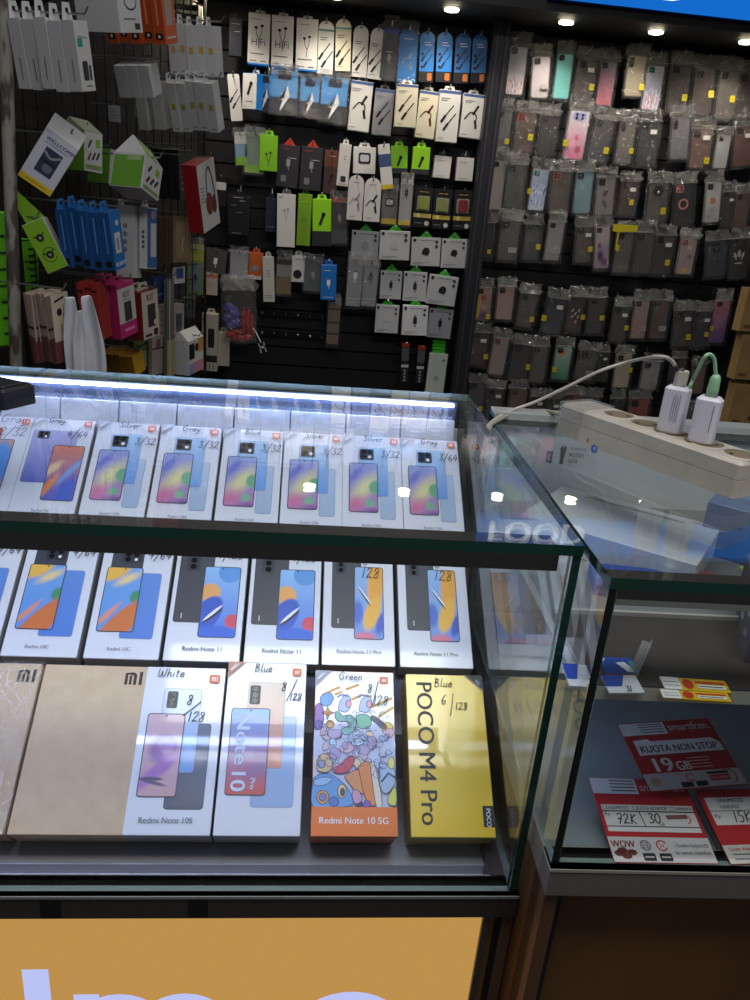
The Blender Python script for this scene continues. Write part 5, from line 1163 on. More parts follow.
# tilted boxes facing the camera
def facing(name, label, cat, TL, TR, BL, BR, Y, n, t, front, side, deco=None, roof=None, sidedeco=None, group=None):
    n = Vector(n).normalized(); p0 = Vector((0, Y, 0)); c = on_plane((TL[0] + BR[0]) / 2, (TL[1] + BR[1]) / 2, (0, Y, 0), (0, 1, 0))
    P_ = [on_plane(q[0], q[1], c, n) for q in (TL, TR, BL, BR)]
    x = ((P_[1] - P_[0]) + (P_[3] - P_[2])).normalized(); y = ((P_[0] - P_[2]) + (P_[1] - P_[3])); y = (y - x * y.dot(x)).normalized()
    w = ((P_[1] - P_[0]).length + (P_[3] - P_[2]).length) / 2; h = ((P_[0] - P_[2]).length + (P_[1] - P_[3]).length) / 2
    ctr = (P_[0] + P_[1] + P_[2] + P_[3]) / 4; top = ctr + y * h / 2
    M = frame(top, x, y, x.cross(y)); o = thing(name, label, cat, M, group); hw = w / 2
    m = MB(); m.prism(rect(-hw, -h, hw, 0), -t, 0, front, side, bevel=.0008); m.build('box_body', o)
    if deco: m = MB(); deco(m, w, h); m.build('printed_front', o)
    if sidedeco: m = MB(); m.M = Matrix.Translation((-hw - .0003, 0, 0)) @ Matrix.Rotation(R(-90), 4, 'Y'); sidedeco(m, t, h); m.build('printed_side', o)
    if roof:
        m = MB(); rh, rc = roof[:2]
        m.add([(-hw, 0, -t), (-hw, 0, 0), (hw, 0, 0), (hw, 0, -t), (-hw, rh, -t * .6), (hw, rh, -t * .6)], [(1, 2, 5, 4), (3, 0, 4, 5), (0, 1, 4), (2, 3, 5)], rc)
        if len(roof) > 2:
            for q in ((.1, .42), (.56, .9)):
                a_, b_ = Vector((0, 0, 0)), Vector((0, rh, -t * .6)); nn = Vector((0, t * .6, rh)).normalized() * .0008
                p1, p2 = a_.lerp(b_, q[0]) + nn, a_.lerp(b_, q[1]) + nn
                m.add([(-hw * .8, p1.y, p1.z), (hw * .8, p1.y, p1.z), (hw * .8, p2.y, p2.z), (-hw * .8, p2.y, p2.z)], [(0, 1, 2, 3)], roof[2])
        m.build('top_flap', o)
    PEGS.append((M @ Vector((0, .01, -t / 2)), None))
    return o
def d_well(m, w, h):
    m.text('WELLCOMM', -w * .36, -h * .17, w * .155, mat((40, 50, 120), .4), .0006, bold=.02)
    m.ribbon([(-w * .34, -h * .21), (w * .36, -h * .21)], h * .012, .0005, mat((90, 100, 150), .4))
    m.flat(rect(-w * .24, -h * .74, w * .26, -h * .27), .0005, mat((52, 56, 82), .4)); m.ribbon(smooth_pts([(-w * .2, -h * .36), (0, -h * .42), (w * .22, -h * .33)], 4), h * .04, .0007, GREYP)
    m.flat(disc(w * .05, -h * .6, w * .14, n=14), .0007, mat((110, 114, 130), .4)); m.ribbon([(-w * .2, -h * .5), (w * .2, -h * .52)], h * .06, .0007, mat((30, 32, 52), .4)); m.flat(rect(-w * .49, -h * .995, w * .49, -h * .88), .0005, mat((226, 196, 36), .4)); m.ribbon([(-w * .3, -h * .94), (w * .3, -h * .94)], h * .02, .0006, mat((170, 140, 20), .4))
facing('speaker_box', 'tilted white box with navy lettering and a yellow lower band', 'box', (46.7, 127), (78.7, 150.5), (17, 174.7), (50, 197), 1.93, (.25, -.95, -.1), .05, mat((206, 208, 222), .4), LW, d_well, (.035, LW))
GRN = mat((96, 150, 46), .45); GRNL = mat((128, 180, 50), .4)
def d_green(m, w, h):
    for k, (u, v, c) in enumerate(((-.2, -.3, DKG), (-.22, -.62, mat((110, 40, 50), .4)), (.02, -.6, DKG), (.25, -.58, DKG))): m.ribbon(smooth_pts([(w * (u - .06), -h * .02 + h * v - h * .06), (w * u, h * v), (w * (u + .07), h * v + h * .08)], 3), w * .09, .0005, c)
    m.flat(rect(w * .12, -h * .36, w * .36, -h * .16), .0005, GRNL); m.flat(rect(-w * .42, -h * .93, w * .42, -h * .82), .0005, mat((130, 160, 100), .4))
def s_green(m, t, h):
    m.flat(rect(-t * .97, -h * .98, -t * .03, -h * .06), .0002, GRN); m.flat(rect(-t * .55, -h * .2, -t * .12, -h * .08), .0004, mat((150, 176, 120), .4))
stack('green_white_box', 'green and white box with a folded roof shaped top, right of the tilted boxes', 'box', (146, 154), (141, 188), 17, .085, 1, .1, .25, LW2, LW, deco=d_green, sidedeco=s_green, roof=(.045, LW2, GRNL))
facing('green_white_box', 'green and white box tilted beside the navy lettered box', 'box', (91, 134), (109, 138), (77, 167), (96, 171), 2.12, (.82, -.57, 0), .09, LW2, GRN, d_green, (.03, mat((150, 160, 140), .5)))
facing('green_white_box', 'shadowed green box between the two green and white boxes', 'box', (113, 150), (121, 152), (106, 182), (114, 185), 2.25, (.82, -.57, 0), .08, LW, mat((84, 134, 40), .45))  # darker green and white than its neighbours, shadow put into the colour
LIMEB = mat((134, 186, 40), .4)
def s_icons(m, w, h):
    for k, (u, v) in enumerate(((-.02, -.33), (.02, -.68))):
        m.flat(disc(u * w, v * h, w * .17, n=14), .0005, INK); m.ribbon([(u * w - w * .25, v * h + w * .12), (u * w, v * h)], w * .05, .0005, INK); m.ribbon([(u * w + w * .24, v * h + w * .16), (u * w, v * h)], w * .05, .0005, INK)
        m.flat(disc(u * w, v * h, w * .07, n=10), .0007, GREYP)
    m.ribbon(arc(.02 * w, -.68 * h, w * .3, w * .32, 20, 330, 14), w * .03, .0004, INK)
o = facing('lime_box', 'tilted lime green box with two black icons', 'box', (20.5, 225), (41, 219), (49, 275), (69, 264), 1.93, (.1, -.99, 0), .05, LIMEB, WL, s_icons)
m = MB(); m.prism([(-.02, 0), (.026, 0), (-.004, .075), (-.024, .085)], -.03, -.029, LIMEB); m.build('open_flap', o)
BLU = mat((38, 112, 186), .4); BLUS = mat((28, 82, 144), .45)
def d_blue(m, w, h):
    m.flat(rect(-w * .25, -h * .72, w * .25, -h * .36), .0005, WL); m.flat(rect(-w * .1, -h * .66, w * .1, -h * .45), .0007, GREYP); m.text('ROBOT', -w * .38, -h * .94, w * .26, WT, .0006, bold=.02); m.flat(disc(w * .1, -h * .2, w * .14, n=10), .0005, WL)
def s_blue(m, t, h): m.flat(rr(-t * .85, -h * .95, -t * .25, -h * .84, .003), .0002, BLACK); m.ribbon([(-t * .5, -h * .1), (-t * .5, -h * .7)], .004, .0002, mat((70, 150, 220), .4))
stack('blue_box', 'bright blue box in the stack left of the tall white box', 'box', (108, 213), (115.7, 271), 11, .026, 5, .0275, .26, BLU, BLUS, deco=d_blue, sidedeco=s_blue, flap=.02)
def s_circ(m, t, h):
    for k in range(4): m.flat(disc(-t * .5, -h * (.28 + .11 * k), t * .14, n=12), .0002, GREYT)
stack('tall_white_box', 'tall whitish box with four grey circles on its side', 'box', (134, 206), (133.5, 278), 8, .05, 1, .1, .17, LW2, LW, sidedeco=s_circ, flap=.015)
def d_bl(m, w, h): m.flat(rect(-w * .48, -h * .98, w * .48, -h * .02), .0004, mat((60, 104, 170), .4)); m.flat(rect(-w * .15, -h * .8, w * .4, -h * .25), .0006, WL); m.flat(disc(w * .1, -h * .12, w * .2, n=10), .0006, mat((200, 150, 160), .4))
def s_dots(m, t, h):
    for k in range(4): m.flat(disc(-t * .5, -h * (.40 + .08 * k), t * .2, n=10), .0002, mat((60, 90, 150), .4))
stack('white_blue_box', 'slim white box with blue front beside the tall whitish box', 'box', (147, 207), (147, 269), 10, .022, 1, .1, .20, BW, LW2, deco=d_bl, sidedeco=s_dots, flap=.02)
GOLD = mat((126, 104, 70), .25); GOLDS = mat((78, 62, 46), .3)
stack('brown_film_pack', 'glossy brown transparent pack at the grid', 'pack', (173, 216), (173, 263), 18, .014, 4, .018, .16, GOLD, GOLDS, deco=lambda m, w, h: (m.flat(rr(-w * .36, -h * .9, w * .36, -h * .1, .006), .0005, mat((146, 122, 84), .2)), m.ribbon(smooth_pts([(w * .1, -h * .45), (-w * .02, -h * .6), (w * .05, -h * .75)], 4), .004, .0008, WL)))
def d_dark(m, w, h):
    lines(m, -w * .35, w * .35, [-h * (.3 + .12 * k) for k in range(5)], .0004, GREYP, .004)
stack('black_box', 'black box with rows of small silver print', 'box', (178, 150), (180, 200), 15, .035, 3, .042, .13, DKG, mat((30, 28, 30), .5), deco=d_dark)
REDS = mat((150, 26, 34), .4)
def d_head(m, w, h):
    m.flat(disc(w * .0, -h * .62, w * .2, h * .17, 14), .0006, mat((120, 30, 36), .35)); m.flat(disc(w * .26, -h * .66, w * .13, h * .14, 14), .0007, mat((84, 30, 32), .35)); m.ribbon(smooth_pts([(-w * .1, -h * .5), (-w * .05, -h * .2), (w * .12, -h * .1), (w * .28, -h * .3), (w * .34, -h * .55)], 4), w * .05, .0005, INK)
    lines(m, -w * .42, -w * .22, [-h * (.35 + .05 * k) for k in range(5)], .0004, GREYT, .003)
stack('headphone_box', 'white headphone box with red sides near the back wall', 'headphone box', (196, 166), (204, 234), 17, .045, 1, .1, .24, LW2, REDS, deco=d_head)
hung('blister_pack', 'yellow and green framed clear pack below the headphone box', 'accessory pack', 196, 244, 195, 294, 16, t=.006, shape='card', body=mat((140, 176, 60), .4), window=(.15, .38, .9, .95, mat((130, 150, 160), .4)), bands=[(.02, .32, mat((206, 206, 60), .4))], pic='usb', pics=.6, picy=-.65, bag=1, group='single', Y=2.9)
hung('blister_pack', 'small grey green clear pack under the yellow and green one', 'accessory pack', 190, 296, 189, 317, 11, t=.006, shape='card', body=mat((90, 104, 104), .4), pic='usb', pics=.7, bag=2, group='single', Y=2.92)
def d_house(m, w, h):
    m.flat(rect(-w * .45, -h * .55, -w * .1, -h * .1), .0005, INK); m.flat(disc(w * .05, -h * .25, w * .13, n=10), .0005, DKG); m.flat(rect(w * .15, -h * .4, w * .48, -h * .02), .0005, mat((200, 150, 90), .4)); m.flat(rect(-w * .48, -h * .98, -w * .2, -h * .68), .0005, mat((120, 160, 216), .4)); m.flat(rect(-w * .2, -h * .98, w * .48, -h * .66), .0005, mat((206, 140, 170), .4))
stack('gable_box', 'small white gable topped box low at the end of the grid', 'box', (188, 342), (189, 376), 15, .055, 1, .1, .16, LW2, LW, deco=d_house, roof=(.03, LW2))
def d_cream(m, w, h):
    m.flat(rect(-w * .5, -h * .99, w * .5, -h * .68), .0004, mat((120, 60, 60), .4)); m.ribbon([(-w * .3, -h * .1), (w * .2, -h * .06)], h * .03, .0005, INK); m.flat(disc(-w * .1, -h * .26, w * .14, n=10), .0005, INK); m.flat(disc(w * .2, -h * .32, w * .1, n=10), .0005, INK); m.flat(rect(-w * .1, -h * .66, w * .3, -h * .45), .0005, mat((170, 160, 140), .4))
def s_cream(m, t, h): m.flat(rect(-t, -h, 0, -h * .62), .0002, mat((104, 62, 62), .5)); m.flat(rect(-t * .9, -h * .5, -t * .1, -h * .46), .0003, mat((60, 40, 40), .5))
stack('cream_pack', 'thin cream and maroon pack left of the carrier bag', 'pack', (50, 296), (58, 364), 17, .0072, 9, .0078, .20, mat((206, 194, 170), .5), mat((150, 132, 122), .55), deco=d_cream, sidedeco=s_cream)
# thin white carrier bag
T = on_plane(84, 293, PG + NG * .30, NG); B = on_plane(86, 371, PG + NG * .30, NG)
def bagp(px, py, dd=0): q = on_plane(px, py, PG + NG * (.30 + dd), Vector((.3, -.95, 0))); return q
anchor = on_plane(84, 300, (0, 1.80, 0), (0, 1, 0))
o = thing('carrier_bag', 'limp white plastic carrier bag with two handles hanging on the grid', 'bag', frame(anchor, (1, 0, 0), (0, 0, 1), (0, -1, 0)))
def bl(px, py): q = on_plane(px, py, (0, 1.80, 0), (0, 1, 0)); return (q.x - anchor.x, q.z - anchor.z)
rows_ = [((64, 296), (77, 296), (80, 296), (92, 295)), ((64, 306), (79, 310), (82, 310), (95, 303)), ((64.5, 320), (79, 321), (82.5, 321), (99, 318)), ((65, 335), (77, 336), (87, 336), (103, 334)), ((66, 350), (78, 351), (90, 351), (106, 350)), ((67, 366), (80, 367), (92, 368), (107, 367)), ((68, 385), (80, 386), (92, 387), (107, 386))]
vs = []; r_ = random.Random(5); nper = 13
for j, rw in enumerate(rows_):
    pp = [bl(*q) for q in rw]
    for i in range(nper):
        t = i / (nper - 1) * 3; k = min(int(t), 2); f = t - k
        x = pp[k][0] + (pp[k + 1][0] - pp[k][0]) * f; y = pp[k][1] + (pp[k + 1][1] - pp[k][1]) * f
        vs.append((x, y, .012 * math.sin(i * 1.7 + j * .5) + .012 * math.sin(i * .55) + r_.uniform(-.003, .003)))
fs = [(j * nper + i, (j + 1) * nper + i, (j + 1) * nper + i + 1, j * nper + i + 1) for j in range(len(rows_) - 1) for i in range(nper - 1) if not (j == 0 and 4 <= i <= 7)]
m = MB(); m.add(vs, fs, mat((216, 218, 226), .45)); 
bagm = m.build('bag_front', o, True); md = bagm.modifiers.new('thick', 'SOLIDIFY'); md.thickness = .002; ms = bagm.modifiers.new('sub', 'SUBSURF'); ms.levels = ms.render_levels = 1
COR = mat((170, 60, 56), .45)
stack('coral_box', 'coral red box behind the white carrier bag', 'box', (96, 284), (104, 340), 9, .017, 3, .018, .20, COR, mat((170, 54, 52), .5), sidedeco=lambda m, t, h: m.ribbon([(-t * .9, -h * .14), (-t * .1, -h * .14)], .004, .0003, INK))
MAG = mat((196, 52, 120), .4)
def d_kit(m, w, h):
    m.flat(rect(-w * .48, -h * .72, w * .48, -h * .08), .0004, WL); m.flat(rr(-w * .18, -h * .7, w * .24, -h * .34, .003), .0006, mat((70, 62, 56), .3)); m.text('KIT', -w * .2, -h * .26, w * .26, INK, .0006, bold=.01); m.ribbon([(-w * .2, -h * .3), (w * .25, -h * .3)], .002, .0006, GREYT); m.ribbon([(-w * .2, -h * .86), (w * .3, -h * .86)], .007, .0006, mat((236, 150, 190), .4))
stack('magenta_box', 'magenta box with white front and dark window', 'box', (116, 286), (121.5, 340), 17, .022, 3, .024, .22, MAG, mat((160, 34, 92), .45), deco=d_kit, flap=.015)
DRD = mat((110, 30, 32), .45)
def d_kit2(m, w, h):
    m.flat(rr(-w * .18, -h * .76, w * .30, -h * .28, .003), .0006, mat((64, 58, 54), .3)); m.text('KIT', -w * .2, -h * .2, w * .28, INK, .0006, bold=.01); m.flat(disc(w * .25, -h * .68, w * .09, n=10), .0008, WL); m.ribbon([(-w * .35, -h * .92), (-w * .02, -h * .92)], h * .05, .0006, INK); m.flat(rect(w * .15, -h * .96, w * .4, -h * .82), .0006, DKG)
stack('cream_front_box', 'dark red box with a cream front and dark window', 'box', (141, 293), (144, 341), 16, .020, 3, .022, .20, mat((206, 196, 180), .45), DRD, deco=d_kit2, flap=.02)
YLB = mat((214, 170, 50), .45)
stack('yellow_box', 'small yellow box in the row just above the showcase', 'box', (132, 357), (136, 378), 10, .018, 5, .020, .16, YLB, mat((156, 110, 40), .5), peg=True)
stack('green_pouch', 'olive green pouch with a round pale print above the yellow boxes', 'pouch', (133, 341), (135, 372), 18, .02, 1, .1, .10, mat((112, 128, 56), .5), mat((84, 96, 40), .5), deco=lambda m, w, h: (m.flat(disc(w * .05, -h * .7, w * .25, n=14), .0005, mat((170, 176, 150), .4)), m.ribbon(arc(-w * .05, -h * .15, w * .3, h * .1, 200, 340, 8), .005, .0005, INK)))
stack('pale_card_pack', 'pale cream card pack right of the cream fronted box', 'pack', (158, 305), (158, 340), 11, .012, 1, .1, .10, mat((186, 178, 160), .5), mat((150, 142, 126), .5), deco=lambda m, w, h: lines(m, -w * .3, w * .3, [-h * .2, -h * .4, -h * .6], .0005, GREYT, .003))
stack('pale_card_pack', 'pale pack with a brown ring print, low at the grid', 'pack', (152, 338), (152, 376), 12, .012, 1, .1, .12, mat((170, 160, 150), .5), mat((140, 130, 120), .5), deco=lambda m, w, h: (m.flat(disc(0, -h * .18, w * .2, n=12), .0005, mat((130, 90, 90), .4)), m.ribbon([(-w * .45, -h * .3), (w * .45, -h * .3)], .004, .0005, INK)))
stack('blue_pouch', 'dark blue pouch between the red box and the clear strip', 'pouch', (154, 277), (154, 301), 12, .02, 1, .1, .12, mat((40, 60, 104), .45), mat((30, 44, 80), .5), deco=lambda m, w, h: m.ribbon([(-w * .3, -h * .8), (w * .3, -h * .7)], .006, .0005, mat((90, 110, 160), .4)))
stack('clear_strip', 'tall clear plastic strip, yellowish toward its lower end', 'plastic strip', (167, 279), (167, 380), 7, .010, 1, .1, .14, mat((104, 106, 104), .2), mat((84, 86, 82), .3), deco=lambda m, w, h: (m.flat(rect(-w * .5, -h, w * .5, -h * .6), .0005, mat((160, 152, 104), .3)), m.ribbon([(-w * .15, -h * .02), (-w * .12, -h * .98)], .004, .0008, WL)))
stack('window_box', 'grey box with a dark window beside the clear strip', 'box', (173, 305), (173, 336), 11, .03, 1, .1, .12, mat((160, 152, 140), .45), mat((130, 124, 116), .5), deco=lambda m, w, h: m.flat(rect(-w * .25, -h * .9, w * .3, -h * .3), .0005, mat((70, 76, 90), .3)))
stack('white_blue_card', 'small white card with a blue figure under the brown packs', 'card', (174, 267), (174, 284), 11, .006, 1, .1, .14, LW2, LW, deco=lambda m, w, h: m.flat(rect(-w * .3, -h * .7, w * .35, -h * .1), .0005, mat((50, 80, 150), .4)))
# lime green cloth, left of the pole and behind it
for lab, pts_, Y in (('lime green bag with black print hanging left of the pole', [(-30, 208), (4, 212), (8, 230), (11, 300), (12, 346), (-28, 350)], 1.9), ('lime green wrapping showing behind the pole', [(19, 238), (31, 240), (36, 262), (36, 292), (20, 296)], 2.13)):
    q = [at(a, b, 1, Y) for a, b in pts_]; c = sum(q, Vector()) / len(q)
    o = thing('lime_bag', lab, 'bag', frame(c, (1, 0, 0), (0, 0, 1), (0, -1, 0)))
    m = MB(); m.prism([(v.x - c.x, v.z - c.z) for v in q], -.02, 0, mat((112, 206, 30), .45), bevel=.004); m.build('bag_body', o)
    m = MB(); r_ = random.Random(2); xs = [v.x - c.x for v in q]; zs = [v.z - c.z for v in q]
    for k in range(7): zz = min(zs) * .75 + (max(zs) - min(zs)) * .8 * k / 7; m.ribbon([(max(xs) * .25, zz), (max(xs) * .7, zz + .002)], .006, .0006, mat((40, 70, 20), .5))
    m.build('print', o)
# dark blue bundle and cream shelf frame at the top edge
q = at(29, 0, 1, 2.05)
o = thing('blue_bundle', 'dark blue plastic bundle at the top left edge', 'bundle', Matrix.Translation(q))
m = MB(); r_ = random.Random(9); nn = 14; vs = []; fs = []
for j in range(8):
    ph = -math.pi / 2 + math.pi * j / 7
    for i in range(nn):
        a = 2 * math.pi * i / nn; s_ = 1 + r_.uniform(-.12, .12)
        vs.append((.055 * math.cos(ph) * math.cos(a) * s_, .04 * math.cos(ph) * math.sin(a) * s_, .018 + .028 * math.sin(ph) * s_))
fs = [(j * nn + i, j * nn + (i + 1) % nn, (j + 1) * nn + (i + 1) % nn, (j + 1) * nn + i) for j in range(7) for i in range(nn)]
m.add(vs, fs, mat((34, 44, 92), .2)); m.build('bundle_body', o, True)
m = MB(); m.ribbon([(-.01, .04), (.0, .075)], .006, 0, mat((120, 140, 200), .3)); m.build('tied_neck', o)
q = at(185, 8, 1, 2.95)
o = thing('wall_bracket', 'cream metal bracket frame high beside the slim white boxes', 'bracket', frame(q, (1, 0, 0), (0, 0, 1), (0, -1, 0)))
m = MB(); CRM = mat((190, 184, 160), .5)
m.box(-.12, .055, .012, .028, -.02, 0, CRM); m.box(.040, .055, -.05, .028, -.02, 0, CRM); m.box(-.12, -.105, -.05, .028, -.02, 0, CRM); m.build('frame', o)
m = MB(); m.box(-.105, .04, -.012, -.004, -.02, -.012, CRM); m.build('crossbar', o)
# pegs on the grid
inv = GM.inverted()
for (p3, off) in PEGS:
    q = inv @ Vector((p3.x, p3.y, p3.z)); L_ = off if off is not None else q.z
    m = MB(); m.tube([(q.x, q.y, 0), (q.x, q.y, L_ * .5), (q.x, q.y - .001, L_ + .012), (q.x, q.y + .012, L_ + .02)], .0022, METAL, 6); m.build('peg', g)

# ================================================================== SECOND SHOWCASE
A2 = R(-1.25); O2 = Vector((.2225, .478, 0))
C2 = Matrix.Translation(O2) @ Matrix.Rotation(A2, 4, 'Z')          # local x to the right, y into the depth
I2 = C2.inverted()
W2, D2 = 1.15, .46
c2 = thing('glass_showcase', 'unlit glass showcase at the right with red price cards inside', 'showcase', C2)
def part2(nm, m): return m.build(nm, c2)
m = MB(); m.box(.0, W2, 0, D2, ZT - .009, ZT, GLASS, {k: GEDGE for k in ('-x', '+x', '-y', '+y')}); part2('top_glass', m)
m = MB(); m.box(.008, W2, .003, .008, .796, ZT - .009, GLASS, {'-x': GEDGE_DARK, '-z': GBOT}); part2('front_glass', m)
m = MB(); m.box(.0005, .0065, .001, D2 - .003, .796, ZT - .009, GLASS, {'-y': GEDGE_DARK, '+y': GEDGE, '-z': GBOT}); part2('side_glass', m)
m = MB(); m.box(.009, W2, .010, .034, ZT - .022, ZT - .0095, mat((44, 36, 34), .45)); m.box(.009, W2, .010, .034, ZT - .027, ZT - .022, mat((150, 148, 142), .5)); part2('top_front_rail', m)
m = MB(); m.box(-.001, W2, -.004, .020, .766, .7955, mat((116, 110, 106), .35, .1)); m.box(-.0012, W2, -.0045, .0205, .7925, .7955, mat((176, 170, 160), .35, .1)); m.box(-.001, .014, .020, D2, .766, .7955, mat((150, 146, 140), .35, .3)); part2('bottom_rail', m)
m = MB(); m.box(.0, W2, D2 - .03, D2, ZT, ZT + .008, mat((170, 178, 176), .3, .3)); m.box(.008, W2, D2 - .02, D2 - .004, .80, ZT - .01, mat((206, 210, 216), .5)); part2('rear_frame', m)
FL2 = noisy((128, 138, 142), (150, 160, 164), 10, .35)
m = MB(); m.box(.015, W2, .021, D2 - .021, .780, .790, FL2); part2('floor_panel', m)
m = MB(); m.box(.008, W2, .02, D2 - .03, .948, .9595, mat((206, 204, 190), .45), {'+z': mat((112, 114, 116), .4)}); o = part2('shelf', m)
m = MB(); m.box(.012, W2, .022, .135, .9595, .9605, noisy((46, 40, 38), (58, 50, 46), 20, .7)); m.box(.012, W2, .135, .139, .9595, .9645, mat((150, 148, 140), .5)); part2('shelf_mat', m)
m = MB(); m.box(.0, W2, .012, D2, .0, .766, noisy((98, 64, 30), (116, 78, 38), 6, .5, (1, 1, .3))); m.box(.0, .012, -.001, .03, 0, .766, mat((96, 66, 44), .5)); m.box(.012, .018, .004, .02, 0, .766, BLACK); part2('base_cabinet', m)
def on2(px, py, z): return I2 @ at(px, py, 2, z)
# price cards
def pcard(nm, label, cat, TL, TR, BL, BR, z0, tilt, y0, bend=0.0, group=None):
    """flat card lying tilted; corners in the photo give its size and turn"""
    n = Vector((0, -math.sin(R(tilt)), math.cos(R(tilt)))); p0 = Vector((0, y0, z0))
    P_ = [on_plane(q[0], q[1], p0, n) for q in (TL, TR, BL, BR)]
    x = ((P_[1] - P_[0]) + (P_[3] - P_[2])).normalized(); y = (P_[0] - P_[2]) + (P_[1] - P_[3]); y = (y - x * y.dot(x)).normalized()
    w = ((P_[1] - P_[0]).length + (P_[3] - P_[2]).length) / 2; h = ((P_[0] - P_[2]).length + (P_[1] - P_[3]).length) / 2
    c = sum(P_, Vector()) / 4
    M = frame(c - y * h / 2, x, y, x.cross(y))
    return thing(nm, label, cat, M, group), w, h
CR = mat((196, 40, 50), .35); CW = mat((236, 234, 236), .35)
def qr_label(m, x0, y0, x1, y1, z):
    m.flat(rect(x0, y0, x1, y1), z, mat((226, 226, 230), .4)); lines(m, x0 + (x1 - x0) * .42, x1 - (x1 - x0) * .06, [y0 + (y1 - y0) * q for q in (.2, .42, .64, .84)], z + .0001, mat((70, 70, 80), .5), (y1 - y0) * .07)
def globe(m, cx, cy, r, z, c):
    m.ribbon(arc(cx, cy, r, r, 0, 360, 16), r * .14, z, c); m.ribbon(arc(cx, cy, r * .45, r, 0, 360, 14), r * .1, z, c); m.ribbon([(cx - r, cy), (cx + r, cy)], r * .1, z, c); m.ribbon([(cx - r * .85, cy + r * .5), (cx + r * .85, cy + r * .5)], r * .1, z, c); m.ribbon([(cx - r * .85, cy - r * .5), (cx + r * .85, cy - r * .5)], r * .1, z, c)
o, w, h = pcard('price_card', 'red and white price card with handwritten 72K and 30', 'price card', (592, 778), (693, 781), (611, 862), (708, 863), .800, 14, .492)
hw = w / 2
m = MB(); m.prism(rr(-hw, 0, hw, h, .002, 2), -.001, 0, CR); m.build('card', o)
m = MB(); qr_label(m, -hw, h * .80, -hw + w * .47, h * .995, .0003); m.build('white_label', o)
m = MB(); m.text('smartfren.', -hw + w * .49, h * .84, h * .155, mat((210, 205, 205), .4), .0003, fit=w * .47); m.build('lettering', o)
m = MB(); m.flat(rect(-hw * .93, h * .345, hw * .93, h * .665), .0003, CW)
m.text('UNLIMITED', -hw * .83, h * .605, h * .058, INK, .0005, bold=.01, fit=hw * .44); m.text('KUOTA NONSTOP', -hw * .22, h * .605, h * .058, INK, .0005, bold=.01, fit=hw * .62); m.text('LAINNYA', hw * .55, h * .605, h * .058, INK, .0005, bold=.01, fit=hw * .36)
for u in (-.91, -.30, .46): m.ribbon([(u * hw, h * .605), (u * hw + h * .04, h * .605), (u * hw + h * .04, h * .645), (u * hw, h * .645), (u * hw, h * .605)], .0005, .0005, GREYT)
m.ribbon([(-hw * .93, h * .585), (hw * .93, h * .585)], .0011, .0005, INK); m.ribbon([(-hw * .93, h * .405), (hw * .93, h * .405)], .0009, .0005, INK); m.ribbon([(-hw * .20, h * .585), (-hw * .16, h * .405)], .0009, .0005, INK)
m.text('Rp', -hw * .91, h * .53, h * .06, INK, .0005); m.text('GB', hw * .12, h * .42, h * .05, INK, .0005); m.ribbon([(hw * .35, h * .52), (hw * .72, h * .53)], h * .05, .0005, mat((150, 90, 90), .4)); m.ribbon(arc(hw * .7, h * .5, hw * .10, h * .05, -80, 80, 8), .0008, .0006, CR); m.build('printed_form', o)
m = MB(); pen(m, '72K', -hw * .70, h * .435, h * .115, .0011, .0007); pen(m, '30', hw * -.06, h * .445, h * .115, .0011, .0007); m.build('handwriting', o)
m = MB(); m.flat(rect(-hw * .995, .0004, hw * .995, h * .285), .0003, mat((216, 212, 214), .4)); m.text('WOW', -hw * .96, h * .165, h * .11, mat((130, 40, 30), .4), .0005, bold=.03, fit=hw * .46)
for a_, b_ in ((-.85, .10), (-.72, .07), (-.6, .11), (-.78, .13)): m.flat(disc(hw * a_, h * b_, hw * .10, h * .035, 10), .0005, mat((110, 36, 26), .4))
globe(m, -hw * .30, h * .19, h * .055, .0005, INK); m.ribbon(arc(hw * .02, h * .19, h * .055, h * .055, 30, 330, 14), h * .014, .0005, CR); m.text('24', -hw * .04, h * .168, h * .06, CR, .0005)
for u in (-.41, -.09): m.flat(rr(hw * u, h * .02, hw * (u + .24), h * .105, .001), .0005, INK); m.ribbon([(hw * (u + .04), h * .062), (hw * (u + .2), h * .062)], h * .016, .0006, WL)
m.text('- Combo Nelpon HD', hw * .26, h * .175, h * .062, INK, .0005, fit=hw * .68); m.text('ke semua smartfren', hw * .24, h * .095, h * .062, INK, .0005, fit=hw * .70); m.build('lower_band', o)
o, w, h = pcard('price_card', 'glossy red quota card lying over the top of the 72K card', 'price card', (622, 723), (710, 719), (646, 793), (746, 783), .822, 14, .545)
hw = w / 2
m = MB(); m.prism(rr(-hw, 0, hw, h, .002, 2), -.0012, 0, mat((178, 36, 44), .12, coat=.6)); m.build('card', o)
m = MB(); qr_label(m, -hw, h * .80, -hw + w * .48, h * .985, .0003); m.build('white_label', o)
m = MB(); m.text('smartfren.', -hw + w * .50, h * .845, h * .16, mat((216, 210, 210), .4), .0003, bold=.01, fit=w * .46); m.build('lettering', o)
m = MB(); m.flat([(-hw * .86, h * .50), (hw * .94, h * .50), (hw * .94, h * .62), (hw * .80, h * .70), (-hw * .5, h * .70), (-hw * .55, h * .735), (-hw * .86, h * .72)], .0003, CW)
m.text('KUOTA NON STOP', -hw * .80, h * .535, h * .145, mat((30, 40, 60), .4), .0005, bold=.025, fit=hw * 1.64); m.ribbon([(-hw * .9, h * .475), (hw * .93, h * .485)], .001, .0004, mat((120, 20, 30), .4)); m.build('quota_strip', o)
m = MB(); m.text('19', -hw * .76, h * .255, h * .28, mat((226, 220, 222), .3), .0004, bold=.03, fit=hw * .46); m.text('GB', -hw * .24, h * .26, h * .18, mat((226, 220, 222), .3), .0004, bold=.025, fit=hw * .30)
lines(m, hw * .06, hw * .5, [h * .42, h * .375, h * .33, h * .285], .0004, mat((206, 150, 150), .4), h * .016); m.build('big_number', o)
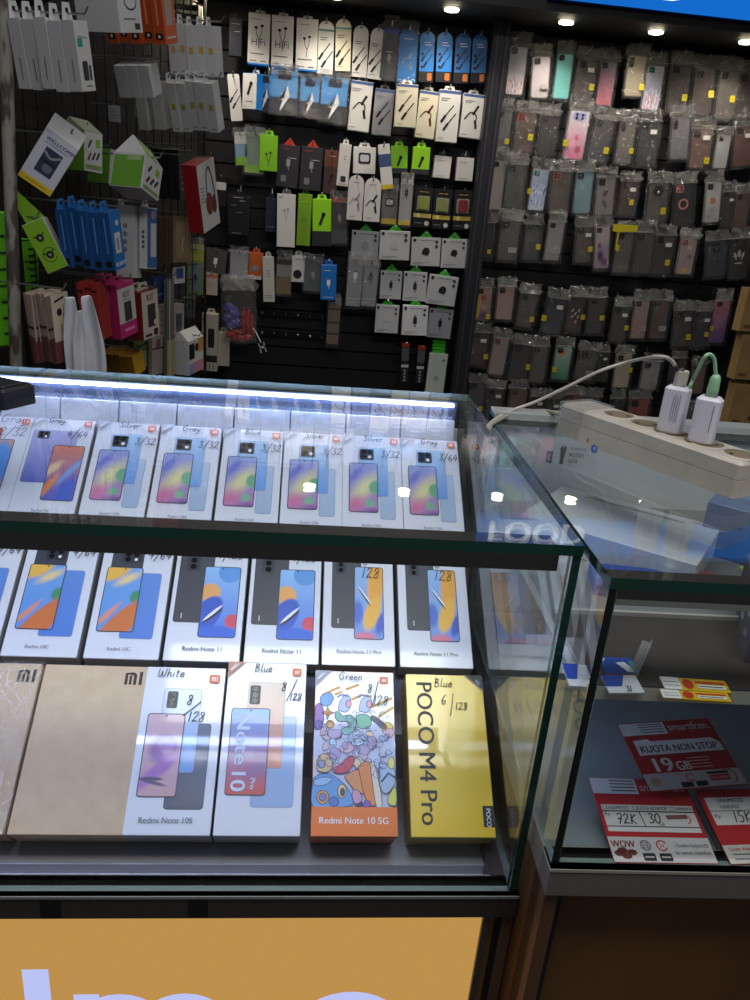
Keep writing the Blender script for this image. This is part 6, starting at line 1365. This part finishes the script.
m = MB(); m.flat(rect(-hw * .995, .0004, hw * .995, h * .235), .0003, mat((196, 188, 188), .12, coat=.6)); m.ribbon(arc(-hw * .08, h * .15, h * .05, h * .05, 20, 320, 12), h * .016, .0005, CR)
for u in (-.33, -.03): m.flat(rr(hw * u, h * .02, hw * (u + .24), h * .09, .001), .0005, INK)
m.flat(rect(hw * .3, h * .08, hw * .72, h * .16), .0005, CR); m.text('FULL SPEED', hw * .33, h * .105, h * .045, WL, .0007, fit=hw * .36); m.ribbon([(hw * .3, h * .19), (hw * .72, h * .19)], h * .03, .0005, INK); m.ribbon(arc(hw * .72, h * .13, hw * .14, h * .10, -70, 110, 10), .0012, .0005, CR); m.flat(disc(-hw * .8, h * .12, hw * .1, h * .07, 12), .0005, mat((190, 150, 120), .3)); m.build('lower_band', o)
o, w, h = pcard('price_card', 'red price card with handwritten 15K at the right edge', 'price card', (703, 793), (800, 787), (722, 861), (816, 862), .801, 14, .492)
hw = w / 2
m = MB(); m.prism(rr(-hw, 0, hw, h, .002, 2), -.001, 0, CR); m.build('card', o)
m = MB(); m.flat(rect(-hw * .90, h * .50, hw * .90, h * .88), .0003, CW); m.text('UNLIMITED', -hw * .66, h * .81, h * .075, INK, .0005, bold=.01, fit=hw * .56); m.text('HARIAN', -hw * .66, h * .72, h * .075, INK, .0005, bold=.01, fit=hw * .40); m.text('Rp', -hw * .86, h * .60, h * .07, INK, .0005); m.ribbon([(-hw * .9, h * .69), (hw * .9, h * .69)], .0008, .0005, GREYT); m.build('printed_form', o)
m = MB(); pen(m, '15K', -hw * .48, h * .53, h * .15, .0011, .0006); pen(m, 'V', -hw * .32, h * .03, h * .16, .0012, .0008); m.build('handwriting', o)
m = MB(); m.flat(rect(-hw * .995, .0004, hw * .995, h * .24), .0003, mat((222, 216, 212), .4)); m.text('Gratis Nelpon', -hw * .9, h * .165, h * .06, CR, .0005, bold=.01, fit=hw * .56); lines(m, -hw * .86, -hw * .5, [h * .12, h * .06], .0005, GREYT, .0012); m.build('lower_band', o)
o, w, h = pcard('price_card', 'bent white edged card under the 15K card', 'price card', (704, 800), (770, 800), (716, 861), (780, 862), .7925, 10, .489)
m = MB(); m.prism(rr(-w / 2, 0, w / 2, h, .002, 2), -.001, 0, mat((170, 168, 166), .4)); m.build('card', o); m = MB(); m.ribbon([(-w * .4, h * .1), (w * .4, h * .1)], .001, .0004, GREYT); m.build('printed_line', o)
# starter packs on the shelf
def pack(nm, label, TL, TR, BL, BR, z, y0, group, tilt=8):
    return pcard(nm, label, 'starter pack', TL, TR, BL, BR, z, tilt, y0, group=group)
for k, (q, lab) in enumerate((((( 600, 657), (633, 658), (605, 676), (638, 676)), 'upper blue and white starter pack on the shelf, with red underline'), (((604, 676), (638, 675), (606, 692), (642, 693)), 'lower blue and white starter pack with handwriting at the shelf edge'))):
    o, w, h = pack('starter_pack', lab, *q, .9615 + .001 * (1 - k), .505 if k else .53, 'blue starter packs')
    hw = w / 2; m = MB(); m.prism(rr(-hw, 0, hw, h, .001, 2), -.002, 0, mat((40, 74, 160), .3) if not k else mat((206, 208, 214), .3)); m.build('card', o)
    m = MB()
    if k: m.flat([(-hw, h * .35), (-hw, h), (hw * .3, h), (-hw * .1, h * .35)], .0003, mat((40, 74, 160), .3)); pen(m, '31', hw * .0, h * .06, h * .3, .0008, .0005)
    else: m.flat([(-hw * .1, h * .7), (hw * .45, h * .75), (hw * .85, h * .2), (hw * .35, h * .22)], .0003, WT); m.flat(rect(hw * .7, h * .2, hw * .95, h * .8), .0003, mat((60, 160, 150), .3)); m.ribbon([(-hw, h * .03), (hw, h * .03)], .0012, .0004, RED); m.ribbon([(-hw * .85, h * .8), (-hw * .7, h * .9)], .0015, .0004, WT)
    m.build('print', o)
o, w, h = pack('starter_pack', 'blue and white starter pack partly behind the showcase corner', (566, 665), (588, 664), (566, 684), (592, 688), .9615, .515, 'blue starter packs')
m = MB(); m.prism(rr(-w / 2, 0, w / 2, h, .001, 2), -.002, 0, mat((206, 208, 214), .3)); m.build('card', o); m = MB(); m.flat([(-w / 2, h * .3), (-w / 2, h), (w * .15, h), (-w * .1, h * .3)], .0003, mat((40, 74, 160), .3)); m.build('print', o)
for k, (q, lab) in enumerate(((((661, 677), (727, 681), (663, 688), (729, 693)), 'yellow and white voucher pack on the shelf, upper one'), (((661, 689), (729, 694), (662, 698), (730, 701)), 'yellow and white voucher pack on the shelf, lower one at the edge'))):
    o, w, h = pack('voucher_pack', lab, *q, .9615, .505, 'yellow voucher packs')
    hw = w / 2; m = MB(); m.prism(rr(-hw, 0, hw, h, .001, 2), -.002, 0, mat((226, 186, 40), .3)); m.build('card', o)
    m = MB(); m.flat(rect(-hw, 0, -hw * .45, h), .0003, CW); lines(m, -hw * .95, -hw * .5, [h * .3, h * .6], .0005, GREYT, h * .05); m.build('white_end', o)
    m = MB(); m.flat(disc(-hw * .22, h * .5, hw * .16, h * .42, 14), .0004, mat((196, 60, 40), .3)); m.ribbon([(hw * .05, h * .7), (hw * .9, h * .7)], h * .16, .0004, mat((206, 70, 40), .3)); m.flat(rect(hw * .05, h * .2, hw * .9, h * .5), .0004, CW); m.ribbon([(hw * .1, h * .35), (hw * .8, h * .35)], h * .06, .0006, INK); m.build('print', o)
# strips of clear holder and boxes deeper on the shelf
q = at(636, 668, 2, .962)
o = thing('clear_divider', 'narrow clear plastic divider leaning on the shelf between the packs', 'divider', frame(q, (.8, -.6, 0), (.55, .75, .35), Vector((.8, -.6, 0)).cross(Vector((.55, .75, .35)))))
m = MB(); m.box(-.004, .004, -.012, .03, 0, .002, film('acry', (.8, .83, .83), .10, .5, .12, white=.04)); m.build('strip', o); m = MB(); m.box(.003, .0045, -.012, .03, .002, .006, film('acry', (.8, .83, .83), .10, .5, .12, white=.04)); m.build('lip', o)
def boxin(nm, label, cat, x, y, z, sx, sy, sz, rot, c, deco=None, side=None, top=None):
    o = thing(nm, label, cat, C2 @ Matrix.Translation((x, y, z)) @ Matrix.Rotation(R(rot), 4, 'Z'))
    m = MB(); m.prism(rr(-sx / 2, -sy / 2, sx / 2, sy / 2, .002, 2), 0, sz, top or c, side or c, bevel=.001); m.build('box_body', o)
    if deco: m = MB(); deco(m, sx, sy, sz + .0003); m.build('printed_top', o)
    return o
def dk_box(m, sx, sy, z):
    for k in range(4): m.ribbon([(-sx * .3, -sy * .35 + sy * .2 * k), (sx * .3, -sy * .3 + sy * .2 * k)], sy * .06, z, mat((160, 150, 154), .4))
o = boxin('dark_printed_box', 'dark grey box with rows of faint lettering at the right end of the shelf', 'box', .225, .105, .9605, .09, .13, .05, -24, mat((92, 84, 92), .5), dk_box)
m = MB(); m.M = Matrix.Translation((-.0453, 0, .025)) @ Matrix.Rotation(R(-90), 4, 'Y') @ Matrix.Rotation(R(90), 4, 'Z')
for k in range(3): m.ribbon([(-.05 + .035 * k, .006), (-.035 + .035 * k, .010)], .006, .0002, mat((160, 150, 154), .4)); m.ribbon([(-.045 + .035 * k, -.01), (-.03 + .035 * k, -.006)], .005, .0002, mat((160, 150, 154), .4))
m.build('side_print', o)
def grey_deco(m, sx, sy, z): m.ribbon([(-sx * .4, sy * .42), (sx * .45, sy * .42)], .002, z, mat((200, 204, 206), .4)); m.ribbon([(-sx * .3, sy * .36), (sx * .3, sy * .36)], .004, z, mat((120, 124, 130), .4))
boxin('grey_carton', 'flat grey carton lying under the top glass in front of the power strip', 'carton', .130, .300, .9605, .19, .13, .030, -36, mat((186, 190, 198), .5), grey_deco)
boxin('blue_carton', 'blue carton with white stripes under the glass near the front corner', 'carton', .110, .195, .9605, .085, .05, .012, -8, mat((40, 74, 150), .45), lambda m, sx, sy, z: lines(m, -sx * .1, sx * .45, [-sy * .3, -sy * .1, sy * .1], z, mat((190, 200, 210), .4), sy * .08))
boxin('steel_blue_box', 'steel blue box under the middle of the power strip', 'carton', .300, .30, .9605, .12, .10, .06, -38, mat((84, 112, 156), .45), lambda m, sx, sy, z: m.ribbon([(-sx * .3, 0), (sx * .3, 0)], sy * .2, z, mat((110, 136, 176), .4)))
boxin('lime_white_box', 'box with lime green edge and white squares under the glass at the right', 'carton', .33, .19, .9605, .18, .10, .012, 4, mat((206, 208, 196), .45), lambda m, sx, sy, z: (m.flat(rect(-sx * .5, sy * .1, sx * .5, sy * .48), z, mat((160, 196, 40), .4)), [m.ribbon([(-sx * .4 + sx * .13 * k, -sy * .45), (-sx * .4 + sx * .13 * k, sy * .05)], .0012, z + .0002, GREYT) for k in range(7)]))
boxin('maroon_box', 'dull red box under the glass beside the blue carton', 'carton', .185, .19, .9605, .04, .05, .012, 10, mat((130, 66, 66), .45), lambda m, sx, sy, z: m.ribbon([(-sx * .3, 0), (sx * .3, 0)], sy * .15, z, mat((196, 170, 160), .4)))
# sticker printed on the case glass: trophy emblem with lettering
RP = C2 @ Vector((.1, D2 - .0206, 1.0)); cx_, cy_ = C2.to_3x3() @ Vector((1, 0, 0)), C2.to_3x3() @ Vector((0, 1, 0))
q = on_plane(561, 464, RP, cy_); q2 = on_plane(582, 466, RP, cy_); q3 = on_plane(561, 452, RP, cy_)
x = cx_; y = Vector((0, 0, 1))
o = thing('emblem_sticker', 'grey trophy emblem sticker with small lettering at the back of the right showcase', 'sticker', frame(q, x, y, -cy_))
SK = mat((40, 42, 54), .5); s_ = (q2 - q).length / 21; KY = 1.0
SY = Matrix.Diagonal((1, KY, 1, 1))
m = MB(); m.M = SY; m.flat(disc(0, 15 * s_, 3.2 * s_, 3.6 * s_, 14), .0003, SK); m.flat([(-2.6 * s_, 12 * s_), (2.6 * s_, 12 * s_), (1.4 * s_, 5 * s_), (2.2 * s_, 0), (-2.2 * s_, 0), (-1.4 * s_, 5 * s_)], .00035, SK); m.flat(disc(0, 17 * s_, 1.2 * s_, n=8), .0005, mat((150, 156, 166), .4)); m.build('trophy_emblem', o)
m = MB(); m.M = SY; m.text('FIFA WORLD CUP', 6 * s_, 15 * s_, 3.2 * s_, SK, .0003, sx=.62); m.text('RUSSIA', 6 * s_, 8 * s_, 5.6 * s_, SK, .0003, sx=.85); m.text('2018', 6 * s_, 1.5 * s_, 5.6 * s_, SK, .0003, sx=.85); m.build('lettering', o)
q = on_plane(549, 459, RP, cy_)
o = thing('emblem_sticker', 'small blue sticker left of the grey trophy emblem', 'sticker', frame(q, x, y, -cy_))
m = MB(); m.M = SY; m.flat(rect(-3 * s_, -4 * s_, 3 * s_, 8 * s_), 0, mat((46, 70, 120), .4)); m.build('sheet', o); m = MB(); m.M = SY; m.ribbon(arc(0, 2 * s_, 1.6 * s_, 2.4 * s_, 30, 330, 10), s_, .0002, mat((110, 140, 180), .4)); m.build('print', o)

# ---------------------------------------------------------------- power strip and adapters
a = at(554, 432.5, 2, ZT); b = at(733, 500, 2, ZT)
dx = (b - a).normalized(); dy = Vector((-dx.y, dx.x, 0)); Ls = (b - a).length
PS = frame(a + Vector((0, 0, .0003)), dx, dy, (0, 0, 1)); PI = PS.inverted()
HS, WS = .036, .052
OFFW = noisy((172, 167, 156), (186, 180, 170), 30, .4); OFFD = mat((120, 112, 98), .5)
ps = thing('power_strip', 'long off white power strip lying across the right glass top', 'power strip', PS)
m = MB(); m.prism(rr(0, 0, Ls, WS, .006), 0, HS * .5, OFFW); m.prism(rr(.0006, .0006, Ls - .0006, WS - .0006, .006), HS * .52, HS, OFFW, bevel=.003); m.prism(rr(.001, .001, Ls - .001, WS - .001, .006), HS * .49, HS * .53, OFFD); hsg = m.build('housing', ps)
def ontop(px, py): return PI @ at(px, py, 2, ZT + HS)
s0 = ontop(610, 416.7); s5 = ontop(733, 457)
sockets = [s0.lerp(s5, k / 4.0) for k in range(5)]
for p_ in sockets:
    m = MB(); n = 24; r1_, r2_ = .0185, .0160; cx, cy = p_.x, WS * .5
    A_ = disc(cx, cy, r1_, n=n); B_ = disc(cx, cy, r2_, n=n)
    m.add([(x_, y_, HS + .0002) for x_, y_ in A_] + [(x_, y_, HS + .0012) for x_, y_ in B_], [(k, (k + 1) % n, n + (k + 1) % n, n + k) for k in range(n)], OFFW)
    m.flat(disc(cx, cy, .0158, n=n), HS + .0004, mat((116, 104, 82), .6)); 
    for sx in (-1, 1): m.flat(disc(cx + sx * .0095 * .7, cy + sx * .0095 * .7, .0024, n=10), HS + .0007, BLACK)
    m.build('socket', hsg)
m = MB(); m.M = Matrix.Translation((0, -.0003, 0)) @ Matrix.Rotation(R(90), 4, 'X')
st = PI @ at(593, 425, 1, a.y); 
def onfront(px, py): q_ = on_plane(px, py, a, dy); return PI @ q_
e = onfront(594.5, 449); m.flat(disc(e.x, e.z, .0052, n=8), .0004, mat((60, 110, 176), .4)); m.flat(disc(e.x + .001, e.z + .001, .0022, n=8), .0006, mat((150, 180, 210), .4)); o = m.build('blue_sticker', ps)
m = MB(); m.M = Matrix.Translation((0, -.0003, 0)) @ Matrix.Rotation(R(90), 4, 'X'); e = onfront(588, 440); m.flat([(e.x - .0012, e.z - .003), (e.x + .0016, e.z - .002), (e.x + .0010, e.z + .003), (e.x - .001, e.z + .002)], .0004, mat((150, 84, 50), .6)); m.build('rust_mark', ps)
m = MB(); m.prism(rr(-.001, -.001, .040, WS + .001, .006), .002, HS + .0012, film('tape', (.9, .9, .88), .12, .6, .1, white=.08, bump=.6, bscale=80)); o = m.build('clear_tape', ps)
WPL = mat((212, 210, 222), .35); WPD = mat((170, 168, 176), .4)
def adapter(label, sock, hh, ww, dd, yaw, printd):
    o = thing('charger_adapter', label, 'charger adapter', PS @ Matrix.Translation((sock.x, WS * .5, HS + .0022)) @ Matrix.Rotation(R(yaw), 4, 'Z'), 'white charger adapters in the power strip')
    m = MB(); m.prism(rr(-ww / 2, -dd / 2, ww / 2, dd / 2, .006, 4), 0, hh, WPL, bevel=.003); bdy = m.build('body', o)
    m = MB(); m.prism(disc(0, 0, .0155, n=20), -.0015, -.0001, OFFD); m.build('plug_base', o)
    m = MB(); m.flat(rect(-.006, -.003, .006, .003), hh + .0003, mat((60, 60, 66), .4)); m.build('port', bdy)
    m = MB(); m.M = Matrix.Translation((0, -dd / 2 - .0002, hh * .55)) @ Matrix.Rotation(R(90), 4, 'X')
    for k in range(4 if printd else 1): m.ribbon([(ww * .12 - .0022 * k + .004, -hh * .3), (ww * .12 - .0022 * k + .004, hh * (.3 - .05 * (k % 2)))], .0008, .0001, mat((130, 128, 140), .5))
    m.build('printed_text', o)
    return o
E1 = adapter('taller white charger adapter with a grey cable plug, left one in the strip', sockets[2] - Vector((.008, 0, 0)), .047, .024, .022, 18, True)
E2 = adapter('white charger adapter with a green cable plug, right one in the strip', sockets[3] - Vector((.008, 0, 0)), .045, .024, .022, 22, False)
t1 = E1.matrix_world @ Vector((0, 0, .047)); t2 = E2.matrix_world @ Vector((0, 0, .045))
SH1, SH2 = proj(t1), proj(t2)
def near(px, py, P_):
    s_, b_ = (SH1, (670, 388)) if (P_ - t1).length < .02 else (SH2, (710, 399))
    return at(px + s_[0] - b_[0], py + s_[1] - b_[1], 1, P_.y)
# white charging cable
o = thing('charging_cable', 'pale grey charging cable arching left from the taller adapter', 'cable', Matrix.Translation(t1))
m = MB(); m.prism(rr(-.0065, -.0035, .0065, .0035, .002), .0004, .016, mat((170, 166, 158), .35), bevel=.001); m.build('metal_plug', o)
path = [t1 + Vector((0, 0, .016)), near(668, 372, t1), near(662, 363, t1), near(650, 359, t1), at(632, 361, 1, .885), at(600, 371, 1, .90), at(565, 388, 1, .915), at(535, 402, 1, .925), at(510, 411, 2, ZT + .008), at(494, 420, 2, ZT + .003), at(487, 427, 2, ZT + .0035)]
path = [Vector(v) for v in path]
sp_ = smooth_pts(path, 6); 
m = MB(); m.tube([v - t1 for v in sp_[:10]], [.0034 - .00015 * k for k in range(10)], mat((30, 28, 30), .5), 8); q_ = m.build('strain_relief', o, True); q_['label'] = 'black cable boot'
m = MB(); m.tube([v - t1 for v in sp_[9:]], .0019, mat((176, 170, 164), .45), 8); m.build('cord', o, True)
# green cable
o = thing('charging_cable', 'green charging cable looping up behind the right adapter', 'cable', Matrix.Translation(t2))
GC = mat((136, 180, 146), .4)
m = MB(); m.tube([(0, 0, .0004), (0, 0, .006), (.0, 0, .018), (.0005, 0, .022)], [.0055, .0058, .005, .003], GC, 10); m.build('plug_boot', o, True)
path = [t2 + Vector((0, 0, .020)), near(714, 372, t2), near(713, 362, t2), near(708, 357, t2), near(702, 362, t2), at(694, 378, 1, t2.y + .03), at(686, 394, 1, t2.y + .045), at(676, 416, 2, ZT + .003), at(660, 420, 2, ZT + .003)]
m = MB(); m.tube([Vector(v) - t2 for v in smooth_pts(path, 6)], .0019, GC, 8); m.build('cord', o, True)
# cord of the power strip
q0 = PS @ Vector((-.001, WS * .5, HS * .4))
o = None
path = [q0 + dx * .004, q0 - dx * .02, at(545, 411, 2, ZT + .006), at(525, 412, 2, ZT + .005), at(507, 416, 2, ZT + .004), at(492, 424, 2, ZT + .003), at(489, 430, 2, ZT + .0035)]
m = MB(); m.tube([PI @ Vector(v) for v in smooth_pts(path, 6)], .0026, mat((150, 144, 130), .5), 8); m.build('cord', ps, True)
m = MB(); m.tube([PI @ (q0 - dx * .0015), PI @ (q0 - dx * .014)], [.0045, .003], OFFD, 10); m.build('strain_relief', ps, True)

# kraft boxes on the right beyond the display
for k, (px0, py0, px1, py1, lab) in enumerate(((744, 335, 785, 380, 'upper tan box at the far right edge'), (736, 384, 785, 426, 'lower tan box with dark brush marks at the far right edge'), (749, 288, 788, 332, 'uppermost tan box in shade at the far right edge'))):
    p_ = at(px0, py0, 1, 2.75); r_ = at(px1, py1, 1, 2.75); w = r_.x - p_.x; h = p_.z - at(px0, py1, 1, 2.75).z
    o = thing('tan_box', lab, 'box', frame((p_.x + w / 2, 2.75, p_.z - h), (1, 0, 0), (0, 0, 1), (0, -1, 0)), 'tan boxes at the right edge')
    m = MB(); m.prism(rect(-w / 2, 0, w / 2, h), -.05, 0, noisy((150, 122, 78), (166, 136, 88), 12, .6), bevel=.002); m.build('box_body', o)
    m = MB(); m.ribbon(smooth_pts([(-w * .1, h * .2), (0, h * .5), (w * .05, h * .8)], 4), .03 if k == 1 else .012, .0006, mat((90, 70, 46), .6)); m.ribbon([(-w * .4, h * .12), (-w * .3, h * .12)], .012, .0006, mat((110, 86, 54), .6)); m.build('print', o)
q = at(745, 427, 1, 2.75)
o = thing('side_shelf', 'dark shelf unit holding the tan boxes at the right edge', 'shelf', Matrix.Translation((q.x + .1, 2.83, 0)))
zt_ = at(736, 380, 1, 2.75).z; zb_ = at(740, 426, 1, 2.75).z; zu_ = at(742, 332, 1, 2.75).z
m = MB()
for z_ in (zt_, zb_, zu_): m.box(-.10, .2, -.08, .0, z_ - .014, z_ - .001, mat((34, 30, 30), .5))
m.build('boards', o); m = MB(); m.box(-.11, -.10, -.03, .0, 0, 1.5, mat((28, 26, 28), .5)); m.box(.2, .21, -.08, .0, 0, 1.9, mat((28, 26, 28), .5)); m.build('sides', o)

# ================================================================== AMBIENT AND ADDED FILL LIGHT
W = bpy.data.worlds.new('hall'); sc.world = W; W.use_nodes = True
bg = W.node_tree.nodes['Background']; bg.inputs[0].default_value = lin((196, 200, 214)); bg.inputs[1].default_value = AMB
def area(nm, loc, rot, sx, sy, e, c):
    L = bpy.data.lights.new(nm, 'AREA'); L.shape = 'RECTANGLE'; L.size = sx; L.size_y = sy; L.energy = e; L.color = c
    o = bpy.data.objects.new(nm, L); COL.objects.link(o); o.location = loc; o.rotation_euler = rot
    return o
area('hall_fill_light', (0.4, .15, 2.5), (0, 0, 0), 1.6, .4, HALL_FILL, (1, .98, .95))  # added fill light above the showcases, no such lamp is seen
area('hall_fill_light', (-.2, 1.55, 2.9), (0, 0, 0), 1.8, .4, HALL_FILL * .45, (1, .97, .92))  # weaker fill added further back, also without a visible lamp
sc.view_settings.view_transform = 'Standard'; sc.view_settings.look = 'None'; sc.view_settings.gamma = 1; sc.view_settings.exposure = EXPO
sc.view_settings.use_curve_mapping = False
cy = sc.cycles
cy.use_denoising = True; cy.max_bounces = 10; cy.transparent_max_bounces = 32; cy.glossy_bounces = 5; cy.diffuse_bounces = 3; cy.sample_clamp_indirect = 4.0
bpy.context.view_layer.update()
